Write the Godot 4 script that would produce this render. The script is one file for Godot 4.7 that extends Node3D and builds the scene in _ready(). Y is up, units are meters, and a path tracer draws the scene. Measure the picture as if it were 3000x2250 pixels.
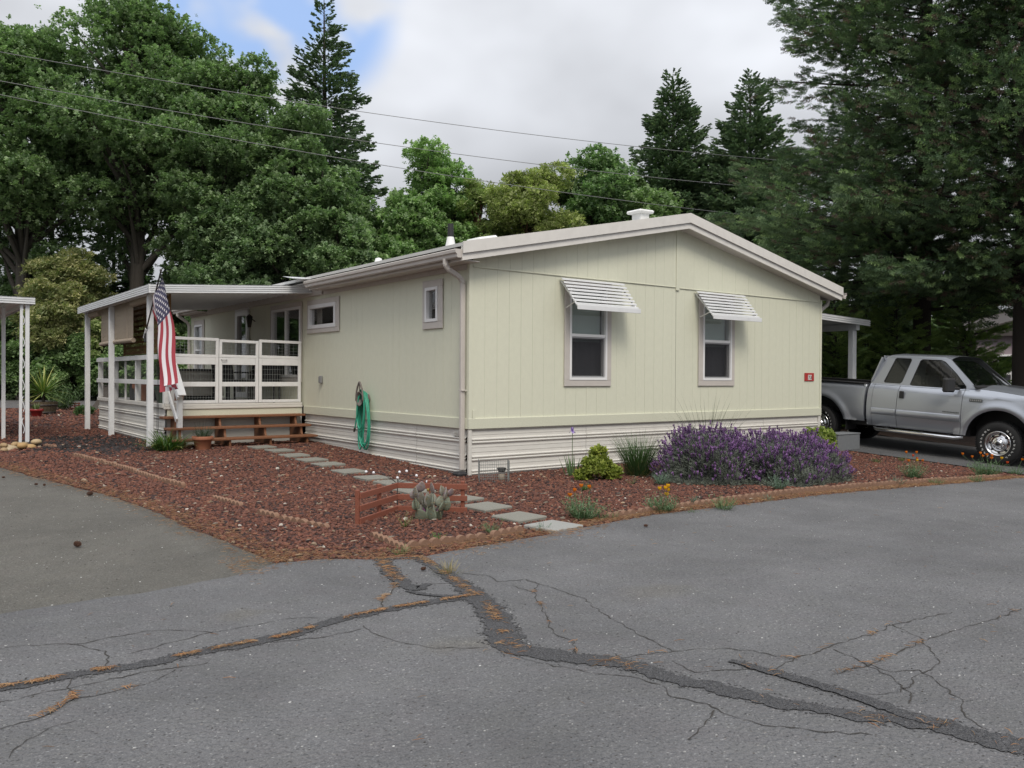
extends Node3D
# A pale manufactured house on a corner lot, overcast daylight. House corner at the origin: gable wall along +x, long wall along -z.
var rng := RandomNumberGenerator.new()
var M := {}
var used := {}
const HW := 9.03      # width of the gable wall
const HL := 14.0      # length of the long wall

# ---------------------------------------------------------------- names and labels
func numbered(n: String) -> String:
	if not used.has(n):
		used[n] = 0
		return n
	used[n] += 1
	return "%s_%03d" % [n, used[n]]
func tag(o: Node, label: String, category: String, group := "", kind := ""):
	o.set_meta("label", label)
	o.set_meta("category", category)
	if group: o.set_meta("group", group)
	if kind: o.set_meta("kind", kind)
	return o
func thing(called: String, label: String, category: String, at := Vector3.ZERO, turn := 0.0, group := "") -> Node3D:
	var o := Node3D.new()
	o.name = numbered(called)
	add_child(o)
	o.position = at
	o.rotation.y = turn
	tag(o, label, category, group)
	return o
func copy(o: Node3D, at: Vector3, turn: float, label := "") -> Node3D:
	var base := String(o.name)
	if base.length() > 4 and base[base.length() - 4] == "_": base = base.substr(0, base.length() - 4)
	var c: Node3D = o.duplicate()
	c.name = numbered(base)
	add_child(c)
	c.position = at
	c.rotation.y = turn
	if label: c.set_meta("label", label)
	return c
func obj(called: String, mesh: Mesh, m: Material, parent: Node = self) -> MeshInstance3D:
	var o := MeshInstance3D.new()
	o.name = numbered(called) if parent == self else called
	o.mesh = mesh
	o.material_override = m
	parent.add_child(o, true)
	return o
func part(called: String, st: SurfaceTool, m: Material, parent: Node = self) -> MeshInstance3D:
	st.generate_normals()
	return obj(called, st.commit(), m, parent)
func struct(called: String, st: SurfaceTool, m: Material) -> MeshInstance3D:
	var o := part(called, st, m)
	o.set_meta("kind", "structure")
	return o
func swarm(called: String, mesh: Mesh, m: Material, places: Array, tints: Array, parent: Node) -> MultiMeshInstance3D:
	var mm := MultiMesh.new()
	mm.transform_format = MultiMesh.TRANSFORM_3D
	mm.use_colors = true
	mm.mesh = mesh
	mm.instance_count = places.size()
	for i in places.size():
		mm.set_instance_transform(i, places[i])
		mm.set_instance_color(i, tints[i])
	var o := MultiMeshInstance3D.new()
	o.name = numbered(called) if parent == self else called
	o.multimesh = mm
	o.material_override = m
	parent.add_child(o, true)
	return o

# ---------------------------------------------------------------- shapes
func new_st() -> SurfaceTool:
	var st := SurfaceTool.new()
	st.begin(Mesh.PRIMITIVE_TRIANGLES)
	st.set_smooth_group(-1)
	return st
func tri(st, a, b, c):
	st.add_vertex(a); st.add_vertex(b); st.add_vertex(c)
func quad(st, a, b, c, d):
	tri(st, a, b, c); tri(st, a, c, d)
func hexa(st, p: Array):   # p: 4 bottom corners then 4 top corners, both anticlockwise seen from above
	quad(st, p[4], p[7], p[6], p[5]); quad(st, p[0], p[1], p[2], p[3])
	for i in 4:
		var j := (i + 1) % 4
		quad(st, p[i], p[i + 4], p[j + 4], p[j])
func bx(st, lo: Vector3, hi: Vector3, t := Transform3D()):
	var p := [Vector3(lo.x, lo.y, hi.z), Vector3(hi.x, lo.y, hi.z), Vector3(hi.x, lo.y, lo.z), Vector3(lo.x, lo.y, lo.z),
		Vector3(lo.x, hi.y, hi.z), Vector3(hi.x, hi.y, hi.z), Vector3(hi.x, hi.y, lo.z), Vector3(lo.x, hi.y, lo.z)]
	for i in 8: p[i] = t * p[i]
	hexa(st, p)
func cbx(st, lo: Vector3, hi: Vector3, c: float, t := Transform3D()):   # box with chamfered edges
	var mid := (lo + hi) / 2.0
	var h := (hi - lo) / 2.0
	c = minf(c, 0.45 * minf(h.x, minf(h.y, h.z)) * 2.0)
	var v := func(x, y, z, k): return t * (mid + Vector3(x * (h.x - (0.0 if k == 0 else c)), y * (h.y - (0.0 if k == 1 else c)), z * (h.z - (0.0 if k == 2 else c))))
	for s in [-1.0, 1.0]:
		var f := [[v.call(s, -1, -1, 0), v.call(s, 1, -1, 0), v.call(s, 1, 1, 0), v.call(s, -1, 1, 0)], [v.call(-1, s, -1, 1), v.call(-1, s, 1, 1), v.call(1, s, 1, 1), v.call(1, s, -1, 1)], [v.call(-1, -1, s, 2), v.call(1, -1, s, 2), v.call(1, 1, s, 2), v.call(-1, 1, s, 2)]]
		for q in f:
			if s > 0: quad(st, q[3], q[2], q[1], q[0])
			else: quad(st, q[0], q[1], q[2], q[3])
	for a in [-1.0, 1.0]:
		for b in [-1.0, 1.0]:
			oriented(st, [v.call(-1, a, b, 1), v.call(1, a, b, 1), v.call(1, a, b, 2), v.call(-1, a, b, 2)], t * mid)
			oriented(st, [v.call(a, -1, b, 0), v.call(a, 1, b, 0), v.call(a, 1, b, 2), v.call(a, -1, b, 2)], t * mid)
			oriented(st, [v.call(a, b, -1, 0), v.call(a, b, 1, 0), v.call(a, b, 1, 1), v.call(a, b, -1, 1)], t * mid)
			for d in [-1.0, 1.0]:
				oriented(st, [v.call(a, b, d, 0), v.call(a, b, d, 1), v.call(a, b, d, 2)], t * mid)
func oriented(st, q: Array, from: Vector3):   # a face turned away from a point
	var n: Vector3 = (q[2] - q[0]).cross(q[1] - q[0])
	if n.dot(q[0] - from) < 0: q.reverse()
	if q.size() == 3: tri(st, q[0], q[1], q[2])
	else: quad(st, q[0], q[1], q[2], q[3])
func bar(st, a: Vector3, b: Vector3, w: float, h: float, c := 0.0, up := Vector3.UP):   # a board from a to b
	var d := (b - a).normalized()
	var side := d.cross(up).normalized() if absf(d.dot(up)) < 0.99 else Vector3.RIGHT
	var top := side.cross(d).normalized()
	var t := Transform3D(Basis(side, top, -d), (a + b) / 2.0)
	var e := Vector3(w, h, a.distance_to(b)) / 2.0
	if c > 0.0: cbx(st, -e, e, c, t)
	else: bx(st, -e, e, t)
func tube(st, pts: Array, radii, sides := 8, caps := true):
	st.set_smooth_group(0)
	var rings := []
	var side := Vector3.ZERO
	for i in pts.size():
		var d: Vector3 = (pts[mini(i + 1, pts.size() - 1)] - pts[maxi(i - 1, 0)]).normalized()
		if side == Vector3.ZERO: side = d.cross(Vector3.UP if absf(d.y) < 0.9 else Vector3.RIGHT).normalized()
		side = (side - d * side.dot(d)).normalized()
		var up := side.cross(d)
		var r: float = radii[i] if radii is Array else radii
		var ring := []
		for k in sides:
			var a := TAU * k / sides
			ring.append(pts[i] + (side * cos(a) + up * sin(a)) * r)
		rings.append(ring)
	for i in pts.size() - 1:
		for k in sides:
			var j := (k + 1) % sides
			quad(st, rings[i][k], rings[i][j], rings[i + 1][j], rings[i + 1][k])
	if caps:
		st.set_smooth_group(-1)
		for k in range(1, sides - 1):
			tri(st, rings[0][0], rings[0][k + 1], rings[0][k])
			tri(st, rings[-1][0], rings[-1][k], rings[-1][k + 1])
	st.set_smooth_group(-1)
func lathe(st, profile: Array, sides := 16, t := Transform3D()):   # profile: Vector2(radius, height) upwards on the outside
	st.set_smooth_group(0)
	for i in profile.size() - 1:
		var p: Vector2 = profile[i]
		var q: Vector2 = profile[i + 1]
		for k in sides:
			var a := TAU * k / sides
			var b := TAU * (k + 1) / sides
			var v := [t * Vector3(p.x * cos(a), p.y, p.x * sin(a)), t * Vector3(p.x * cos(b), p.y, p.x * sin(b)), t * Vector3(q.x * cos(b), q.y, q.x * sin(b)), t * Vector3(q.x * cos(a), q.y, q.x * sin(a))]
			if q.x < 0.0005: tri(st, v[0], v[3], v[1])
			elif p.x < 0.0005: tri(st, v[0], v[3], v[2])
			else: quad(st, v[0], v[3], v[2], v[1])
	st.set_smooth_group(-1)
func extrude(st, prof: Array, a: float, b: float, t := Transform3D(), smooth := false):   # prof: Vector2 (y up, w out) along local x from a to b; open line
	if smooth: st.set_smooth_group(0)
	for i in prof.size() - 1:
		var p: Vector2 = prof[i]
		var q: Vector2 = prof[i + 1]
		quad(st, t * Vector3(a, p.x, p.y), t * Vector3(a, q.x, q.y), t * Vector3(b, q.x, q.y), t * Vector3(b, p.x, p.y))
	st.set_smooth_group(-1)
func prism(st, poly: PackedVector2Array, d0: float, d1: float, t := Transform3D()):   # closed polygon in x,y pushed from z = d0 to d1 (d1 the front)
	var idx := Geometry2D.triangulate_polygon(poly)
	for i in range(0, idx.size(), 3):
		var a := poly[idx[i]]
		var b := poly[idx[i + 1]]
		var c := poly[idx[i + 2]]
		if (b - a).cross(c - a) > 0:
			var k := b
			b = c
			c = k
		tri(st, t * Vector3(a.x, a.y, d1), t * Vector3(b.x, b.y, d1), t * Vector3(c.x, c.y, d1))
		tri(st, t * Vector3(a.x, a.y, d0), t * Vector3(c.x, c.y, d0), t * Vector3(b.x, b.y, d0))
	var ccw := 0.0
	for i in poly.size(): ccw += poly[i].cross(poly[(i + 1) % poly.size()])
	for i in poly.size():
		var p := poly[i]
		var q := poly[(i + 1) % poly.size()]
		if ccw < 0:
			var k := p
			p = q
			q = k
		quad(st, t * Vector3(p.x, p.y, d0), t * Vector3(p.x, p.y, d1), t * Vector3(q.x, q.y, d1), t * Vector3(q.x, q.y, d0))
func one_box(lo: Vector3, hi: Vector3, c := 0.0, t := Transform3D()) -> SurfaceTool:
	var st := new_st()
	if c > 0.0: cbx(st, lo, hi, c, t)
	else: bx(st, lo, hi, t)
	return st
func one_bar(a: Vector3, b: Vector3, w: float, h: float, c := 0.0, up := Vector3.UP) -> SurfaceTool:
	var st := new_st()
	bar(st, a, b, w, h, c, up)
	return st
func one_tube(pts: Array, radii, sides := 8) -> SurfaceTool:
	var st := new_st()
	tube(st, pts, radii, sides)
	return st
func rnd(a: float, b: float) -> float: return rng.randf_range(a, b)

# ---------------------------------------------------------------- materials
func noise_tex(freq: float, lo: float, hi: float, octaves := 4, normal := false, size := 512, sd := 1, bump := 2.0) -> NoiseTexture2D:
	var n := FastNoiseLite.new()
	n.noise_type = FastNoiseLite.TYPE_SIMPLEX_SMOOTH
	n.frequency = freq
	n.fractal_octaves = octaves
	n.seed = sd
	var t := NoiseTexture2D.new()
	t.width = size
	t.height = size
	t.seamless = true
	t.noise = n
	if normal:
		t.as_normal_map = true
		t.bump_strength = bump
	else:
		var g := Gradient.new()
		g.set_color(0, Color(lo, lo, lo))
		g.set_color(1, Color(hi, hi, hi))
		t.color_ramp = g
	return t
func mat(key: String, r: float, g: float, b: float, rough := 0.7, metal := 0.0, tex: Texture2D = null, scale := Vector3.ONE, bump: Texture2D = null, depth := 0.5) -> StandardMaterial3D:
	var m := StandardMaterial3D.new()
	m.resource_name = key
	m.albedo_color = Color(r, g, b).linear_to_srgb()
	m.roughness = rough
	m.metallic = metal
	m.cull_mode = BaseMaterial3D.CULL_DISABLED
	if tex: m.albedo_texture = tex
	if bump:
		m.normal_enabled = true
		m.normal_texture = bump
		m.normal_scale = depth
	if tex or bump:
		m.uv1_triplanar = true
		m.uv1_world_triplanar = true
		m.uv1_scale = scale
	M[key] = m
	return m
func leafy(key: String, rough := 0.6, shine := Color(0.06, 0.1, 0.02)) -> StandardMaterial3D:
	var m := mat(key, 1, 1, 1, rough)
	m.vertex_color_use_as_albedo = true
	m.backlight_enabled = true
	m.backlight = shine.linear_to_srgb()
	return m
func asphalt_picture(sd: int, base: Color, fleck: float, spread: float) -> ImageTexture:   # ground stone and binder, no light in it
	var r := RandomNumberGenerator.new()
	r.seed = sd
	var n := 1024
	var data := PackedByteArray()
	data.resize(n * n * 3)
	for i in n * n:
		var v := 1.0 + r.randf_range(-spread, spread)
		data[i * 3] = int(clampf(base.r * v, 0, 1) * 255)
		data[i * 3 + 1] = int(clampf(base.g * v, 0, 1) * 255)
		data[i * 3 + 2] = int(clampf(base.b * v, 0, 1) * 255)
	for k in int(16000 * fleck):   # single stones of the aggregate
		var x := r.randi_range(0, n - 1)
		var y := r.randi_range(0, n - 1)
		var w := r.randi_range(1, 3)
		var h := r.randi_range(1, 2)
		var c := r.randf()
		var tone := r.randf_range(1.25, 1.75) if c < 0.5 else r.randf_range(0.5, 0.8)
		if r.randf() < 0.06: tone = r.randf_range(2.0, 2.6)
		var warm := r.randf_range(-0.04, 0.06)
		for dy in h:
			for dx in w:
				var i := (((y + dy) % n) * n + (x + dx) % n) * 3
				data[i] = int(clampf(base.r * tone * (1 + warm), 0, 1) * 255)
				data[i + 1] = int(clampf(base.g * tone, 0, 1) * 255)
				data[i + 2] = int(clampf(base.b * tone * (1 - warm), 0, 1) * 255)
	var im := Image.create_from_data(n, n, false, Image.FORMAT_RGB8, data)
	return ImageTexture.create_from_image(im)
func make_materials():
	var fine := noise_tex(0.06, 0.92, 1.0, 4, false, 512, 3)
	var blotch := noise_tex(0.012, 0.955, 1.0, 5, false, 512, 4)
	var grit := noise_tex(0.25, 0.6, 1.0, 3, false, 512, 5)
	var grain := noise_tex(0.05, 0.62, 1.0, 4, false, 512, 6)
	var bump_fine := noise_tex(0.08, 0, 1, 4, true, 512, 7, 3.0)
	var bump_grit := noise_tex(0.22, 0, 1, 3, true, 512, 8, 6.0)
	mat("siding", 0.705, 0.71, 0.57, 0.55, 0, noise_tex(0.02, 0.98, 1.0, 5, false, 512, 14), Vector3(0.9, 0.6, 0.9), bump_fine, 0.10)
	mat("band", 0.705, 0.71, 0.57, 0.55, 0, fine, Vector3(0.8, 3.0, 0.8), bump_fine, 0.3)
	mat("taupe", 0.58, 0.54, 0.50, 0.6, 0, blotch, Vector3(0.7, 0.7, 0.7))
	mat("barge", 0.75, 0.725, 0.685, 0.55, 0, blotch, Vector3(0.7, 0.7, 0.7))
	mat("skirting", 0.70, 0.68, 0.63, 0.5, 0, blotch, Vector3(0.5, 2.0, 0.5))
	mat("white", 0.80, 0.80, 0.79, 0.45, 0, blotch, Vector3(0.8, 0.8, 0.8))
	mat("white_metal", 0.78, 0.79, 0.80, 0.35, 0, blotch, Vector3(0.6, 0.6, 0.6))
	mat("vinyl", 0.80, 0.80, 0.80, 0.3)
	mat("roof", 0.62, 0.62, 0.60, 0.7, 0, blotch, Vector3(0.4, 0.4, 0.4))
	mat("dark_roof", 0.11, 0.095, 0.09, 0.9, 0, grit, Vector3(1.5, 1.5, 1.5))
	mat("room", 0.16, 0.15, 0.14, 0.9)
	mat("black", 0.015, 0.015, 0.016, 0.6)
	mat("black_plastic", 0.018, 0.018, 0.019, 0.6)
	mat("rubber", 0.022, 0.022, 0.023, 0.8, 0, grit, Vector3(4, 4, 4))
	mat("dark_metal", 0.09, 0.08, 0.075, 0.45, 0.6)
	mat("grey_metal", 0.33, 0.33, 0.33, 0.45, 0.5)
	mat("wire", 0.34, 0.36, 0.35, 0.5, 0.6)
	mat("dark_wire", 0.16, 0.17, 0.17, 0.5, 0.5)
	mat("chrome", 0.75, 0.75, 0.76, 0.12, 1.0)
	mat("lattice", 0.33, 0.19, 0.075, 0.75, 0, grain, Vector3(1, 6, 1))
	mat("step_wood", 0.33, 0.14, 0.065, 0.65, 0, grain, Vector3(0.5, 9, 9), bump_fine, 0.5)
	mat("fence_wood", 0.38, 0.125, 0.075, 0.7, 0, grain, Vector3(2, 9, 2), bump_fine, 0.4)
	mat("bamboo", 0.66, 0.54, 0.41, 0.8, 0, grain, Vector3(1.5, 22, 1.5))
	mat("bark", 0.075, 0.06, 0.048, 0.95, 0, grit, Vector3(1.5, 0.5, 1.5), bump_grit, 1.0)
	mat("pale_bark", 0.15, 0.13, 0.11, 0.95, 0, grit, Vector3(1.5, 0.5, 1.5), bump_grit, 0.8)
	mat("red_bark", 0.14, 0.065, 0.04, 0.9, 0, grit, Vector3(1.5, 0.5, 1.5), bump_grit, 0.6)
	mat("stump", 0.13, 0.11, 0.095, 0.95, 0, grit, Vector3(2.5, 0.6, 2.5), bump_grit, 1.2)
	mat("terracotta", 0.36, 0.14, 0.075, 0.75, 0, blotch, Vector3(2, 2, 2))
	mat("green_pot", 0.05, 0.09, 0.05, 0.6)
	mat("red_glaze", 0.22, 0.02, 0.018, 0.3)
	mat("barrel", 0.16, 0.12, 0.07, 0.8, 0, grain, Vector3(5, 1, 5))
	mat("soil", 0.05, 0.035, 0.025, 1.0, 0, grit, Vector3(6, 6, 6))
	mat("paver", 0.37, 0.36, 0.31, 0.9, 0, grit, Vector3(3, 3, 3), bump_grit, 0.4)
	mat("paver_pale", 0.50, 0.50, 0.47, 0.9, 0, grit, Vector3(3, 3, 3), bump_grit, 0.4)
	mat("edging", 0.40, 0.235, 0.155, 0.95, 0, grit, Vector3(3, 3, 3), bump_grit, 0.5)
	mat("river_stone", 1, 1, 1, 0.65, 0, fine, Vector3(4, 4, 4)).vertex_color_use_as_albedo = true
	mat("hose", 0.04, 0.33, 0.215, 0.35)
	mat("hanger", 0.16, 0.14, 0.125, 0.5)
	mat("sign_red", 0.42, 0.03, 0.025, 0.45)
	mat("sign_white", 0.75, 0.73, 0.70, 0.5)
	mat("frosted", 0.80, 0.80, 0.82, 0.35)
	mat("fabric_dark", 0.03, 0.03, 0.033, 0.9)
	mat("fabric_pale", 0.45, 0.43, 0.38, 0.9)
	mat("shade", 0.42, 0.52, 0.48, 0.8)
	mat("curtain", 0.11, 0.115, 0.13, 0.9)
	mat("screen_frame", 0.42, 0.42, 0.43, 0.4, 0.3)
	mat("watering_can", 0.02, 0.30, 0.20, 0.4)
	mat("mauve", 0.34, 0.28, 0.31, 0.7, 0, blotch, Vector3(0.6, 0.6, 0.6))
	mat("concrete", 0.17, 0.18, 0.19, 0.85, 0, blotch, Vector3(2, 2, 2))
	mat("tar", 0.15, 0.15, 0.153, 0.9, 0, asphalt_picture(13, Color(0.70, 0.70, 0.71), 1.6, 0.30), Vector3(0.4, 0.4, 0.4), bump_grit, 1.2)
	mat("crack", 0.04, 0.036, 0.032, 1.0)
	mat("wire_black", 0.03, 0.03, 0.032, 0.6)
	mat("overhead_wire", 0.17, 0.17, 0.17, 0.5)
	var glass := mat("glass", 0.02, 0.025, 0.025, 0.02)
	glass.transparency = BaseMaterial3D.TRANSPARENCY_ALPHA
	glass.albedo_color.a = 0.12
	glass.metallic_specular = 0.6
	var tint := mat("tinted_glass", 0.01, 0.012, 0.013, 0.03)
	tint.transparency = BaseMaterial3D.TRANSPARENCY_ALPHA
	tint.albedo_color.a = 0.72
	tint.metallic_specular = 0.6
	var dg := tint.duplicate()
	dg.resource_name = "door_glass"
	dg.albedo_color = Color(0.05, 0.07, 0.065, 0.35)
	M["door_glass"] = dg
	mat("fabric_seat", 0.13, 0.13, 0.13, 0.9)
	var screen := mat("insect_screen", 0.025, 0.025, 0.03, 0.8)
	screen.transparency = BaseMaterial3D.TRANSPARENCY_ALPHA
	screen.albedo_color.a = 0.35
	var paint := mat("silver_paint", 0.385, 0.41, 0.455, 0.32, 0.5)
	paint.clearcoat_enabled = true
	paint.clearcoat = 1.0
	paint.clearcoat_roughness = 0.03
	var flake := noise_tex(0.4, 0.92, 1.0, 2, false, 256, 31)
	paint.albedo_texture = flake
	paint.uv1_triplanar = true
	paint.uv1_scale = Vector3(3, 3, 3)
	var road := mat("asphalt", 1, 1, 1, 0.92, 0, asphalt_picture(11, Color(0.74, 0.74, 0.75), 1.0, 0.13), Vector3(0.28, 0.28, 0.28), bump_grit, 0.5)
	road.vertex_color_use_as_albedo = true
	var old := mat("old_asphalt", 1, 1, 1, 0.95, 0, asphalt_picture(12, Color(0.70, 0.69, 0.66), 0.8, 0.16), Vector3(0.3, 0.3, 0.3), bump_grit, 0.5)
	old.vertex_color_use_as_albedo = true
	var bed := mat("lava_bed", 1, 1, 1, 1.0, 0, grit, Vector3(2.2, 2.2, 2.2), bump_grit, 1.0)
	bed.vertex_color_use_as_albedo = true
	mat("dirt", 0.10, 0.075, 0.05, 1.0, 0, grit, Vector3(0.7, 0.7, 0.7))
	for k in ["rock", "needle"]:
		var m := mat(k, 1, 1, 1, 0.95)
		m.vertex_color_use_as_albedo = true
	leafy("leaf", 0.55, Color(0.62, 0.80, 0.42))
	leafy("fir", 0.6, Color(0.32, 0.42, 0.28))
	leafy("herb", 0.65, Color(0.3, 0.5, 0.15))
	leafy("herb_grey", 0.8, Color(0.02, 0.025, 0.015))
	leafy("petal", 0.6, Color(0.5, 0.5, 0.5))
	leafy("lavender_bloom", 0.8, Color(0.03, 0.01, 0.05))
	var pads := mat("cactus", 1, 1, 1, 0.6, 0, blotch, Vector3(6, 6, 6))
	pads.vertex_color_use_as_albedo = true

# ---------------------------------------------------------------- ground height
func height(x: float, z: float) -> float:
	var a := 0.15 * clampf((-z - 0.3) / 5.0, 0, 1)
	var b := -0.022 * clampf(x - 2.5, 0, 9) * clampf((z + 1.0) / 4.5, 0, 1)
	return lerpf(a + b, 0.037 - 0.055 * clampf(z, -3.0, 4.3), smoothstep(7.5, 9.2, x))
func on(x: float, z: float, up := 0.0) -> Vector3: return Vector3(x, height(x, z) + up, z)
func along(line: Array, x: float) -> float:   # y of a polyline at x
	for i in line.size() - 1:
		if x <= line[i + 1].x: return lerpf(line[i].y, line[i + 1].y, clampf((x - line[i].x) / (line[i + 1].x - line[i].x), 0, 1))
	return line[-1].y

# ---------------------------------------------------------------- camera, sky, sun
func view_basis() -> Basis:
	var yaw := 0.6455
	var pitch := -0.0087
	var roll := 0.0059
	var f := Vector3(sin(yaw) * cos(pitch), sin(pitch), -cos(yaw) * cos(pitch))
	var r := Vector3(cos(yaw), 0, sin(yaw))
	var u := r.cross(f)
	return Basis(r * cos(roll) + u * sin(roll), u * cos(roll) - r * sin(roll), -f)
const EYE := Vector3(-6.9992, 1.5, 10.3482)
func ray(px: float, py: float) -> Vector3:   # direction through a pixel of the 3000 x 2250 photograph, one metre deep
	return view_basis() * Vector3((px - 1500.0) / 2457.2, -(py - 1125.0) / 2457.2, -1.0)
func deep(px: float, py: float, metres: float) -> Vector3: return EYE + ray(px, py) * metres
func ground_at(px: float, py: float) -> Vector3:
	var y := 0.0
	var p := Vector3.ZERO
	for i in 40:
		var d := ray(px, py)
		p = EYE + d * ((y - EYE.y) / d.y)
		y = lerpf(y, height(p.x, p.z), 0.5)
	return p
func sky_picture() -> ImageTexture:
	var w := 1024
	var h := 512
	var n := FastNoiseLite.new()
	n.noise_type = FastNoiseLite.TYPE_SIMPLEX_SMOOTH
	n.frequency = 1.15
	n.fractal_octaves = 6
	n.fractal_gain = 0.48
	n.seed = 21
	var gap := ray(940, 60).normalized()
	var gap2 := ray(700, 70).normalized()
	var gap3 := ray(900, -220).normalized()
	var img := Image.create_empty(w, h, false, Image.FORMAT_RGBF)
	for j in h:
		var el := PI * (0.5 - (j + 0.5) / h)
		for i in w:
			var az := TAU * (i + 0.5) / w
			var d := Vector3(sin(az) * cos(el), sin(el), -cos(az) * cos(el))
			var p := Vector3(d.x, d.y * 1.9, d.z) * 1.5
			var a := n.get_noise_3dv(p)
			var b := n.get_noise_3dv(p * 2.3 + Vector3(7, 3, 1))
			var c := n.get_noise_3dv(p * 0.6 + Vector3(2, 9, 4))
			var up := maxf(sin(el), 0.0)
			var cloud := (0.285 + 0.88 * up) * (1.0 + 0.42 * a + 0.22 * b)      # overcast: brighter overhead
			var white := Color(cloud * 0.955, cloud * 0.985, cloud * 1.05)
			var blue := Color(0.22, 0.40, 0.72).lerp(Color(0.13, 0.27, 0.62), up)
			var hole := maxf(maxf(1.0 - d.angle_to(gap) / 0.095, 1.0 - d.angle_to(gap2) / 0.12), 1.0 - d.angle_to(gap3) / 0.13)
			var clear := smoothstep(0.0, 0.75, hole + 1.0 * b + 0.6 * a + 1.3 * n.get_noise_3dv(p * 5.0)) * smoothstep(0.0, 0.45, hole) if hole > 0.0 else 0.0
			clear = maxf(clear, smoothstep(0.52, 0.75, -c + 0.3 * b))
			var t := white.lerp(blue + Color(0.06, 0.06, 0.06), clampf(clear, 0, 1) * 0.82)
			img.set_pixel(i, j, t)
	return ImageTexture.create_from_image(img)
func set_view():
	var cam := Camera3D.new()
	cam.name = "camera"
	cam.fov = 49.2
	cam.far = 900.0
	cam.near = 0.05
	cam.transform = Transform3D(view_basis(), EYE)
	add_child(cam)
	cam.current = true
	var sky := PanoramaSkyMaterial.new()
	sky.panorama = sky_picture()
	sky.energy_multiplier = 1.0
	var e := Environment.new()
	e.background_mode = Environment.BG_SKY
	e.sky = Sky.new()
	e.sky.sky_material = sky
	e.tonemap_mode = Environment.TONE_MAPPER_LINEAR
	e.tonemap_exposure = 1.27
	e.sdfgi_enabled = true
	e.ssao_enabled = true
	e.ssil_enabled = true
	var we := WorldEnvironment.new()
	we.name = "environment"
	we.environment = e
	add_child(we)
	var sun := DirectionalLight3D.new()
	sun.name = "sun"
	sun.light_energy = 0.5
	sun.light_angular_distance = 22.0
	sun.light_color = Color(1.0, 0.965, 0.91)
	sun.shadow_enabled = true
	add_child(sun)
	sun.look_at_from_position(Vector3(-2.4, 7.0, 5.6), Vector3.ZERO)

# ---------------------------------------------------------------- ground, roads, beds
const ROAD_EDGE := [Vector2(-40, 4.5), Vector2(-6.4, 4.36), Vector2(-5.6, 4.34), Vector2(-4.9, 4.22), Vector2(-4.5, 4.0), Vector2(-4.15, 4.08), Vector2(-3.78, 4.39), Vector2(-3.55, 4.5), Vector2(-3.23, 4.41), Vector2(-2.78, 4.38), Vector2(-1.9, 4.28), Vector2(-0.43, 4.08), Vector2(1, 4.17), Vector2(3.6, 4.28), Vector2(6.6, 4.45), Vector2(9.0, 4.5), Vector2(60, 4.6)]
const DRIVE_EDGE := [Vector2(-12, -7.6), Vector2(-5.5, -6.0), Vector2(-3.98, -5.6), Vector2(-2.91, -5.37), Vector2(-1.72, -5.05), Vector2(-0.52, -4.75), Vector2(0.66, -4.62), Vector2(2.02, -4.61), Vector2(3.01, -4.54), Vector2(4.6, -4.5)]   # (z, x)
var wob := FastNoiseLite.new()
func grid(st: SurfaceTool, xs: Array, zs: Array, place: Callable, tint: Callable):
	st.set_smooth_group(0)
	var pts := []
	var cols := []
	for i in xs.size():
		var row := []
		var crow := []
		for j in zs.size():
			var p: Vector3 = place.call(xs[i], zs[j])
			row.append(p)
			crow.append(tint.call(p))
		pts.append(row)
		cols.append(crow)
	for i in xs.size() - 1:
		for j in zs.size() - 1:
			for k in [[0, 0], [1, 0], [1, 1], [0, 0], [1, 1], [0, 1]]:
				st.set_color(cols[i + k[0]][j + k[1]])
				st.add_vertex(pts[i + k[0]][j + k[1]])
func steps(a: float, b: float, d: float) -> Array:
	var out := []
	var n := int(ceil((b - a) / d))
	for i in n + 1: out.append(lerpf(a, b, float(i) / n))
	return out
func ash(x: float, z: float) -> float:   # the charcoal-coloured rock tipped round the porch posts
	var d := Vector2((x + 3.75) / 1.25, (z + 7.3) / 2.6).length() + 0.35 * wob.get_noise_2d(x * 60, z * 60)
	return 1.0 - smoothstep(0.65, 1.15, d)
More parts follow.
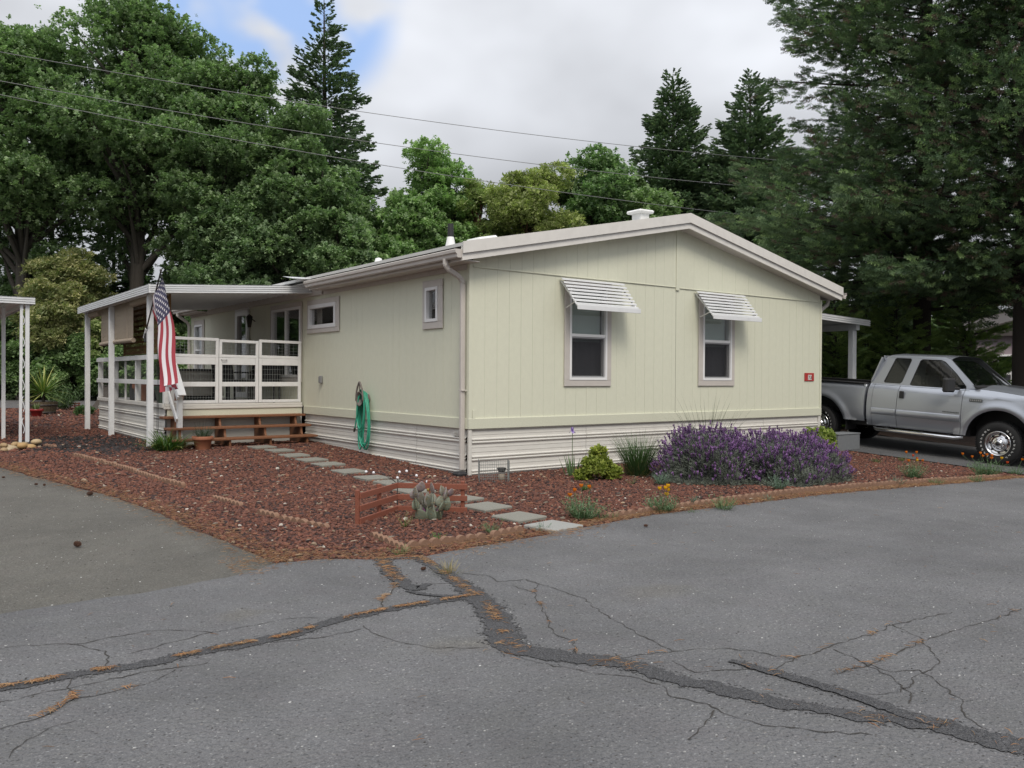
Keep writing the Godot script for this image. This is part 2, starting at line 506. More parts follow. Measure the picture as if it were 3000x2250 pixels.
func build_ground():
	wob.seed = 5
	wob.frequency = 0.02
	wob.fractal_octaves = 4
	var st := new_st()
	var far := [-420.0, -200.0, -90.0]
	var xs: Array = far + steps(-60, 60, 2.0) + [90.0, 200.0, 420.0]
	var green := func(p):
		var n := 0.5 + 0.5 * wob.get_noise_2d(p.x * 4, p.z * 4)
		return Color(0.10, 0.085, 0.05).lerp(Color(0.05, 0.075, 0.025), n)
	grid(st, xs, xs, func(x, z): return Vector3(x, height(x, z) - 0.06, z), green)
	M["field"] = M["lava_bed"].duplicate()
	M["field"].resource_name = "field"
	struct("ground", st, M["field"])
	# planting bed of red lava rock
	st = new_st()
	var red := func(p):
		var n: float = 0.5 + 0.5 * wob.get_noise_2d(p.x * 90, p.z * 90)
		return Color(0.085, 0.034, 0.026).lerp(Color(0.13, 0.055, 0.04), n).lerp(Color(0.025, 0.021, 0.02), 0.85 * ash(p.x, p.z))
	grid(st, steps(-9, 9.0, 0.15), steps(-27, 4.62, 0.15), func(x, z): return on(x, z, 0.012 + 0.01 * wob.get_noise_2d(x * 120, z * 120)), red)
	struct("garden_bed", st, M["lava_bed"])
	st = new_st()
	grid(st, steps(12.6, 26, 0.4), steps(-16, 4.5, 0.4), func(x, z): return on(x, z, 0.03 + 0.06 * wob.get_noise_2d(x * 60, z * 60)), func(p): return Color(0.10, 0.05, 0.034).lerp(Color(0.05, 0.035, 0.024), 0.5 + 0.5 * wob.get_noise_2d(p.x * 40, p.z * 40)))
	struct("leaf_litter_bed", st, M["lava_bed"])
	# street in front
	st = new_st()
	var edge := func(x): return along(ROAD_EDGE, x) + 0.03 * wob.get_noise_1d(x * 180) + 0.015 * wob.get_noise_1d(x * 700)
	var zrow := [0.0, 0.03]
	for k in 80: zrow.append(0.03 + 0.1 * (k + 1))
	zrow += [10.0, 13.0, 20.0, 40.0]
	var street := func(p):
		var n: float = wob.get_noise_2d(p.x * 25, p.z * 25)
		var m: float = wob.get_noise_2d(p.x * 140 + 50, p.z * 140)
		var v := 0.238 * (1.0 + 0.24 * n + 0.13 * m)
		var c := Color(v * 1.0, v * 0.997, v * 0.992)
		for s in [Vector3(-5.22, 5.27, 0.22), Vector3(-4.55, 6.5, 0.25), Vector3(-4.35, 6.6, 0.2), Vector3(-2.7, 6.4, 0.4)]:   # worn pale patches of bare stone
			var d = Vector2(p.x - s.x, (p.z - s.y) * 1.4).length() / s.z + 0.5 * m
			c = c.lerp(Color(0.25, 0.235, 0.20), 0.5 * (1.0 - smoothstep(0.3, 1.0, d)))
		return c
	var rx: Array = [-60.0, -40.0, -25.0] + steps(-16, 14, 0.1) + [20.0, 35.0, 60.0]
	grid(st, rx, zrow, func(x, k): return on(x, edge.call(x) + k, 0.0 if k == 0.0 else 0.035), street)
	struct("road", st, M["asphalt"])
	# older driveway of the neighbouring carport
	st = new_st()
	var aged := func(p):
		var n: float = wob.get_noise_2d(p.x * 30 + 90, p.z * 30)
		var m: float = wob.get_noise_2d(p.x * 150 + 50, p.z * 150)
		var near := smoothstep(0.25, 0.0, absf(p.x - along(DRIVE_EDGE, p.z)) - 0.25 * absf(m))
		var v := 0.235 * (1.0 + 0.20 * n + 0.14 * m)
		return Color(v, v * 0.98, v * 0.945).lerp(Color(0.12, 0.10, 0.08), 0.35 * near)
	var krow := []
	for k in 60: krow.append(0.1 * k)
	krow = [0.0, 0.02] + krow.slice(1) + [8.0, 12.0, 20.0]
	grid(st, krow, steps(-12, 4.7, 0.1), func(k, z): return on(along(DRIVE_EDGE, z) - k + 0.05 * wob.get_noise_1d(z * 120), z, 0.0 if k == 0.0 else 0.024), aged)
	struct("side_driveway", st, M["old_asphalt"])
	# driveway under the truck
	st = new_st()
	grid(st, steps(8.95, 12.7, 0.25), steps(-14, 4.6, 0.25), func(x, z): return on(x + 0.04 * wob.get_noise_1d(z * 150), z, 0.03), func(p): var v: float = 0.17 * (1.0 + 0.2 * wob.get_noise_2d(p.x * 40, p.z * 40)); return Color(v, v, v))
	struct("truck_driveway", st, M["asphalt"])
	# lane behind the garden, square to the view
	st = new_st()
	var b := view_basis()
	var fw := Vector3(-b.z.x, 0, -b.z.z).normalized()
	var rt := Vector3(b.x.x, 0, b.x.z).normalized()
	grid(st, steps(-40, 8, 1.0), [32.3, 34.0, 36.0, 38.0, 41.5], func(u, v): var p: Vector3 = EYE + rt * u + fw * v; return Vector3(p.x, 0.18, p.z), func(_p): return Color(0.22, 0.21, 0.20))
	struct("back_lane", st, M["asphalt"])
	build_cracks()
	build_gravel()

func ribbon(st, pts: Array, widths: Array, up: float, rough: float, sd: int, frayed := 0.2):
	# a strip on the road through points, with a frayed edge
	var r := RandomNumberGenerator.new()
	r.seed = sd
	var fine := []
	for i in pts.size() - 1:
		var n := maxi(2, int(pts[i].distance_to(pts[i + 1]) / (0.02 if up > 0.0035 else 0.045)))
		for k in n:
			var f := float(k) / n
			var a: Vector3 = pts[maxi(i - 1, 0)]
			var d: Vector3 = pts[mini(i + 2, pts.size() - 1)]
			fine.append([pts[i].cubic_interpolate(pts[i + 1], a, d, f), lerpf(widths[i], widths[i + 1], f)])
	fine.append([pts[-1], widths[-1]])
	var last := []
	for i in fine.size():
		var p: Vector3 = fine[i][0]
		var d: Vector3 = fine[mini(i + 1, fine.size() - 1)][0] - fine[maxi(i - 1, 0)][0]
		var side := Vector3(d.z, 0, -d.x).normalized()
		var w: float = fine[i][1]
		p += side * r.randf_range(-1, 1) * w * rough
		var a := p + side * w * (0.5 + frayed * (1.5 * wob.get_noise_2d(p.x * 320 + sd, p.z * 320) + 0.45 * r.randf_range(-1, 1)))
		var c := p - side * w * (0.5 + frayed * (1.5 * wob.get_noise_2d(p.x * 320, p.z * 320 + sd) + 0.45 * r.randf_range(-1, 1)))
		a.y = height(a.x, a.z) + 0.035 + up
		c.y = height(c.x, c.z) + 0.035 + up
		if last: quad(st, last[0], a, c, last[1])
		last = [a, c]
const PX := 1.35622
func pix(list: Array) -> Array:
	var out := []
	for p in list: out.append(ground_at(p[0], p[1]))
	return out
func build_cracks():
	var road := get_node("road")
	var L := func(x, y): return [x * 0.67812, 1400 + y * 0.67812]        # left half of the street, as studied
	var R := func(x, y): return [1500 + x * 0.67812, 1400 + y * 0.67812]
	var strips := [
		[[L.call(-60, 945), L.call(110, 925), L.call(330, 880), L.call(600, 840), L.call(830, 790), L.call(1060, 745), L.call(1260, 705), L.call(1420, 650), L.call(1640, 600), L.call(1840, 565), L.call(2030, 535)], [0.13, 0.12, 0.11, 0.13, 0.12, 0.14, 0.13, 0.12, 0.11, 0.12, 0.13]],
		[[L.call(1805, 362), L.call(1880, 405), L.call(1960, 460), L.call(2040, 520), L.call(2100, 570), L.call(2150, 640), L.call(2170, 700), R.call(-15, 755), R.call(120, 785), R.call(320, 815), R.call(520, 840), R.call(700, 900), R.call(880, 940), R.call(1100, 995), R.call(1350, 1040), R.call(1600, 1075), R.call(1800, 1100), R.call(2000, 1150), R.call(2250, 1215)], [0.14, 0.12, 0.16, 0.2, 0.22, 0.24, 0.26, 0.24, 0.2, 0.2, 0.19, 0.16, 0.17, 0.14, 0.13, 0.15, 0.18, 0.2, 0.22]],
		[[L.call(1650, 368), L.call(1680, 420), L.call(1730, 470), L.call(1800, 500), L.call(1850, 480)], [0.14, 0.16, 0.14, 0.14, 0.06]],
		[[L.call(1650, 372), L.call(1720, 367), L.call(1805, 366)], [0.06, 0.05, 0.05]],
		[[L.call(1760, 512), L.call(1860, 532), L.call(1990, 536)], [0.06, 0.05, 0.08]],
		[[R.call(940, 822), R.call(1120, 872), R.call(1300, 925), R.call(1480, 980), R.call(1680, 1055), R.call(1860, 1105)], [0.06, 0.09, 0.11, 0.1, 0.12, 0.12]]]
	for i in strips.size():
		var st := new_st()
		ribbon(st, pix(strips[i][0]), strips[i][1].map(func(w): return w * 0.78), 0.004 + 0.0007 * i, 0.02, 70 + i)
		part("tar_strip", st, M["tar"], road)
	var lines := [
		[L.call(-30, 770), L.call(130, 752), L.call(330, 748), L.call(480, 716), L.call(620, 690), L.call(760, 685), L.call(920, 695), L.call(1060, 668), L.call(1250, 635), L.call(1420, 627)],
		[L.call(330, 750), L.call(420, 772), L.call(462, 780), L.call(465, 850)],
		[L.call(560, 790), L.call(740, 740), L.call(920, 695)],
		[L.call(-20, 1010), L.call(150, 970), L.call(310, 940), L.call(480, 900), L.call(700, 860), L.call(900, 830)],
		[L.call(-20, 1130), L.call(150, 1080), L.call(320, 990), L.call(480, 960), L.call(640, 920), L.call(760, 860)],
		[L.call(310, 900), L.call(305, 950), L.call(325, 985)], [L.call(40, 1250), L.call(120, 1170), L.call(230, 1110), L.call(330, 1085)],
		[L.call(1710, 480), L.call(1690, 520), L.call(1650, 550), L.call(1650, 585)],
		[L.call(1570, 665), L.call(1640, 710), L.call(1760, 745), L.call(1900, 765), L.call(2110, 760)],
		[L.call(1180, 740), L.call(1400, 715), L.call(1560, 680)],
		[L.call(1850, 480), L.call(1960, 480), L.call(2050, 478)],
		[L.call(1990, 432), L.call(2110, 445), L.call(2150, 470), R.call(60, 460), R.call(150, 490), R.call(300, 540), R.call(420, 630), R.call(560, 710), R.call(690, 775)],
		[R.call(0, 488), R.call(90, 515), R.call(125, 580), R.call(160, 660), R.call(190, 705), R.call(270, 740), R.call(272, 785)],
		[R.call(90, 515), R.call(115, 480), R.call(60, 460)],
		[R.call(450, 808), R.call(700, 778), R.call(900, 765), R.call(1040, 775), R.call(1200, 810), R.call(1310, 785), R.call(1420, 740), R.call(1560, 700), R.call(1640, 662), R.call(1900, 605)],
		[R.call(1110, 865), R.call(1220, 810)], [R.call(1380, 880), R.call(1540, 840), R.call(1700, 765), R.call(1890, 690), R.call(2060, 645), R.call(2200, 590)],
		[R.call(1390, 770), R.call(1520, 830), R.call(1650, 900), R.call(1720, 960), R.call(1710, 1010)],
		[R.call(1520, 830), R.call(1650, 870), R.call(1760, 860), R.call(1840, 920), R.call(1950, 1000), R.call(1960, 1070), R.call(2040, 1120)],
		[R.call(1640, 660), R.call(1760, 715), R.call(1850, 830), R.call(1760, 880), R.call(1680, 960), R.call(1540, 970)],
		[R.call(650, 930), R.call(690, 980), R.call(840, 1010), R.call(950, 1065), R.call(1110, 1110), R.call(1300, 1130), R.call(1560, 1150)],
		[R.call(870, 1040), R.call(830, 1110), R.call(760, 1170)], [R.call(690, 820), R.call(790, 870), R.call(920, 860), R.call(1080, 865)],
		[R.call(0, 790), R.call(120, 830), R.call(320, 870), R.call(500, 890), R.call(640, 925)],
		[R.call(1700, 150), R.call(1880, 200), R.call(2180, 250)]]
	var cr := new_st()
	for i in lines.size():
		var pts := pix(lines[i])
		var bent := []
		var r := RandomNumberGenerator.new()
		r.seed = 300 + i
		for k in pts.size() - 1:      # a crack wanders
			bent.append(pts[k])
			var n := int(pts[k].distance_to(pts[k + 1]) / 0.05)
			var side: Vector3 = (pts[k + 1] - pts[k]).cross(Vector3.UP).normalized()
			for j in n: bent.append(pts[k].lerp(pts[k + 1], (j + 1.0) / (n + 1)) + side * r.randf_range(-0.014, 0.014))
		bent.append(pts[-1])
		var ws := []
		for k in bent.size(): ws.append(r.randf_range(0.0015, 0.0085) * (0.35 if i == lines.size() - 1 else 1.0))
		ribbon(cr, bent, ws, 0.003, 0.6, 400 + i, 0.2)
	var c := part("crack", cr, M["crack"], road)
	c.set_meta("kind", "stuff")
	# crumbs of tar worn off the strips, and pale and dark grit lying on the asphalt
	rng.seed = 78
	var cp := []
	var ct := []
	for s in strips:
		var pts := pix(s[0])
		for k in pts.size() - 1:
			for n in int(pts[k].distance_to(pts[k + 1]) * 190.0):
				var f := rng.randf()
				var q: Vector3 = pts[k].cubic_interpolate(pts[k + 1], pts[maxi(k - 1, 0)], pts[mini(k + 2, pts.size() - 1)], f)
				var side: Vector3 = (pts[k + 1] - pts[k]).cross(Vector3.UP).normalized()
				q += side * (1.0 if rng.randf() < 0.5 else -1.0) * (lerpf(s[1][k], s[1][k + 1], f) * 0.39 + rng.randfn() * 0.02)
				var z := rnd(0.006, 0.016)
				cp.append(Transform3D(Basis(Vector3.UP, rnd(0, TAU)).scaled(Vector3(z, 0.004, z)), on(q.x, q.z, 0.037)))
				ct.append(Color(0.06, 0.06, 0.062) * rnd(0.6, 1.7))
	for n in 3800:
		var x := rnd(-9.0, 9.0)
		var zz := rnd(-3.0, 10.0)
		if zz < along(ROAD_EDGE, x) + 0.05 and x > along(DRIVE_EDGE, zz) - 0.1: continue
		var z := rnd(0.004, 0.011)
		cp.append(Transform3D(Basis(Vector3.UP, rnd(0, TAU)).scaled(Vector3(z * 1.5, 0.005, z)), on(x, zz, 0.036 if zz > along(ROAD_EDGE, x) else 0.026)))
		ct.append((Color(0.42, 0.42, 0.41) if rng.randf() < 0.7 else Color(0.05, 0.045, 0.04)) * rnd(0.7, 1.3))
	tag(swarm("road_grit", rock_mesh(52, 1.0), M["rock"], cp, ct, self), "loose pale and tarry grit scattered on the asphalt", "grit", "", "stuff")
	# dry orange needles caught in the cracks and along the kerb of the bed
	var places := []
	var tints := []
	rng.seed = 77
	var put := func(p: Vector3, up: float):
		var b := Basis(Vector3.UP, rnd(0, TAU)) * Basis(Vector3.RIGHT, rnd(-0.35, 0.35))
		places.append(Transform3D(b.scaled(Vector3.ONE * rnd(0.4, 0.95)), Vector3(p.x, height(p.x, p.z) + up, p.z)))
		tints.append(Color(0.33, 0.15, 0.06).lerp(Color(0.40, 0.27, 0.15), rng.randf()) * rnd(0.5, 1.1))
	var dens := [[strips[0][0], 1150, 0.010, true], [strips[1][0].slice(0, 7), 650, 0.022, true], [strips[1][0].slice(6, 14), 260, 0.05, false], [strips[2][0].slice(0, 3), 260, 0.03, true], [lines[14], 170, 0.012, false], [lines[16], 170, 0.012, false], [lines[5], 60, 0.012, false], [lines[4], 120, 0.012, false], [lines[7], 120, 0.014, false], [lines[12], 70, 0.01, false], [strips[1][0].slice(13, 19), 200, 0.05, false], [strips[5][0], 50, 0.04, false]]
	for e in dens:
		var pts := pix(e[0])
		var total := 0.0
		for k in pts.size() - 1: total += pts[k].distance_to(pts[k + 1])
		for n in int(e[1]):
			var s := rng.randf() * total
			var k := 0
			while k < pts.size() - 2 and s > pts[k].distance_to(pts[k + 1]):
				s -= pts[k].distance_to(pts[k + 1])
				k += 1
			var f: float = s / pts[k].distance_to(pts[k + 1])
			var q: Vector3 = pts[k].cubic_interpolate(pts[k + 1], pts[maxi(k - 1, 0)], pts[mini(k + 2, pts.size() - 1)], f)
			if e[3] and wob.get_noise_2d(q.x * 260, q.z * 260) < -0.05: continue
			if not e[3] and wob.get_noise_2d(q.x * 200, q.z * 200) < 0.12: continue
			put.call(q + Vector3(rng.randfn(), 0, rng.randfn()) * e[2], 0.046)
	for n in 7500:      # litter along the road edge
		var x := rnd(-4.9, 8.6)
		var w := 0.08 if x > -1.2 else 0.15
		var z := along(ROAD_EDGE, x) + rng.randfn() * w - 0.07
		if x < -3.2: z -= absf(rng.randfn()) * 0.12
		put.call(Vector3(x, 0, z), 0.04 + 0.006 * rng.randf())
	for n in 2600:
		var z := rnd(-4.5, 4.0)
		put.call(Vector3(along(DRIVE_EDGE, z) + 0.08 + rng.randfn() * 0.13, 0, z), 0.035 + 0.006 * rng.randf())
	for n in 160: put.call(Vector3(rnd(-7, 6), 0, rnd(4.5, 9)), 0.042)
	var nd := new_st()
	nd.set_color(Color.WHITE)
	tube(nd, [Vector3(-0.035, 0, 0.004), Vector3(0, 0.004, 0), Vector3(0.035, 0, 0.003)], [0.0012, 0.0022, 0.001], 3, false)
	nd.generate_normals()
	var o := swarm("pine_needles", nd.commit(), M["needle"], places, tints, self)
	tag(o, "dry orange pine needles in the road cracks and along the bed's edge", "needles", "", "stuff")

func rock_mesh(sd: int, flat: float) -> Mesh:
	var r := RandomNumberGenerator.new()
	r.seed = sd
	var s := SphereMesh.new()
	s.radial_segments = 6
	s.rings = 2
	s.radius = 0.5
	s.height = 1.0
	var a: Array = s.get_mesh_arrays()
	var v: PackedVector3Array = a[Mesh.ARRAY_VERTEX]
	var moved := {}
	var st := new_st()
	st.set_color(Color.WHITE)
	for i in a[Mesh.ARRAY_INDEX]:
		var key := v[i].snapped(Vector3.ONE * 0.01)
		if not moved.has(key): moved[key] = Vector3(v[i].x * r.randf_range(0.7, 1.3), v[i].y * flat * r.randf_range(0.7, 1.3), v[i].z * r.randf_range(0.7, 1.3))
		st.add_vertex(moved[key])
	st.generate_normals()
	return st.commit()
func in_bed(x: float, z: float) -> bool:
	if z > along(ROAD_EDGE, x) - 0.03 or x > 8.9: return false
	if x > -0.03 and z < 0.03 and x < HW + 0.05 and z > -HL: return false
	if x > -2.75 and x < 0.0 and z < -6.1 and z > -12.2: return false
	if x < along(DRIVE_EDGE, z) + 0.02 and z > -5.6: return false
	return true
func build_gravel():
	rng.seed = 9
	var areas := [[-4.7, 8.95, 0.0, 4.5, 62000, 0.017, 0.036], [-5.6, 0.0, -6.0, 0.3, 30000, 0.02, 0.042], [-8.0, -2.6, -13.0, -5.0, 9000, 0.03, 0.055], [-8.5, 0.0, -27.0, -12.0, 6000, 0.045, 0.08]]
	var sets := [[[], []], [[], []], [[], []]]
	for a in areas:
		for n in int(a[4]):
			var x := rnd(a[0], a[1])
			var z := rnd(a[2], a[3])
			if not in_bed(x, z): continue
			var s := lerpf(a[5], a[6], rng.randf()) * (1.0 + 0.9 * pow(rng.randf(), 9.0))
			var b := Basis(Vector3(rnd(-1, 1), rnd(-1, 1), rnd(-1, 1)).normalized(), rnd(0, TAU)).scaled(Vector3(s, s * 0.8, s))
			var k := rng.randi_range(0, 2)
			sets[k][0].append(Transform3D(b, on(x, z, 0.012 + s * 0.15)))
			var c := Color(0.165, 0.065, 0.042).lerp(Color(0.105, 0.046, 0.034), rng.randf())
			var f := rng.randf()
			if f < 0.14: c = Color(0.045, 0.028, 0.026)
			elif f < 0.22: c = Color(0.20, 0.085, 0.05)
			elif f < 0.23: c = Color(0.30, 0.22, 0.15)
			elif f < 0.233: c = Color(0.5, 0.46, 0.4)
			if rng.randf() < ash(x, z) * 0.75: c = Color(0.03, 0.026, 0.026) * rnd(0.6, 1.4)
			sets[k][1].append(c * rnd(0.75, 1.2))
	var bodies := ["lava_gravel", "lava_gravel", "lava_gravel"]
	var labels := ["red brown lava rock gravel covering the garden beds", "flat chips of red brown lava rock mixed through the garden beds", "sharp lumps of red brown lava rock mixed through the garden beds"]
	for k in 3:
		var o := swarm(bodies[k], rock_mesh(40 + k, [0.8, 0.5, 1.0][k]), M["rock"], sets[k][0], sets[k][1], self)
		tag(o, labels[k], "gravel", "lava rock in the beds", "stuff")
	# bark, twigs and pale stones that lie among the lava rock
	var pl := []
	var tn := []
	for n in 1100:
		var x := rnd(-4.8, 8.8)
		var z := rnd(-5.0, 4.3)
		if not in_bed(x, z): continue
		pl.append(Transform3D((Basis(Vector3.UP, rnd(0, TAU)) * Basis(Vector3.RIGHT, rnd(-0.4, 0.4))).scaled(Vector3(rnd(0.02, 0.09), rnd(0.006, 0.014), rnd(0.008, 0.022))), on(x, z, 0.04)))
		tn.append(Color(0.30, 0.21, 0.13).lerp(Color(0.45, 0.40, 0.33), rng.randf()) * rnd(0.5, 1.1))
	var o := swarm("bark_chips", rock_mesh(48, 1.0), M["rock"], pl, tn, self)
	tag(o, "pale bark chips and twigs scattered over the lava rock", "bark chips", "", "stuff")

# ---------------------------------------------------------------- the house
var LW := Transform3D(Basis(Vector3(0, 0, 1), Vector3(0, 1, 0), Vector3(-1, 0, 0)), Vector3.ZERO)   # long wall: u = z, w = out of the wall
var GW := Transform3D()                                                                             # gable wall: u = x
func roof_y(x: float) -> float: return 4.43 - 0.205 * absf(x - HW / 2.0)
func wall_piece(st, t: Transform3D, a: float, b: float, v0: float, top: Callable, holes: Array, w0: float, w1: float):
	var cuts := [a, b]
	for h in holes:
		for u in [h[0], h[1]]:
			if u > a + 0.001 and u < b - 0.001: cuts.append(u)
	if a < HW / 2.0 and b > HW / 2.0 and t == GW: cuts.append(HW / 2.0)
	cuts.sort()
	for i in cuts.size() - 1:
		var p: float = cuts[i]
		var q: float = cuts[i + 1]
		if q - p < 0.001: continue
		var here := []
		for h in holes:
			if h[0] < (p + q) / 2.0 and h[1] > (p + q) / 2.0: here.append(h)
		here.sort_custom(func(m, n): return m[2] < n[2])
		var low := v0
		for h in here + [null]:
			var hp: float = top.call(p) if h == null else h[2]
			var hq: float = top.call(q) if h == null else h[2]
			if minf(hp, hq) > low + 0.002:
				var e := [Vector3(p, low, w1), Vector3(q, low, w1), Vector3(q, low, w0), Vector3(p, low, w0), Vector3(p, hp, w1), Vector3(q, hq, w1), Vector3(q, hq, w0), Vector3(p, hp, w0)]
				for k in 8: e[k] = t * e[k]
				hexa(st, e)
			if h: low = h[3]
func wall_spans(a: float, b: float, v0: float, top: Callable, holes: Array) -> Array:   # the whole pieces a board is sawn into by openings
	var cuts := [a, b]
	for h in holes:
		for u in [h[0], h[1]]:
			if u > a + 0.001 and u < b - 0.001: cuts.append(u)
	cuts.sort()
	var out := []
	for i in cuts.size() - 1:
		var low := v0
		for h in holes:
			if h[0] < (cuts[i] + cuts[i + 1]) / 2.0 and h[1] > (cuts[i] + cuts[i + 1]) / 2.0:
				var end: float = h[2]
				if end > low + 0.002: out.append([cuts[i], cuts[i + 1], low, func(_u): return end])
				low = h[3]
		out.append([cuts[i], cuts[i + 1], low, top])
	return out
func boards(wall: Node, t: Transform3D, u0: float, u1: float, v0: float, top: Callable, holes: Array, pitch := 0.2285, w1 := 0.006):
	var n := int(ceil((u1 - u0) / pitch - 0.01))
	for i in n:
		var a := u0 + i * pitch
		var b := minf(u1, a + pitch - 0.0026)
		for q in wall_spans(a, b, v0, top, holes):
			var st := new_st()
			wall_piece(st, t, q[0], q[1], q[2], q[3], [], 0.001, w1 + 0.0012 * sin(i * 5.3))
			part("siding_board", st, M["siding"], wall)
func frame_ring(st, t, u0, u1, v0, v1, wide, w0, w1, c := 0.004):
	cbx(st, Vector3(u0, v0, w0), Vector3(u1, v0 + wide, w1), c, t)
	cbx(st, Vector3(u0, v1 - wide, w0), Vector3(u1, v1, w1), c, t)
	cbx(st, Vector3(u0, v0 + wide, w0), Vector3(u0 + wide, v1 - wide, w1), c, t)
	cbx(st, Vector3(u1 - wide, v0 + wide, w0), Vector3(u1, v1 - wide, w1), c, t)
func trim(parent: Node, t, u0, u1, v0, v1, g: Array, m := "taupe"):   # g: widths of the left, right, bottom, top boards round the frame
	for q in [[u0 - g[0], u1 + g[1], v0 - g[2], v0], [u0 - g[0], u1 + g[1], v1, v1 + g[3]], [u0 - g[0], u0, v0, v1], [u1, u1 + g[1], v0, v1]]:
		if q[1] - q[0] > 0.001 and q[3] - q[2] > 0.001:
			part("trim_board", one_box(Vector3(q[0] + 0.001, q[2] + 0.001, 0.0145), Vector3(q[1] - 0.001, q[3] - 0.001, 0.034), 0.003, t), M[m], parent)
func pane(parent: Node, t, u0, u1, v0, v1, w, m := "glass"):
	part("pane", one_box(Vector3(u0, v0, w), Vector3(u1, v1, w + 0.004), 0, t), M[m], parent)
func cloth(parent: Node, called: String, t, u0, u1, v0, v1, w, waves: float, depth: float, m: String):
	var st := new_st()
	st.set_smooth_group(0)
	var n := 48
	for i in n:
		var a := lerpf(u0, u1, float(i) / n)
		var b := lerpf(u0, u1, float(i + 1) / n)
		var wa = w + depth * sin(a * waves) + depth * 0.4 * sin(a * waves * 2.3 + 1.0)
		var wb = w + depth * sin(b * waves) + depth * 0.4 * sin(b * waves * 2.3 + 1.0)
		quad(st, t * Vector3(a, v0, wa), t * Vector3(a, v1, wa), t * Vector3(b, v1, wb), t * Vector3(b, v0, wb))
	part(called, st, M[m], parent)
func hung_window(house: Node, t, u0: float, u1: float, v0: float, v1: float, mid: float, g: Array):
	var st := new_st()
	frame_ring(st, t, u0, u1, v0, v1, 0.042, -0.07, 0.042)
	var win := part("window", st, M["vinyl"], house)
	trim(win, t, u0, u1, v0, v1, g)
	part("meeting_rail", one_box(Vector3(u0 + 0.042, mid - 0.025, -0.04), Vector3(u1 - 0.042, mid + 0.025, 0.03), 0.004, t), M["vinyl"], win)
	pane(win, t, u0 + 0.042, u1 - 0.042, mid + 0.025, v1 - 0.042, -0.012)
	st = new_st()
	frame_ring(st, t, u0 + 0.042, u1 - 0.042, v0 + 0.042, mid - 0.025, 0.032, -0.05, -0.01, 0.003)
	part("sash", st, M["vinyl"], win)
	pane(win, t, u0 + 0.074, u1 - 0.074, v0 + 0.074, mid - 0.057, -0.034)
	st = new_st()
	frame_ring(st, t, u0 + 0.043, u1 - 0.043, v0 + 0.043, mid - 0.026, 0.02, 0.004, 0.016, 0.002)
	part("screen_frame", st, M["screen_frame"], win)
	pane(win, t, u0 + 0.063, u1 - 0.063, v0 + 0.063, mid - 0.046, 0.008, "insect_screen")
	part("roller_shade", one_box(Vector3(u0 + 0.05, mid - 0.10, -0.105), Vector3(u1 - 0.05, v1, -0.10), 0, t), M["shade"], win)
	cloth(win, "curtain", t, u0 - 0.05, u1 + 0.05, v0 - 0.1, mid, -0.17, 34.0, 0.022, "curtain")
func fixed_window(house: Node, t, u0, u1, v0, v1, g: Array, wide := 0.05, split := -99.0, called := "window", glass := "glass", trim_mat := "taupe"):
	var st := new_st()
	frame_ring(st, t, u0, u1, v0, v1, wide, -0.07, 0.045)
	var win := part(called, st, M["vinyl"], house)
	trim(win, t, u0, u1, v0, v1, g, trim_mat)
	if split > -98.0:
		part("mullion", one_box(Vector3(split - 0.03, v0 + wide, -0.05), Vector3(split + 0.03, v1 - wide, 0.028), 0.004, t), M["vinyl"], win)
		pane(win, t, u0 + wide, split - 0.03, v0 + wide, v1 - wide, -0.015, glass)
		pane(win, t, split + 0.03, u1 - wide, v0 + wide, v1 - wide, -0.022, glass)
	else: pane(win, t, u0 + wide, u1 - wide, v0 + wide, v1 - wide, -0.02, glass)
	return win
func skirt_profile() -> Array:
	var p := [Vector2(-0.06, 0.0), Vector2(0.0, 0.0)]
	var rib := func(y):
		for k in 7:
			var a := PI * k / 6.0
			p.append(Vector2(y - 0.019 * cos(a), 0.003 + 0.022 * sin(a)))
	for y in [0.045, 0.085]: rib.call(y)
	p.append(Vector2(0.16, 0.0)); p.append(Vector2(0.163, 0.005)); p.append(Vector2(0.21, 0.0))
	for y in [0.25, 0.295]: rib.call(y)
	p.append(Vector2(0.36, 0.0)); p.append(Vector2(0.363, 0.005)); p.append(Vector2(0.43, 0.0)); p.append(Vector2(0.433, 0.005)); p.append(Vector2(0.47, 0.0))
	for y in [0.51, 0.555]: rib.call(y)
	p.append(Vector2(0.62, 0.0)); p.append(Vector2(0.623, 0.005)); p.append(Vector2(0.67, 0.0)); p.append(Vector2(0.712, 0.0))
	return p
func skirting(parent: Node, t: Transform3D, joints: Array, lift := 0.0):
	var prof := []
	for p in skirt_profile(): prof.append(p + Vector2(lift, 0))
	for i in joints.size() - 1:
		var st := new_st()
		var lean := Transform3D(Basis(Vector3.RIGHT, 0.002 * sin(i * 3.1)), Vector3(0, 0, 0.0015 * (i % 2)))
		extrude(st, prof, joints[i] + 0.002, joints[i + 1] - 0.002, t * lean)
		quad(st, t * Vector3(joints[i], -0.06, 0), t * Vector3(joints[i], 0.71, 0), t * Vector3(joints[i], 0.71, -0.01), t * Vector3(joints[i], -0.06, -0.01))
		part("skirting_panel", st, M["skirting"], parent)
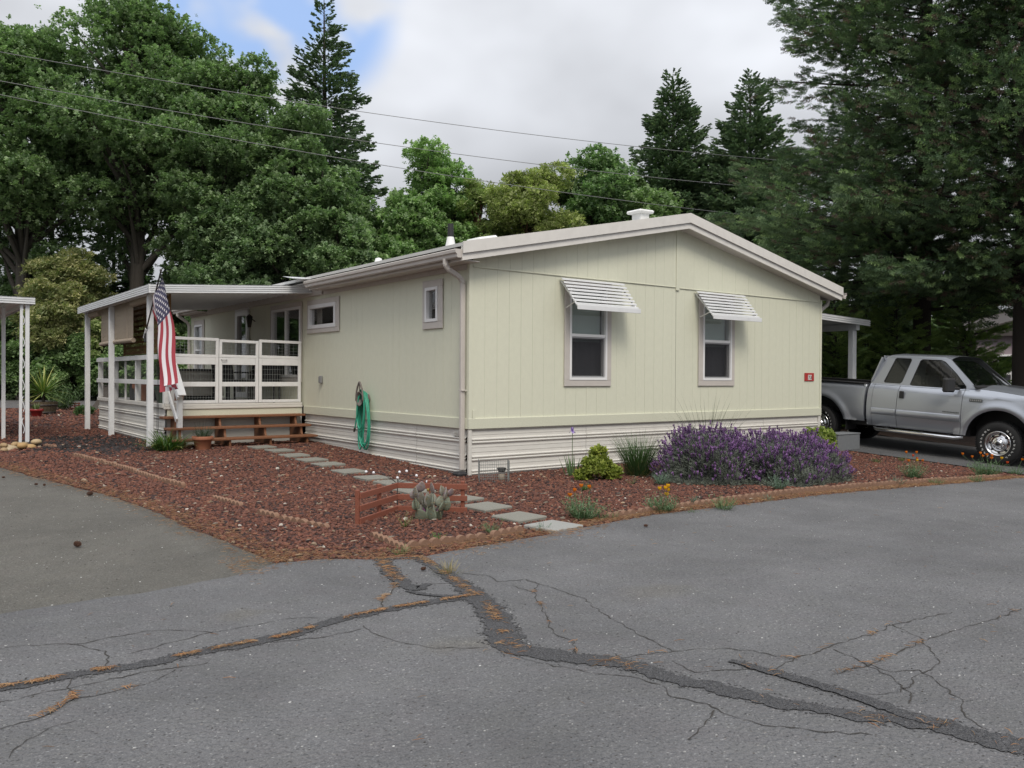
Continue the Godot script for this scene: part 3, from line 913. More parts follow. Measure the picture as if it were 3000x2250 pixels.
func build_house():
	var h := thing("manufactured_house", "pale yellow manufactured house with low gable roof and ribbed skirting", "house")
	var flat := func(_u): return 3.17
	var gtop := func(u): return roof_y(u) - 0.2
	# openings: u0, u1, v0, v1
	var gh := [[1.94, 2.77, 1.45, 3.0], [5.21, 6.04, 1.45, 3.0]]
	var lh := [[-5.82, -4.54, 2.44, 2.92], [-1.23, -0.85, 2.36, 2.91], [-7.82, -6.22, 1.46, 2.94], [-13.57, -12.86, 1.47, 2.87], [-10.20, -9.33, 0.96, 3.06]]
	var st := new_st()
	wall_piece(st, GW, 0.02, HW - 0.02, 0.72, gtop, gh, -0.09, 0.0)
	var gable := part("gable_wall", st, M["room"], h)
	st = new_st()
	wall_piece(st, LW, -HL + 0.02, -0.1, 0.72, flat, lh, -0.09, 0.0)
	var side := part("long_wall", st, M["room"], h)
	st = new_st()
	bx(st, Vector3(HW - 0.1, 0.0, -HL), Vector3(HW, 3.17, -0.1))
	var right := part("rear_long_wall", st, M["siding"], h)
	st = new_st()
	wall_piece(st, Transform3D(Basis(), Vector3(0, 0, -HL)), 0.02, HW - 0.12, 0.0, gtop, [], 0.0, 0.1)
	part("rear_gable_wall", st, M["siding"], h)
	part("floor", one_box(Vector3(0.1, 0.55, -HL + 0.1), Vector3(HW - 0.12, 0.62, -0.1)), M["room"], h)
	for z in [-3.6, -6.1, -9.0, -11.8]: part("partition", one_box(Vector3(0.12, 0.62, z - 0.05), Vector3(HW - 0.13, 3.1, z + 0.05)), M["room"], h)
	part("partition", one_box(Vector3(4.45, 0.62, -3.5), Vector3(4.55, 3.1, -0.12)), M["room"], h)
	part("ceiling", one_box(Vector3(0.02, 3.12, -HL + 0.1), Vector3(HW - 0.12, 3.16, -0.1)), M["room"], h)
	# siding boards
	boards(gable, GW, 0.045, HW / 2.0 - 0.03, 0.872, func(_u): return 3.128, gh)
	boards(gable, GW, HW / 2.0 - 0.02, HW - 0.04, 0.872, func(_u): return 3.118, gh)
	boards(gable, GW, 0.05, HW / 2.0 - 0.045, 3.136, func(u): return maxf(3.14, gtop.call(u)), [], 0.2285, 0.017)
	boards(gable, GW, HW / 2.0 + 0.045, HW - 0.05, 3.126, func(u): return maxf(3.13, gtop.call(u)), [], 0.4, 0.017)
	part("centre_batten", one_box(Vector3(HW / 2.0 - 0.042, 3.075, 0.0135), Vector3(HW / 2.0 + 0.042, roof_y(HW / 2.0) - 0.24, 0.03), 0.003), M["siding"], gable)
	part("drip_strip", one_box(Vector3(0.06, 3.124, 0.0), Vector3(HW / 2.0 - 0.05, 3.14, 0.024), 0.003), M["siding"], gable)
	part("drip_strip", one_box(Vector3(HW / 2.0 + 0.05, 3.114, 0.0), Vector3(HW - 0.06, 3.13, 0.024), 0.003), M["siding"], gable)
	part("corner_board", one_box(Vector3(-0.022, 0.715, -0.045), Vector3(0.04, 3.19, 0.022), 0.004), M["siding"], gable)
	part("corner_board", one_box(Vector3(HW - 0.035, 0.715, -0.06), Vector3(HW + 0.02, 3.17, 0.022), 0.004), M["siding"], gable)
	part("corner_block", one_box(Vector3(0.045, 0.872, 0.0145), Vector3(0.085, 1.0, 0.024), 0.003), M["siding"], gable)
	boards(side, LW, -HL + 0.03, -0.05, 0.872, flat, lh, 0.2285)
	# band boards, with long grain
	for q in [[0.0, 4.3], [4.3, HW]]:
		part("band_board", one_box(Vector3(q[0] - (0.025 if q[0] == 0.0 else -0.001), 0.715, 0.0), Vector3(q[1] + (0.02 if q[1] == HW else -0.001), 0.872, 0.027), 0.004), M["band"], gable)
	part("band_board", one_box(Vector3(-6.05, 0.715, 0.0), Vector3(-0.047, 0.872, 0.026), 0.004, LW), M["band"], side)
	part("band_board", one_box(Vector3(-HL, 0.715, 0.0), Vector3(-12.25, 0.872, 0.026), 0.004, LW), M["band"], side)
	# skirting
	skirting(gable, Transform3D(Basis(), Vector3(0, 0, -0.02)), [0.05, 2.35, 4.75, 7.1, HW - 0.07])
	skirting(side, LW * Transform3D(Basis(), Vector3(0, 0, -0.02)), [-6.05, -3.6, -1.55, -0.085], 0.012)
	skirting(side, LW * Transform3D(Basis(), Vector3(0, 0, -0.02)), [-HL, -12.25], 0.1)
	part("skirting_post", one_box(Vector3(-0.012, -0.05, -0.03), Vector3(0.045, 0.712, 0.012), 0.004), M["skirting"], gable)
	part("skirting_post", one_box(Vector3(HW - 0.065, -0.1, -0.05), Vector3(HW, 0.712, 0.012), 0.004), M["skirting"], gable)
	part("skirting_cap", one_box(Vector3(0.05, 0.70, -0.004), Vector3(HW - 0.07, 0.713, 0.009), 0.002), M["skirting"], gable)
	st = new_st()
	for k in 6: bar(st, LW * Vector3(-0.42, 0.60 + k * 0.012, 0.006), LW * Vector3(-0.22, 0.60 + k * 0.012, 0.006), 0.01, 0.006)
	part("skirting_vent", st, M["skirting"], side)
	# windows
	hung_window(gable, GW, 1.94, 2.77, 1.45, 3.0, 2.185, [0.11, 0.10, 0.10, 0.09])
	hung_window(gable, GW, 5.21, 6.04, 1.45, 3.0, 2.185, [0.12, 0.09, 0.10, 0.09])
	var w: MeshInstance3D = fixed_window(side, LW, -5.82, -4.54, 2.44, 2.92, [0.06, 0.15, 0.09, 0.10], 0.075)
	cloth(w, "curtain", LW, -5.8, -5.55, 2.4, 2.95, -0.16, 30.0, 0.02, "fabric_pale")
	fixed_window(side, LW, -1.23, -0.85, 2.36, 2.91, [0.08, 0.14, 0.11, 0.11], 0.05)
	fixed_window(side, LW, -7.82, -6.22, 1.46, 2.94, [0.08, 0.06, 0.10, 0.10], 0.05, -7.06)
	w = fixed_window(side, LW, -13.57, -12.86, 1.47, 2.87, [0.06, 0.13, 0.10, 0.12], 0.05)
	part("meeting_rail", one_box(Vector3(-13.52, 2.15, -0.03), Vector3(-12.91, 2.2, 0.03), 0.004, LW), M["vinyl"], w)
	part("roller_shade", one_box(Vector3(-13.5, 2.1, -0.11), Vector3(-12.9, 2.9, -0.105), 0, LW), M["shade"], w)
	var door: MeshInstance3D = fixed_window(side, LW, -10.20, -9.33, 0.96, 3.06, [0.06, 0.06, 0.0, 0.06], 0.13, -99.0, "glazed_door", "glass", "white")
	part("handle", one_tube([LW * Vector3(-9.42, 1.95, 0.05), LW * Vector3(-9.42, 1.95, 0.09), LW * Vector3(-9.52, 1.95, 0.09)], 0.012), M["grey_metal"], door)
	# roof: two pitched decks, stepped barge boards, eaves
	var z0 := 0.31
	var z1 := -HL - 0.3
	for s in [-1.0, 1.0]:
		var xe = HW / 2.0 + s * (HW / 2.0 + 0.33)
		var xm := HW / 2.0
		var a := minf(xe, xm)
		var b := maxf(xe, xm)
		var deck := func(y: float, zf: float, zb: float, th: float) -> SurfaceTool:
			var k := new_st()
			var e := [Vector3(a, roof_y(a) + y - th, zf), Vector3(b, roof_y(b) + y - th, zf), Vector3(b, roof_y(b) + y - th, zb), Vector3(a, roof_y(a) + y - th, zb), Vector3(a, roof_y(a) + y, zf), Vector3(b, roof_y(b) + y, zf), Vector3(b, roof_y(b) + y, zb), Vector3(a, roof_y(a) + y, zb)]
			hexa(k, e)
			return k
		var roof := part("roof", deck.call(-0.012, z0 - 0.012, z1, 0.05), M["roof"], h)
		part("upper_barge_board", deck.call(0.0, z0 + 0.012, z0 - 0.01, 0.17), M["barge"], roof)
		part("lower_barge_board", deck.call(-0.171, z0 - 0.02, z0 - 0.05, 0.10), M["barge"], roof)
		part("rake_soffit", deck.call(-0.235, z0 - 0.052, 0.0, 0.015), M["taupe"], roof)
		part("rake_backing", deck.call(-0.065, z0 - 0.022, z0 - 0.05, 0.105), M["barge"], roof)
	var lr := h.get_node("roof")
	# eaves of the long wall: frieze, soffit, fascia, gutter; broken where the porch roof meets the house
	var gut := [Vector2(3.325, -0.325), Vector2(3.325, -0.335), Vector2(3.215, -0.335), Vector2(3.205, -0.345), Vector2(3.20, -0.40), Vector2(3.215, -0.415), Vector2(3.255, -0.42), Vector2(3.275, -0.445), Vector2(3.315, -0.45), Vector2(3.325, -0.44), Vector2(3.318, -0.436)]
	for q in [[-5.1, 0.26], [z1, -12.35]]:
		part("soffit", one_box(Vector3(-0.32, 3.172, q[0]), Vector3(-0.0, 3.187, q[1] - 0.01)), M["taupe"], lr)
		part("fascia", one_box(Vector3(-0.334, 3.16, q[0]), Vector3(-0.322, 3.335, q[1]), 0.003), M["taupe"], lr)
		st = new_st()
		var prof := []
		for p in gut: prof.append(Vector2(p.x, -p.y))
		extrude(st, prof, q[0], q[1] + 0.03, LW)
		for e in [q[0], q[1] + 0.03]:
			var poly := PackedVector2Array()
			for p in gut.slice(1, 10): poly.append(Vector2(-p.y, p.x))
			var idx := Geometry2D.triangulate_polygon(poly)
			for i in range(0, idx.size(), 3): tri(st, LW * Vector3(e, poly[idx[i]].y, poly[idx[i]].x), LW * Vector3(e, poly[idx[i + 1]].y, poly[idx[i + 1]].x), LW * Vector3(e, poly[idx[i + 2]].y, poly[idx[i + 2]].x))
		part("gutter", st, M["taupe"], lr)
	part("frieze", one_box(Vector3(-HL, 3.095, 0.014), Vector3(-0.05, 3.171, 0.028), 0.003, LW), M["taupe"], side)
	st = new_st()
	for q in [[-1.45, 0.01], [-3.4, 0.0]]: bx(st, Vector3(-0.26, 3.168, -2.9 + q[0]), Vector3(-0.08, 3.173, -2.55 + q[0]))
	part("soffit_vent", st, M["skirting"], lr)
	part("porch_ledger", one_box(Vector3(-0.06, 3.10, -12.33), Vector3(0.02, 3.40, -5.11), 0.004), M["taupe"], lr)
	part("roof_flap", one_bar(Vector3(-0.42, 3.37, -5.05), Vector3(-0.15, 3.53, -6.2), 0.5, 0.006), M["white_metal"], lr)
	# downspouts
	var spout := func(pts: Array, parent: Node):
		var k := new_st()
		for i in pts.size() - 1: bar(k, pts[i], pts[i + 1], 0.075, 0.055, 0.01, Vector3(0, 0, 1))
		for i in range(1, pts.size() - 1): lathe(k, [Vector2(0, -0.036), Vector2(0.036, -0.02), Vector2(0.036, 0.02), Vector2(0, 0.036)], 8, Transform3D(Basis(), pts[i]))
		var o := part("downspout", k, M["taupe"], parent)
		return o
	var d1: MeshInstance3D = spout.call([Vector3(-0.39, 3.22, -0.06), Vector3(-0.39, 3.13, -0.06), Vector3(-0.34, 3.07, -0.06), Vector3(-0.12, 2.97, -0.085), Vector3(-0.068, 2.90, -0.09), Vector3(-0.066, 0.10, -0.09)], side)
	part("strap", one_box(Vector3(-0.105, 1.28, -0.14), Vector3(-0.02, 1.30, -0.04), 0.002), M["taupe"], d1)
	part("drain_shoe", one_box(Vector3(-0.20, 0.0, -0.16), Vector3(-0.03, 0.085, 0.03), 0.03), M["black_plastic"], d1)
	spout.call([Vector3(-0.39, 3.22, -HL + 0.1), Vector3(-0.39, 3.14, -HL + 0.1), Vector3(-0.12, 2.97, -HL + 0.05), Vector3(-0.068, 2.88, -HL + 0.05), Vector3(-0.066, 0.2, -HL + 0.05)], side)
	st = new_st()
	var rp := []
	for p in gut: rp.append(Vector2(p.x, -p.y + HW))
	extrude(st, rp, -(z0 + 0.02), -z1, Transform3D(Basis(Vector3(0, 0, -1), Vector3(0, 1, 0), Vector3(1, 0, 0)), Vector3.ZERO))
	part("gutter", st, M["taupe"], h.get_node("roof"))
	spout.call([Vector3(HW + 0.36, 3.2, -0.05), Vector3(HW + 0.33, 3.1, -0.05), Vector3(HW + 0.10, 2.98, -0.05), Vector3(HW + 0.05, 2.9, -0.05), Vector3(HW + 0.05, 0.1, -0.05)], right)
	# roof fittings
	var vent := part("roof_vent", one_box(Vector3(-0.12, 0, -0.12), Vector3(0.12, 0.24, 0.12), 0.02, Transform3D(Basis(), Vector3(4.29, 4.32, -0.7))), M["white"], lr)
	part("vent_hood", one_box(Vector3(-0.19, 0.215, -0.19), Vector3(0.19, 0.275, 0.19), 0.025, Transform3D(Basis(Vector3(0, 0, 1), 0.03), Vector3(4.29, 4.32, -0.7))), M["white"], vent)
	var low := part("roof_vent", one_box(Vector3(-0.2, 0, -0.2), Vector3(0.2, 0.10, 0.2), 0.03, Transform3D(Basis(Vector3(0, 0, 1), 0.2), Vector3(0.92, 3.69, -1.0))), M["white"], lr)
	part("vent_base", one_box(Vector3(-0.2, -0.1, -0.2), Vector3(0.2, 0.0, 0.2), 0, Transform3D(Basis(Vector3(0, 0, 1), 0.2), Vector3(0.92, 3.69, -1.0))), M["white"], low)
	st = new_st()
	lathe(st, [Vector2(0.13, 0), Vector2(0.10, 0.06), Vector2(0.06, 0.26), Vector2(0.055, 0.28)], 14, Transform3D(Basis(), Vector3(0.62, 3.55, -1.5)))
	var flash := part("pipe_flashing", st, M["white"], lr)
	part("vent_pipe", one_tube([Vector3(0.62, 3.6, -1.5), Vector3(0.62, 4.05, -1.5)], 0.05, 12), M["black_plastic"], flash)
	st = new_st()
	lathe(st, [Vector2(0.13, 0), Vector2(0.10, 0.06), Vector2(0.06, 0.22), Vector2(0.0, 0.24)], 14, Transform3D(Basis(), Vector3(0.6, 3.52, -4.0)))
	part("pipe_flashing", st, M["white"], lr)

	# things fixed to the house
	for x in [2.41, 5.66]:
		var a := thing("window_awning", "white aluminium slat awning over the window by the corner downspout" if x < 4 else "white aluminium slat awning over the window nearer the number sign", "awning", Vector3(x, 0, 0), 0, "slat awnings on the gable wall")
		var n := 8
		for k in n:
			var f := float(k) / n
			var y := lerpf(3.10, 2.625, f)
			var z := lerpf(0.04, 0.42, f)
			st = new_st()
			var pr := [Vector2(y, z), Vector2(y - 0.004, z + 0.02), Vector2(y - 0.018, z + 0.058), Vector2(y - 0.042, z + 0.060), Vector2(y - 0.042, z + 0.056), Vector2(y - 0.023, z + 0.054), Vector2(y - 0.008, z + 0.02), Vector2(y - 0.004, z)]
			extrude(st, pr, -0.70, 0.70)
			part("slat", st, M["white_metal"], a)
		part("lip", one_bar(Vector3(-0.70, 2.60, 0.475), Vector3(0.70, 2.60, 0.475), 0.012, 0.075, 0.003), M["white_metal"], a)
		for s in [-0.66, 0.66]:
			part("rib", one_bar(Vector3(s, 3.05, 0.03), Vector3(s, 2.60, 0.46), 0.02, 0.02), M["white_metal"], a)
			part("arm", one_tube([Vector3(s * 0.84, 2.62, 0.04), Vector3(s * 0.97, 2.70, 0.36)], 0.011, 6), M["white_metal"], a)
	var sg := thing("number_sign", "small red plaque with number 73 on the gable wall", "sign", Vector3(8.605, 1.53, 0.013))
	part("plaque", one_box(Vector3(-0.165, -0.085, 0), Vector3(0.165, 0.085, 0.012), 0.003), M["sign_red"], sg)
	for k in 2:
		var px := -0.025 + k * 0.066
		part("digit_tile", one_box(Vector3(px - 0.03, -0.058, 0.012), Vector3(px + 0.03, 0.045, 0.016)), M["sign_white"], sg)
		var tm := TextMesh.new()
		tm.text = "73"[k]
		var font := SystemFont.new()
		font.font_names = PackedStringArray(["Droid Sans"])
		font.font_weight = 700
		tm.font = font
		tm.font_size = 64
		tm.pixel_size = 0.0015
		tm.depth = 0.002
		var d := obj("digit", tm, M["black"], sg)
		d.position = Vector3(px, -0.007, 0.018)
	var eb := thing("outlet_box", "small grey weatherproof outlet box on the long wall", "outlet box", LW * Vector3(-5.19, 1.42, 0.012), -PI / 2)
	part("cover", one_box(Vector3(-0.05, -0.075, 0), Vector3(0.05, 0.075, 0.05), 0.012), M["grey_metal"], eb)
	part("lid", one_box(Vector3(-0.04, -0.06, 0.0505), Vector3(0.04, 0.055, 0.062), 0.008), M["grey_metal"], eb)
	var pl := thing("porch_light", "dark carriage lantern on the wall beside the porch door", "lantern", LW * Vector3(-8.9, 2.75, 0.012), -PI / 2)
	part("bracket", one_tube([Vector3(0, 0.0, 0), Vector3(0, 0.06, 0.08), Vector3(0, 0.14, 0.12)], 0.012), M["dark_metal"], pl)
	st = new_st()
	lathe(st, [Vector2(0.04, -0.14), Vector2(0.075, 0.1), Vector2(0.085, 0.1), Vector2(0.0, 0.18)], 6, Transform3D(Basis(), Vector3(0, 0.0, 0.14)))
	part("lantern", st, M["dark_metal"], pl)
	# hose on its hanger
	var hg := thing("hose_hanger", "brown plastic hose hanger with pointed loop on the long wall", "hose hanger", LW * Vector3(-3.22, 1.09, 0.012), -PI / 2)
	st = new_st()
	lathe(st, [Vector2(0.085, 0.0), Vector2(0.08, 0.12), Vector2(0.13, 0.17), Vector2(0.135, 0.175), Vector2(0.12, 0.178), Vector2(0.075, 0.13), Vector2(0.07, 0.01), Vector2(0, 0.01)], 20, Transform3D(Basis(Vector3.RIGHT, PI / 2), Vector3.ZERO))
	part("spool", st, M["hanger"], hg)
	var loop := []
	for k in 25:
		var a := lerpf(-0.25, PI + 0.25, k / 24.0)
		loop.append(Vector3(0.13 * cos(a) * (1.0 - 0.55 * pow(maxf(sin(a), 0), 3)), 0.30 * maxf(sin(a), -0.1), 0.17))
	part("loop", one_tube(loop, 0.016, 8), M["hanger"], hg)
	part("stay", one_bar(Vector3(0, 0.12, 0.17), Vector3(0, 0.27, 0.17), 0.015, 0.015), M["hanger"], hg)
	var ho := thing("garden_hose", "green garden hose coiled in hanging loops on the hose hanger", "hose", LW * Vector3(-3.22, 1.09, 0.012), -PI / 2)
	rng.seed = 4
	var coil := []
	for k in 9:
		var drop := rnd(0.80, 0.92) if k < 7 else rnd(0.52, 0.6)
		var sw := rnd(0.10, 0.24)
		var off := rnd(-0.10, 0.09)
		for j in 33:
			var a := TAU * j / 32.0 + PI / 2
			var up := sin(a) * 0.5 + 0.5
			var y := lerpf(-drop, 0.10 + 0.008 * k, up)
			var wide := lerpf(sw, 0.10, pow(up, 3))
			coil.append(Vector3(cos(a) * wide + off * (1.0 - up), y, 0.035 + 0.013 * k + 0.02 * (1.0 - up)))
	part("coil", one_tube(coil, 0.0135, 7), M["hose"], ho)
	part("loose_end", one_tube([Vector3(-0.22, -0.55, 0.15), Vector3(-0.10, -0.30, 0.17), Vector3(-0.08, 0.0, 0.15), Vector3(-0.03, 0.09, 0.13)], 0.012, 7), M["hose"], ho)
	part("coupling", one_tube([Vector3(-0.24, -0.60, 0.15), Vector3(-0.215, -0.53, 0.15)], 0.02, 8), M["dark_metal"], ho)

# ---------------------------------------------------------------- porch
func flutes(h: float, n: int) -> Array:   # cross-section of a fluted metal fascia: Vector2(y, out)
	var p := [Vector2(0, 0.0)]
	for k in n:
		var a := h * k / n
		var d := h / n
		p.append(Vector2(a + d * 0.02, 0.022)); p.append(Vector2(a + d * 0.66, 0.022)); p.append(Vector2(a + d * 0.72, 0.0)); p.append(Vector2(a + d * 0.98, 0.0))
	p.append(Vector2(h, 0.022)); p.append(Vector2(h, -0.03))
	return p
func wire_grid(parent: Node, x0: float, x1: float, y0: float, y1: float, z: float, dx := 0.052, dy := 0.1):
	var st := new_st()
	for k in int((x1 - x0) / dx): bx(st, Vector3(x0 + (k + 0.5) * dx, y0, z), Vector3(x0 + (k + 0.5) * dx + 0.0035, y1, z + 0.0035))
	for k in int((y1 - y0) / dy): bx(st, Vector3(x0, y0 + (k + 0.5) * dy, z + 0.0036), Vector3(x1, y0 + (k + 0.5) * dy + 0.0035, z + 0.007))
	part("wire_mesh", st, M["wire"], parent)
func rail_section(called: String, label: String, cat: String, x0: float, x1: float, top: float, lean: float) -> Node3D:
	var r := thing(called, label, cat, Vector3(x0, 0, -6.13), 0, "white front railing panels of the porch")
	var w := x1 - x0
	for q in [[0.0, 0.06], [w - 0.06, w]]: part("stile", one_box(Vector3(q[0], 0.955, -0.02), Vector3(q[1], 1.84, 0.02), 0.004), M["white"], r)
	for q in [[0.955, 1.01], [1.275, 1.365], [1.70, 1.84]]: part("rail", one_box(Vector3(0.061, q[0], -0.018), Vector3(w - 0.061, q[1], 0.018), 0.004), M["white"], r)
	var t := Transform3D(Basis(Vector3(0, 0, 1), lean), Vector3(0, 1.845, 0))
	var st := new_st()
	frame_ring(st, t, 0.0, w, 0.0, top - 1.845, 0.055, -0.018, 0.022)
	part("upper_frame", st, M["white"], r)
	wire_grid(r, 0.06, w - 0.06, 1.01, 1.275, -0.03)
	wire_grid(r, 0.06, w - 0.06, 1.365, 1.70, -0.03)
	wire_grid(r, 0.055, w - 0.055, 1.90, top - 0.05, -0.03, 0.08, 0.06)
	return r
func pot(called: String, label: String, at: Vector3, r: float, h: float, m: String, group := "") -> Node3D:
	var p := thing(called, label, "flower pot", at, 0, group)
	var st := new_st()
	lathe(st, [Vector2(0, 0.005), Vector2(r * 0.62, 0), Vector2(r * 0.66, 0.02), Vector2(r * 0.86, h * 0.72), Vector2(r * 0.98, h * 0.75), Vector2(r, h * 0.79), Vector2(r, h * 0.98), Vector2(r * 0.97, h), Vector2(r * 0.88, h), Vector2(r * 0.84, h * 0.86)], 24)
	part("body", st, M[m], p)
	st = new_st()
	lathe(st, [Vector2(r * 0.845, h * 0.86), Vector2(0, h * 0.88)], 24)
	part("soil", st, M["soil"], p)
	return p
func build_porch():
	var d := thing("porch_deck", "raised porch deck with ribbed skirting and pale yellow face board", "deck", Vector3.ZERO)
	for k in 19: part("deck_board", one_box(Vector3(-2.72 + k * 0.142, 0.885, -12.1), Vector3(-2.72 + k * 0.142 + 0.136, 0.925, -6.16), 0.004), M["taupe"], d)
	part("face_board", one_box(Vector3(-2.70, 0.70, -6.15), Vector3(-0.03, 0.845, -6.115), 0.004), M["band"], d)
	part("edge_trim", one_box(Vector3(-2.76, 0.847, -6.16), Vector3(-0.03, 0.895, -6.09), 0.006), M["skirting"], d)
	part("edge_trim", one_box(Vector3(-2.74, 0.897, -6.158), Vector3(-0.03, 0.945, -6.10), 0.006), M["skirting"], d)
	part("edge_trim", one_box(Vector3(-2.77, 0.87, -12.1), Vector3(-2.725, 0.95, -6.165), 0.006), M["skirting"], d)
	skirting(d, LW * Transform3D(Basis(), Vector3(0, 0, 2.72)), [-12.1, -9.4, -7.6, -6.15], 0.16)
	part("riser_panel", one_box(Vector3(-2.70, 0.1, -6.16), Vector3(-0.03, 0.698, -6.14)), M["skirting"], d)
	part("back_skirting", one_box(Vector3(-2.70, 0.1, -12.1), Vector3(-0.03, 0.88, -12.08)), M["skirting"], d)
	# steps
	var s := thing("porch_steps", "brown stained wooden steps of three long treads", "steps", Vector3(0, 0.0, 0))
	for q in [[0.72, -5.82], [0.525, -5.52], [0.33, -5.22]]:
		part("tread", one_box(Vector3(-2.84, q[0] - 0.042, q[1] - 0.30), Vector3(-0.08, q[0], q[1] - 0.155), 0.006), M["step_wood"], s)
		part("tread", one_box(Vector3(-2.84, q[0] - 0.042, q[1] - 0.147), Vector3(-0.08, q[0], q[1]), 0.006), M["step_wood"], s)
	for x in [-2.62, -1.80, -1.02, -0.28]:
		var poly := PackedVector2Array([Vector2(-6.11, 0.12), Vector2(-6.11, 0.677), Vector2(-5.86, 0.677), Vector2(-5.86, 0.60), Vector2(-5.80, 0.482), Vector2(-5.56, 0.482), Vector2(-5.56, 0.40), Vector2(-5.50, 0.287), Vector2(-5.26, 0.287), Vector2(-5.26, 0.12), Vector2(-5.36, 0.12)])
		var st := new_st()
		prism(st, poly, x - 0.02, x + 0.02, Transform3D(Basis(Vector3(0, 0, 1), Vector3(0, 1, 0), Vector3(1, 0, 0)), Vector3.ZERO))
		part("stringer", st, M["step_wood"], s)
	# railing
	rail_section("porch_railing", "white porch railing panel with wire mesh next to the handrail", "railing", -2.63, -1.745, 2.225, -0.012)
	var gate := rail_section("porch_gate", "white porch gate with small latch between two railing panels", "gate", -1.735, -0.955, 2.195, -0.014)
	part("latch", one_tube([Vector3(0.04, 1.80, 0.02), Vector3(0.05, 1.79, 0.05), Vector3(0.13, 1.79, 0.05), Vector3(0.15, 1.80, 0.02)], 0.008, 6), M["grey_metal"], gate)
	rail_section("porch_railing", "white porch railing panel with wire mesh against the house wall", "railing", -0.945, -0.06, 2.215, -0.014)
	var sr := thing("side_railing", "white two rail porch railing along the deck's long open side", "railing", Vector3(-2.70, 0, 0))
	for z in [-12.05, -10.42, -8.35, -6.2]: part("post", one_box(Vector3(-0.05, 0.95, z - 0.05), Vector3(0.05, 1.90, z + 0.05), 0.006), M["white"], sr)
	for z in [-9.45, -7.25]: part("baluster", one_box(Vector3(-0.02, 0.95, z - 0.02), Vector3(0.02, 1.79, z + 0.02), 0.004), M["white"], sr)
	for q in [[1.795, 1.89], [1.305, 1.40]]: part("rail", one_box(Vector3(-0.085, q[0], -12.1), Vector3(-0.052, q[1], -6.15), 0.004), M["white"], sr)
	var ml := new_st()
	for k in 56: bx(ml, Vector3(-0.04, 0.96, -12.0 + k * 0.103), Vector3(-0.037, 1.79, -11.997 + k * 0.103))
	part("wire_mesh", ml, M["wire"], sr)
	# stair handrail
	var hr := thing("stair_handrail", "white sloping handrail with newel post beside the porch steps", "handrail", Vector3.ZERO)
	part("newel", one_box(Vector3(-2.645, 0.08, -5.70), Vector3(-2.555, 1.10, -5.61), 0.006), M["white"], hr)
	part("cap_board", one_bar(Vector3(-2.60, 1.93, -6.36), Vector3(-2.60, 1.12, -5.50), 0.15, 0.035, 0.006), M["white"], hr)
	part("side_board", one_bar(Vector3(-2.665, 1.84, -6.32), Vector3(-2.665, 1.06, -5.52), 0.035, 0.09, 0.005), M["white"], hr)
	part("lower_rail", one_bar(Vector3(-2.665, 1.29, -6.30), Vector3(-2.665, 0.66, -5.60), 0.035, 0.09, 0.005), M["white"], hr)
	# porch roof
	var pr := thing("porch_roof", "white aluminium flat porch roof with fluted fascia on posts", "porch roof", Vector3.ZERO)
	var ry := func(x): return 3.305 + x * 0.060
	var zf := -5.58
	var zb := -12.3
	var n := 22
	for k in n:
		var a := lerpf(zb, zf, float(k) / n)
		var b := lerpf(zb, zf, float(k + 1) / n)
		var m := (b - a)
		var st := new_st()
		var prof := [Vector2(0, a), Vector2(0, a + m * 0.30), Vector2(-0.016, a + m * 0.34), Vector2(-0.016, a + m * 0.44), Vector2(0, a + m * 0.48), Vector2(0, a + m * 0.78), Vector2(-0.04, a + m * 0.82), Vector2(-0.04, a + m * 0.96), Vector2(0, b - 0.002)]
		for i in prof.size() - 1:
			var p: Vector2 = prof[i]
			var q: Vector2 = prof[i + 1]
			quad(st, Vector3(-0.04, ry.call(-0.04) + p.x - 0.05, p.y), Vector3(-0.04, ry.call(-0.04) + q.x - 0.05, q.y), Vector3(-3.14, ry.call(-3.14) + q.x - 0.05, q.y), Vector3(-3.14, ry.call(-3.14) + p.x - 0.05, p.y))
		part("roof_pan", st, M["white_metal"], pr)
	var top := new_st()
	hexa(top, [Vector3(-3.14, ry.call(-3.14) - 0.03, zf), Vector3(-0.04, ry.call(-0.04) - 0.03, zf), Vector3(-0.04, ry.call(-0.04) - 0.03, zb), Vector3(-3.14, ry.call(-3.14) - 0.03, zb), Vector3(-3.14, ry.call(-3.14) - 0.015, zf), Vector3(-0.04, ry.call(-0.04) - 0.015, zf), Vector3(-0.04, ry.call(-0.04) - 0.015, zb), Vector3(-3.14, ry.call(-3.14) - 0.015, zb)])
	part("roof_deck", top, M["white_metal"], pr)
	var st := new_st()
	var slope := atan(0.06)
	extrude(st, flutes(0.155, 4), -3.16, 0.0, Transform3D(Basis(Vector3(0, 0, 1), slope), Vector3(0, ry.call(0.0) - 0.15, zf + 0.005)))
	part("front_fascia", st, M["white_metal"], pr)
	st = new_st()
	extrude(st, flutes(0.155, 4), zb, zf + 0.01, LW * Transform3D(Basis(), Vector3(0, ry.call(-3.16) - 0.15, 3.15)))
	part("side_fascia", st, M["white_metal"], pr)
	st = new_st()
	bx(st, Vector3(-3.165, ry.call(-3.16) - 0.152, zf - 0.02), Vector3(-3.13, ry.call(-3.16) + 0.008, zf + 0.02))
	part("corner_cap", st, M["white_metal"], pr)
	part("beam", one_box(Vector3(-3.06, ry.call(-3.0) - 0.15, zb + 0.03), Vector3(-2.97, ry.call(-3.0) - 0.055, zf - 0.06), 0.004), M["white_metal"], pr)
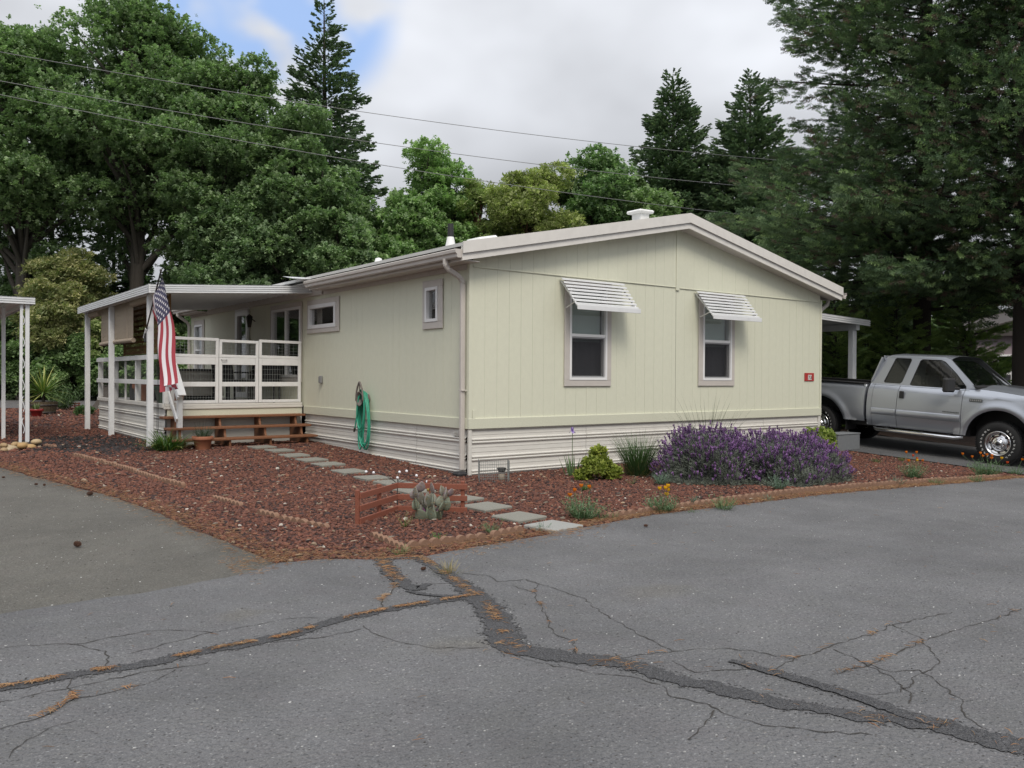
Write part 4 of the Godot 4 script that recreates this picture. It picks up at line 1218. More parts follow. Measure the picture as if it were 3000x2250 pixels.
	for q in [[-3.03, -6.0], [-2.985, -9.45], [-3.0, -12.0]]:
		st = new_st()
		cbx(st, Vector3(q[0] - 0.05, 0.12, q[1] - 0.05), Vector3(q[0] + 0.05, 2.98, q[1] + 0.05), 0.006)
		var post := part("post", st, M["white_metal"], pr)
		part("groove_strip", one_box(Vector3(q[0] - 0.06, 0.12, q[1] - 0.018), Vector3(q[0] - 0.051, 2.97, q[1] + 0.018), 0.002), M["white_metal"], post)
	# lattice and blinds
	var la := thing("lattice_screen", "brown wooden lattice screen above the porch's side railing", "lattice", Vector3(-2.62, 0, 0))
	for k in 10: part("slat", one_box(Vector3(0, 1.94 + k * 0.112, -9.92), Vector3(0.010, 1.985 + k * 0.112, -6.25), 0), M["lattice"], la)
	for k in 34: part("slat", one_box(Vector3(-0.012, 1.92, -9.9 + k * 0.109), Vector3(-0.001, 3.02, -9.86 + k * 0.109), 0), M["lattice"], la)
	part("edge_strip", one_box(Vector3(-0.02, 1.91, -6.28), Vector3(0.02, 3.03, -6.235), 0.003), M["lattice"], la)
	part("edge_strip", one_box(Vector3(-0.02, 1.91, -9.95), Vector3(0.02, 3.03, -9.915), 0.003), M["lattice"], la)
	var blind := func(za, zb2, low, label):
		var b := thing("bamboo_blind", label, "blind", Vector3(-2.93, 0, 0), 0, "bamboo roll blinds under the porch roof")
		if low < 2.8:
			var nn := 60
			var reed := new_st()
			for k in nn:
				var y0 := lerpf(low, 3.0, float(k) / nn)
				var y1 := lerpf(low, 3.0, (k + 0.85) / nn)
				bx(reed, Vector3(-0.003 + 0.001 * sin(k * 7.0), y0, za), Vector3(0.003, y1, zb2 - 0.004 * sin(k * 3.0)))
			part("reeds", reed, M["bamboo"], b)
		part("roll", one_tube([Vector3(0, low, za - 0.05), Vector3(0, low + 0.01, (za + zb2) / 2), Vector3(0, low, zb2 + 0.02)], 0.045 if low < 2.8 else 0.075, 12), M["bamboo"], b)
		for z in [za + 0.3, zb2 - 0.3]: part("cord", one_tube([Vector3(-0.05, 3.0, z), Vector3(-0.05, low, z)], 0.004, 5), M["bamboo"], b)
	blind.call(-10.8, -7.75, 2.19, "tan bamboo blind let down between two porch posts")
	blind.call(-12.0, -10.9, 2.92, "tan bamboo blind rolled up beside the rear porch post")
	blind.call(-7.7, -6.3, 2.93, "tan bamboo blind rolled up beside the flag post")
	part("pull_cord", one_tube([Vector3(-2.80, 2.9, -6.4), Vector3(-2.79, 1.6, -6.42), Vector3(-2.785, 0.5, -6.4), Vector3(-2.785, 0.38, -6.45), Vector3(-2.785, 0.5, -6.5), Vector3(-2.79, 1.0, -6.47)], 0.005, 5), M["dark_metal"], pr)
	build_flag()
	# on the porch
	pot("flower_pot", "large terracotta pot on the deck behind the side railing", Vector3(-2.35, 0.927, -9.3), 0.25, 0.36, "terracotta")
	pot("flower_pot", "dull green pot on the deck behind the flag post", Vector3(-2.35, 0.927, -7.6), 0.23, 0.34, "green_pot")
	pot("flower_pot", "small terracotta pot on the deck at the rail corner", Vector3(-2.4, 0.927, -6.55), 0.15, 0.28, "terracotta")
	var pb := thing("planter_box", "long dark planter box standing on the porch", "planter", Vector3(-1.5, 0.927, -9.8))
	part("trough", one_box(Vector3(-1.0, 0.0, -0.2), Vector3(0.9, 0.42, 0.2), 0.01), M["fabric_dark"], pb)
	part("soil", one_box(Vector3(-0.95, 0.42, -0.17), Vector3(0.85, 0.43, 0.17)), M["soil"], pb)
	var wc := thing("watering_can", "green plastic watering can on the planter box", "watering can", Vector3(-1.55, 1.36, -9.75), 0.4)
	st = new_st()
	lathe(st, [Vector2(0, 0), Vector2(0.11, 0), Vector2(0.12, 0.02), Vector2(0.11, 0.16), Vector2(0.06, 0.2), Vector2(0.0, 0.2)], 16)
	part("body", st, M["watering_can"], wc)
	part("spout", one_tube([Vector3(0.1, 0.05, 0), Vector3(0.2, 0.12, 0), Vector3(0.27, 0.22, 0)], [0.02, 0.015, 0.012]), M["watering_can"], wc)
	part("handle", one_tube([Vector3(-0.11, 0.05, 0), Vector3(-0.19, 0.12, 0), Vector3(-0.12, 0.24, 0), Vector3(0.0, 0.21, 0)], 0.012), M["watering_can"], wc)
	for q in [[-1.0, -7.6, 0.3, "dark padded patio chair beside the covered table"], [-0.55, -8.4, -2.0, "dark padded patio chair near the porch door"], [-0.5, -7.0, -0.6, "dark padded patio chair under the wide porch window"]]:
		var c := thing("patio_chair", q[3], "chair", Vector3(q[0], 0.927, q[1]), q[2], "patio chairs on the porch")
		part("seat", one_box(Vector3(-0.27, 0.38, -0.27), Vector3(0.27, 0.47, 0.27), 0.02), M["fabric_dark"], c)
		part("backrest", one_bar(Vector3(0, 0.47, -0.25), Vector3(0, 0.98, -0.38), 0.52, 0.06, 0.02, Vector3(0, 0, 1)), M["fabric_dark"], c)
		for sx in [-0.26, 0.26]:
			for sz in [-0.25, 0.25]: part("leg", one_bar(Vector3(sx, 0, sz), Vector3(sx, 0.62 if sz > 0 else 0.45, sz), 0.035, 0.035), M["black_plastic"], c)
			part("arm", one_bar(Vector3(sx, 0.63, -0.28), Vector3(sx, 0.63, 0.28), 0.05, 0.03, 0.008), M["black_plastic"], c)
	var tb := thing("patio_table", "square porch table draped with a pale cloth", "table", Vector3(-1.35, 0.927, -8.6), 0.2)
	part("tabletop", one_box(Vector3(-0.4, 0.66, -0.4), Vector3(0.4, 0.70, 0.4), 0.01), M["fabric_dark"], tb)
	st = new_st()
	hexa(st, [Vector3(-0.36, 0.12, 0.36), Vector3(0.36, 0.12, 0.36), Vector3(0.36, 0.12, -0.36), Vector3(-0.36, 0.12, -0.36), Vector3(-0.33, 0.658, 0.33), Vector3(0.33, 0.658, 0.33), Vector3(0.33, 0.658, -0.33), Vector3(-0.33, 0.658, -0.33)])
	part("drape", st, M["fabric_pale"], tb)
	for sx in [-0.3, 0.3]:
		for sz in [-0.3, 0.3]: part("leg", one_bar(Vector3(sx, 0, sz), Vector3(sx, 0.15, sz), 0.04, 0.04), M["black_plastic"], tb)
func flag_picture() -> ImageTexture:
	var w := 988
	var h := 520
	var im := Image.create_empty(w, h, false, Image.FORMAT_RGB8)
	for k in 13: im.fill_rect(Rect2i(0, k * 40, w, 40), Color(0.60, 0.22, 0.26) if k % 2 == 0 else Color(0.83, 0.81, 0.82))
	im.fill_rect(Rect2i(0, 0, 395, 280), Color(0.25, 0.24, 0.34))
	for row in 9:
		var count := 6 if row % 2 == 0 else 5
		for i in count:
			var c := Vector2((0.5 + i + (0.0 if count == 6 else 0.5)) * 65.8, (row + 1) * 28.0)
			var star := PackedVector2Array()
			for k in 10:
				var a := -PI / 2 + PI * k / 5.0
				star.append(c + Vector2(cos(a), sin(a)) * (17.0 if k % 2 == 0 else 7.0))
			for y in range(int(c.y) - 17, int(c.y) + 18):
				for x in range(int(c.x) - 17, int(c.x) + 18):
					if x >= 0 and y >= 0 and Geometry2D.is_point_in_polygon(Vector2(x, y), star): im.set_pixel(x, y, Color(0.88, 0.86, 0.87))
	return ImageTexture.create_from_image(im)
func build_flag():
	var f := thing("flag_on_pole", "red white and blue striped flag hanging from an angled pole on the porch post", "flag", Vector3(-3.1, 0, 0))
	var pole := part("pole", one_tube([Vector3(0, 2.20, -6.12), Vector3(0, 2.29, -6.03), Vector3(0, 3.30, -5.0)], 0.014, 10), M["dark_metal"], f)
	var st := new_st()
	lathe(st, [Vector2(0.0, -0.02), Vector2(0.022, 0), Vector2(0.02, 0.03), Vector2(0, 0.045)], 10, Transform3D(Basis(), Vector3(0, 3.30, -5.0)))
	part("finial", st, M["dark_metal"], pole)
	st = new_st()
	cbx(st, Vector3(-0.02, 2.10, -6.1), Vector3(0.02, 2.26, -6.02), 0.008)
	part("bracket", st, M["black_plastic"], f)
	part("socket", one_tube([Vector3(0, 2.18, -6.14), Vector3(0, 2.34, -5.98)], 0.024, 10), M["white_metal"], f)
	var a := [Vector2(3.27, -5.03), Vector2(2.90, -4.80), Vector2(2.40, -4.56), Vector2(1.85, -4.36), Vector2(1.36, -4.10)]
	var b := [Vector2(2.65, -5.66), Vector2(2.28, -5.24), Vector2(1.88, -5.20), Vector2(1.52, -4.98), Vector2(1.20, -4.56)]
	var nu := 40
	var nv := 26
	var pts := []
	for i in nu + 1:
		var u := float(i) / nu * 4.0
		var k := mini(int(u), 3)
		var e: Vector2 = a[k].cubic_interpolate(a[k + 1], a[maxi(k - 1, 0)], a[mini(k + 2, 4)], u - k)
		var g: Vector2 = b[k].cubic_interpolate(b[k + 1], b[maxi(k - 1, 0)], b[mini(k + 2, 4)], u - k)
		var row := []
		for j in nv + 1:
			var v := float(j) / nv
			var p := e.lerp(g, v)
			var free := float(i) / nu
			row.append(Vector3((0.03 + 0.10 * free) * sin(v * 8.0 + free * 2.6) + 0.035 * free * sin(v * 17.0 + free * 5.0) + 0.012 * sin(free * 14.0 + v * 4.0), p.x, p.y))
		pts.append(row)
	st = new_st()
	st.set_smooth_group(0)
	for i in nu:
		for j in nv:
			for k in [[0, 0], [1, 0], [1, 1], [0, 0], [1, 1], [0, 1]]:
				st.set_uv(Vector2(float(i + k[0]) / nu, float(j + k[1]) / nv))
				st.add_vertex(pts[i + k[0]][j + k[1]])
	var m := mat("flag_cloth", 1, 1, 1, 0.85)
	m.albedo_texture = flag_picture()
	m.backlight_enabled = true
	m.backlight = Color(0.1, 0.08, 0.08)
	part("flag", st, m, f)

# ---------------------------------------------------------------- carports and neighbours
func build_carports():
	var c := thing("carport", "white metal carport roof on slim posts beside the old driveway", "carport", Vector3.ZERO)
	var y := 2.90
	for k in 14:
		var a := -8.9 + k * 0.305
		var st := new_st()
		var prof := [Vector2(0, a), Vector2(0, a + 0.2), Vector2(-0.04, a + 0.215), Vector2(-0.04, a + 0.285), Vector2(0, a + 0.303)]
		for i in prof.size() - 1: quad(st, Vector3(prof[i].y, y + prof[i].x, -8.25), Vector3(prof[i + 1].y, y + prof[i + 1].x, -8.25), Vector3(prof[i + 1].y, y + prof[i + 1].x, -14.5), Vector3(prof[i].y, y + prof[i].x, -14.5))
		part("roof_pan", st, M["white_metal"], c)
	part("roof_deck", one_box(Vector3(-8.9, y + 0.01, -14.5), Vector3(-4.64, y + 0.03, -8.25)), M["white_metal"], c)
	var st := new_st()
	extrude(st, flutes(0.13, 3), -8.9, -4.60, Transform3D(Basis(), Vector3(0, y - 0.05, -8.24)))
	part("front_fascia", st, M["white_metal"], c)
	st = new_st()
	extrude(st, flutes(0.13, 3), 8.24, 14.5, Transform3D(Basis(Vector3(0, 0, -1), Vector3(0, 1, 0), Vector3(1, 0, 0)), Vector3(-4.625, y - 0.05, 0)))
	part("side_fascia", st, M["white_metal"], c)
	for q in [[-4.72, -8.33], [-4.98, -9.7], [-4.8, -14.2], [-8.7, -8.4]]:
		var p := part("post", one_box(Vector3(q[0] - 0.035, 0.05, q[1] - 0.035), Vector3(q[0] + 0.035, y - 0.03, q[1] + 0.035), 0.005), M["white_metal"], c)
		if q[1] == -8.33:
			part("post_strip", one_bar(Vector3(q[0] - 0.12, 0.05, q[1] + 0.01), Vector3(q[0] - 0.10, y - 0.05, q[1] + 0.01), 0.05, 0.05, 0.004, Vector3(0, 0, 1)), M["white_metal"], p)
			for k in 6:      # pressed scrolls between the two strips
				var sc := []
				for j in 13: sc.append(Vector3(q[0] - 0.07 + 0.02 * sin(j * PI / 6.0), 0.35 + k * 0.42 + j * 0.025, q[1] + 0.03))
				part("scroll", one_tube(sc, 0.008, 6), M["white_metal"], p)
	# carport over the truck
	var t := thing("truck_carport", "white metal carport roof on a square post behind the pickup", "carport", Vector3.ZERO)
	for k in 12:
		var a := 9.12 + k * 0.30
		st = new_st()
		var yy := func(x): return 3.02 - 0.035 * (x - 9.1)
		var prof := [Vector2(0, a), Vector2(0, a + 0.2), Vector2(-0.05, a + 0.215), Vector2(-0.05, a + 0.28), Vector2(0, a + 0.298)]
		for i in prof.size() - 1: quad(st, Vector3(prof[i].y, yy.call(prof[i].y) + prof[i].x, -1.05), Vector3(prof[i + 1].y, yy.call(prof[i + 1].y) + prof[i + 1].x, -1.05), Vector3(prof[i + 1].y, yy.call(prof[i + 1].y) + prof[i + 1].x, -9.0), Vector3(prof[i].y, yy.call(prof[i].y) + prof[i].x, -9.0))
		part("roof_pan", st, M["white_metal"], t)
	st = new_st()
	extrude(st, flutes(0.15, 3), 9.1, 12.75, Transform3D(Basis(Vector3(0, 0, 1), -0.035), Vector3(0, 3.26, -1.03)))
	part("front_fascia", st, M["white_metal"], t)
	part("roof_deck", one_bar(Vector3(9.1, 3.05, -5.0), Vector3(12.7, 2.925, -5.0), 7.9, 0.012), M["white_metal"], t)
	part("beam", one_box(Vector3(12.28, 2.70, -9.0), Vector3(12.42, 2.86, -1.1), 0.01), M["white_metal"], t)
	for z in [-1.25, -8.6]: part("post", one_box(Vector3(12.26, 0.0, z - 0.07), Vector3(12.42, 2.70, z + 0.07), 0.01), M["white_metal"], t)
	var b := thing("concrete_step", "grey concrete block step beside the house corner", "concrete step", Vector3(9.1, height(9.1, 0.5), 0.5))
	part("block", one_box(Vector3(-0.42, -0.03, -0.25), Vector3(0.38, 0.33, 0.16), 0.012), M["concrete"], b)
	part("lip", one_box(Vector3(-0.43, 0.331, -0.26), Vector3(0.39, 0.355, 0.17), 0.006), M["concrete"], b)
	# mauve house far behind the truck
	var mb := view_basis()
	var fw := Vector3(-mb.z.x, 0, -mb.z.z).normalized()
	var rt := Vector3(mb.x.x, 0, mb.x.z).normalized()
	var o := deep(2858, 1100, 30.0)
	var n := thing("neighbour_house", "mauve sided neighbouring house half hidden by fir branches", "house", Vector3(o.x, 0.1, o.z))
	n.transform.basis = Basis(rt, Vector3.UP, -fw)
	part("wall", one_box(Vector3(0, 0, -6), Vector3(0.78, 3.0, 0), 0.01), M["mauve"], n)
	part("wall", one_box(Vector3(1.28, 0, -6), Vector3(9, 3.0, 0), 0.01), M["mauve"], n)
	part("wall", one_box(Vector3(0.78, 0, -0.2), Vector3(1.28, 0.95, 0)), M["mauve"], n)
	part("wall", one_box(Vector3(0.78, 2.3, -0.2), Vector3(1.28, 3.0, 0)), M["mauve"], n)
	part("room_back", one_box(Vector3(0.78, 0.9, -1.5), Vector3(1.28, 2.4, -1.4)), M["room"], n)
	st = new_st()
	frame_ring(st, Transform3D(), 0.74, 1.32, 0.9, 2.3, 0.07, -0.03, 0.03)
	var w := part("window", st, M["vinyl"], n)
	part("meeting_rail", one_box(Vector3(0.8, 1.58, -0.02), Vector3(1.26, 1.65, 0.02)), M["vinyl"], w)
	pane(w, Transform3D(), 0.81, 1.25, 0.97, 2.23, -0.01)
	st = new_st()
	prism(st, PackedVector2Array([Vector2(-0.4, 2.95), Vector2(9.4, 2.95), Vector2(9.4, 3.1), Vector2(4.5, 4.4), Vector2(-0.4, 3.1)]), -6.3, 0.35)
	part("roof", st, M["dark_roof"], n)
	# wires
	var ends := [[-250, 105, 2720, 540, 300], [-250, 190, 2720, 625, 365], [-250, 225, 2720, 720, 0]]
	for k in 3:
		var e: Array = ends[k]
		var p := deep(e[0], e[1], 26.0)
		var q := deep(e[2], e[3] - 40, 34.0)
		var line := []
		for j in 41:
			var f := j / 40.0
			var v := p.lerp(q, f)
			v.y -= 1.1 * 4.0 * f * (1.0 - f) * 0.55
			line.append(v)
		var wl := obj("power_line", null, M["overhead_wire"])
		var ws := one_tube(line, 0.011, 5)
		ws.generate_normals()
		wl.mesh = ws.commit()
		tag(wl, ["highest thin black overhead wire crossing above the house", "middle thin black overhead wire crossing above the house", "lowest thin black overhead wire crossing above the house"][k], "power line", "overhead wires behind the house")

# ---------------------------------------------------------------- pickup truck
const ARCHES := [Vector3(-0.55, 0.43, 0.60), Vector3(3.22, 0.43, 0.60)]   # z, y, radius of the wheel openings
func flank(y: float, z: float) -> float:   # half width of the body at a height
	var x := 1.0 - 0.10 * pow(absf(y - 0.92) / 0.45, 2.4)
	if y > 1.27: x -= 0.35 * (y - 1.27)
	x += 0.012 * smoothstep(0.02, 0.0, absf(y - 1.255))
	for a in ARCHES:
		var r := Vector2(z - a.x, y - a.y).length()
		if y > 0.35: x = maxf(x, 0.98 - 0.05 * absf(y - 0.9)) + 0.04 * exp(-pow((r - 0.655) / 0.065, 2)) - 0.0 if r < 0.85 else x
	return x
func body_panel(parent: Node, called: String, z0: float, z1: float, lo: Callable, hi: Callable, s: float, nz: int, ny: int) -> MeshInstance3D:
	var st := new_st()
	st.set_smooth_group(0)
	var p := []
	var inside := []
	for i in nz + 1:
		var z := lerpf(z0, z1, float(i) / nz)
		var row := []
		var irow := []
		for j in ny + 1:
			var y := lerpf(lo.call(z), hi.call(z), float(j) / ny)
			var q := Vector2(z, y)
			var cut := false
			for a in ARCHES:
				var c := Vector2(a.x, a.y)
				if q.distance_to(c) < a.z:
					cut = true
					var d := q - c
					if d.length() < 0.01: d = Vector2(0, 1)
					q = c + d.normalized() * a.z
			row.append(Vector3(s * flank(q.y, q.x), q.y, q.x))
			irow.append(cut)
		p.append(row)
		inside.append(irow)
	for i in nz:
		for j in ny:
			if inside[i][j] and inside[i + 1][j] and inside[i][j + 1] and inside[i + 1][j + 1]: continue
			if s > 0: quad(st, p[i][j], p[i + 1][j], p[i + 1][j + 1], p[i][j + 1])
			else: quad(st, p[i][j], p[i][j + 1], p[i + 1][j + 1], p[i + 1][j])
	# returned edges, so that the seams have depth
	st.set_smooth_group(-1)
	var inn := func(v: Vector3): return Vector3(v.x - s * 0.03, v.y, v.z)
	for j in ny:
		for i in [0, nz]:
			if not (inside[i][j] and inside[i][j + 1]): quad(st, p[i][j], p[i][j + 1], inn.call(p[i][j + 1]), inn.call(p[i][j]))
	for i in nz:
		for j in [0, ny]:
			if not (inside[i][j] and inside[i + 1][j]): quad(st, p[i][j], p[i + 1][j], inn.call(p[i + 1][j]), inn.call(p[i][j]))
	return part(called, st, M["silver_paint"], parent)
func wheel(parent: Node, at: Vector3, s: float):
	var out := Basis(Vector3(0, 0, 1), -s * PI / 2)   # the lathe's up becomes outwards
	var t := Transform3D(out, at)
	var st := new_st()
	lathe(st, [Vector2(0.225, -0.125), Vector2(0.33, -0.135), Vector2(0.385, -0.115), Vector2(0.408, -0.085), Vector2(0.412, 0.0), Vector2(0.408, 0.085), Vector2(0.385, 0.115), Vector2(0.33, 0.135), Vector2(0.245, 0.125), Vector2(0.225, 0.105)], 48, t)
	for k in 56:      # tread blocks
		var a := TAU * k / 56.0
		for e in [-0.075, 0.0, 0.075]:
			var c := Vector3(cos(a + e) * 0.413, e * 0.95, sin(a + e) * 0.413)
			var b := Basis(Vector3(cos(a + e), 0, sin(a + e)), Vector3(0, 1, 0), Vector3(-sin(a + e), 0, cos(a + e)))
			bx(st, Vector3(-0.006, -0.032, -0.015), Vector3(0.006, 0.032, 0.015), t * Transform3D(b, c))
	var w := part("wheel", st, M["rubber"], parent)
	st = new_st()
	lathe(st, [Vector2(0.232, 0.10), Vector2(0.236, 0.128), Vector2(0.222, 0.132), Vector2(0.205, 0.10), Vector2(0.195, 0.055), Vector2(0.15, 0.045), Vector2(0.125, 0.075), Vector2(0.10, 0.09), Vector2(0.075, 0.088), Vector2(0.07, 0.12), Vector2(0.055, 0.13), Vector2(0.0, 0.13)], 32, t)
	part("rim", st, M["chrome"], w)
	for k in 8:
		var a := TAU * k / 8.0
		st = new_st()
		lathe(st, [Vector2(0, 0.047), Vector2(0.024, 0.047), Vector2(0.022, 0.057), Vector2(0, 0.057)], 10, t * Transform3D(Basis(), Vector3(cos(a) * 0.165, 0.0, sin(a) * 0.165)))
		part("vent_hole", st, M["black"], w)
		st = new_st()
		lathe(st, [Vector2(0.012, 0.085), Vector2(0.012, 0.108), Vector2(0, 0.112)], 6, t * Transform3D(Basis(), Vector3(cos(a + 0.39) * 0.095, 0.0, sin(a + 0.39) * 0.095)))
		part("lug_nut", st, M["chrome"], w)
	st = new_st()
	lathe(st, [Vector2(0.04, 0.13), Vector2(0.036, 0.14), Vector2(0, 0.14)], 12, t)
	part("hub_cap", st, M["black_plastic"], w)
	st = new_st()
	rng.seed = 12
	for k in 26:      # pale raised lettering, two arcs
		if k in [9, 10, 11, 12, 22, 23, 24, 25]: continue
		var a := TAU * k / 26.0 + 0.6
		var b := Basis(Vector3(cos(a), 0, sin(a)), Vector3(0, 1, 0), Vector3(-sin(a), 0, cos(a)))
		bx(st, Vector3(-0.016, 0.0, -0.022), Vector3(0.016, 0.004, -0.010), t * Transform3D(b, Vector3(cos(a) * 0.30, 0.1315, sin(a) * 0.30)))
		bx(st, Vector3(-0.016, 0.0, -0.006), Vector3(rnd(-0.005, 0.016), 0.004, 0.014), t * Transform3D(b, Vector3(cos(a) * 0.30, 0.1315, sin(a) * 0.30)))
	part("sidewall_lettering", st, M["tyre_letter"], w)
func build_truck():
	mat("tyre_letter", 0.42, 0.42, 0.41, 0.8)
	mat("lamp_glass", 0.6, 0.62, 0.62, 0.1)
	mat("badge", 0.10, 0.11, 0.11, 0.4)
	var tr := thing("pickup_truck", "silver extended cab pickup truck parked in the driveway", "pickup truck", Vector3(10.8, 0.066, 0))
	tr.rotation.x = 0.055
	var belt := func(z): return 1.375 + 0.02 * smoothstep(2.2, 2.6, z)
	for s in [-1.0, 1.0]:
		body_panel(tr, "bed_side", -2.40, 0.495, func(_z): return 0.56, func(_z): return 1.355, s, 70, 26)
		body_panel(tr, "cab_corner", 0.56, 0.665, func(_z): return 0.49, belt, s, 3, 26)
		body_panel(tr, "rear_door", 0.672, 1.212, func(_z): return 0.49, belt, s, 12, 26)
		body_panel(tr, "front_door", 1.222, 2.515, func(_z): return 0.49, belt, s, 30, 26)
		body_panel(tr, "fender", 2.525, 4.02, func(_z): return 0.49, func(z): return 1.395 - 0.085 * smoothstep(2.7, 4.02, z), s, 44, 26)
		# mouldings
		for q in [[0.68, 1.205], [1.23, 2.505]]:
			var st := new_st()
			st.set_smooth_group(0)
			var pr := [Vector2(0.735, 0.0), Vector2(0.75, 0.022), Vector2(0.80, 0.028), Vector2(0.86, 0.020), Vector2(0.872, 0.0)]
			for i in pr.size() - 1:
				quad(st, Vector3(s * (flank(pr[i].x, 1.5) + pr[i].y), pr[i].x, q[0]), Vector3(s * (flank(pr[i + 1].x, 1.5) + pr[i + 1].y), pr[i + 1].x, q[0]), Vector3(s * (flank(pr[i + 1].x, 1.5) + pr[i + 1].y), pr[i + 1].x, q[1]), Vector3(s * (flank(pr[i].x, 1.5) + pr[i].y), pr[i].x, q[1]))
			for e in q: quad(st, Vector3(s * 0.97, 0.735, e), Vector3(s * 1.02, 0.76, e), Vector3(s * 1.02, 0.86, e), Vector3(s * 0.97, 0.872, e))
			part("moulding", st, M["silver_paint"], tr)
		# cab sides above the belt: one leaning plane with two openings
		var outer := PackedVector2Array([Vector2(0.56, 1.378), Vector2(0.60, 1.52), Vector2(0.74, 1.86), Vector2(0.80, 1.955), Vector2(0.90, 1.985), Vector2(2.02, 1.985), Vector2(2.12, 1.95), Vector2(2.62, 1.50), Vector2(2.70, 1.40), Vector2(2.53, 1.378)])
		var rear := PackedVector2Array([Vector2(0.835, 1.43), Vector2(0.98, 1.90), Vector2(1.01, 1.93), Vector2(1.31, 1.93), Vector2(1.335, 1.90), Vector2(1.225, 1.44), Vector2(1.19, 1.405), Vector2(0.86, 1.405)])
		var front := PackedVector2Array([Vector2(1.40, 1.40), Vector2(1.515, 1.89), Vector2(1.56, 1.925), Vector2(1.94, 1.925), Vector2(2.03, 1.89), Vector2(2.30, 1.66), Vector2(2.52, 1.43), Vector2(2.53, 1.381), Vector2(1.9, 1.381), Vector2(1.45, 1.381)])
		# local x = z of the truck, local y = height, local z = outwards
		var lean := Transform3D(Basis(Vector3(0, 0, 1), Vector3(-s * 0.29, 1, 0), Vector3(s, 0, 0)), Vector3(s * (flank(1.375, 1.5) + 1.375 * 0.29), 0, 0))
		var st2 := new_st()
		for cut in [[0.4, 1.10], [1.10, 1.365], [1.365, 1.8], [1.8, 2.9]]:
			var strip := PackedVector2Array([Vector2(cut[0], 1.3), Vector2(cut[1], 1.3), Vector2(cut[1], 2.1), Vector2(cut[0], 2.1)])
			for piece in Geometry2D.intersect_polygons(outer, strip):
				var left := [piece]
				for hole in [rear, front]:
					var nxt := []
					for l in left: nxt += Geometry2D.clip_polygons(l, hole)
					left = nxt
				for l in left: prism(st2, l, -0.035, 0.0, lean)
		part("cab_side", st2, M["silver_paint"], tr)
		for w in [[rear, "tinted_glass"], [front, "door_glass"]]:
			var g := new_st()
			prism(g, w[0], -0.022, -0.014, lean)
			part("side_window", g, M[w[1]], tr)
			var rub := new_st()      # rubber round the glass
			for i in w[0].size():
				var a: Vector2 = w[0][i]
				var b: Vector2 = w[0][(i + 1) % w[0].size()]
				bar(rub, lean * Vector3(a.x, a.y, -0.008), lean * Vector3(b.x, b.y, -0.008), 0.016, 0.016)
			part("window_seal", rub, M["black_plastic"], tr)
		part("door_handle", one_box(Vector3(-0.012, -0.075, -0.05), Vector3(0.014, 0.075, 0.05), 0.01, Transform3D(Basis(), Vector3(s * 1.0, 1.185, 1.315))), M["black_plastic"], tr)
		# step bar
		part("step_bar", one_tube([Vector3(s * 0.90, 0.44, 0.72), Vector3(s * 0.985, 0.42, 0.82), Vector3(s * 0.985, 0.42, 2.42), Vector3(s * 0.90, 0.44, 2.54)], 0.038, 12), M["chrome"], tr)
		for z in [1.0, 1.75, 2.3]: part("bar_bracket", one_bar(Vector3(s * 0.72, 0.50, z), Vector3(s * 0.97, 0.45, z), 0.06, 0.03), M["black"], tr)
		# mirror
		var mr := part("mirror", one_box(Vector3(-0.13, -0.13, -0.06), Vector3(0.13, 0.15, 0.06), 0.03, Transform3D(Basis(Vector3.UP, s * 0.25), Vector3(s * 1.13, 1.44, 2.32))), M["black_plastic"], tr)
		part("mirror_arm", one_bar(Vector3(s * 0.90, 1.38, 2.42), Vector3(s * 1.05, 1.40, 2.34), 0.06, 0.05, 0.01), M["black_plastic"], mr)
		# badges
		part("badge", one_box(Vector3(s * 0.988 - 0.006, 1.155, 2.66), Vector3(s * 0.988 + 0.006, 1.215, 2.90), 0.003), M["badge"], tr)
		var bt := new_st()
		for k in 6: bx(bt, Vector3(s * 0.9955 - 0.002, 1.17, 2.675 + k * 0.037), Vector3(s * 0.9955 + 0.002, 1.20, 2.697 + k * 0.037))
		part("badge_letters", bt, M["grey_metal"], tr)
		bt = new_st()
		for k in 11: bx(bt, Vector3(s * 1.001 - 0.004, 0.905, 2.17 + k * 0.029), Vector3(s * 1.001 + 0.004, 0.93, 2.19 + k * 0.029))
		part("badge_letters", bt, M["badge"], tr)
		# wheels, wells, lamps
		for a in ARCHES:
			wheel(tr, Vector3(s * 0.855, 0.405, a.x), s)
			var well := new_st()
			for k in 20:
				var b0 := PI * k / 20.0 - 0.15
				var b1 := PI * (k + 1) / 20.0 - 0.15
				var c0 := Vector3(0, a.y + sin(b0) * 0.64, a.x + cos(b0) * 0.64)
				var c1 := Vector3(0, a.y + sin(b1) * 0.64, a.x + cos(b1) * 0.64)
				quad(well, c0 + Vector3(s * 0.97, 0, 0), c1 + Vector3(s * 0.97, 0, 0), c1 + Vector3(s * 0.55, 0, 0), c0 + Vector3(s * 0.55, 0, 0))
			part("wheel_well", well, M["black"], tr)
		part("headlight", one_box(Vector3(s * 0.72 - 0.22, 0.93, 3.98), Vector3(s * 0.72 + 0.22, 1.20, 4.08), 0.03), M["lamp_glass"], tr)
	# roof, hood, windshield
	var patch := func(called: String, n: int, m: int, f: Callable, mt: String):
		var st := new_st()
		st.set_smooth_group(0)
		for i in n:
			for j in m: quad(st, f.call(float(i) / n, float(j) / m), f.call(float(i) / n, float(j + 1) / m), f.call(float(i + 1) / n, float(j + 1) / m), f.call(float(i + 1) / n, float(j) / m))
		return part(called, st, M[mt], tr)
	var side_x := func(y): return flank(1.375, 1.5) - 0.29 * (y - 1.375)
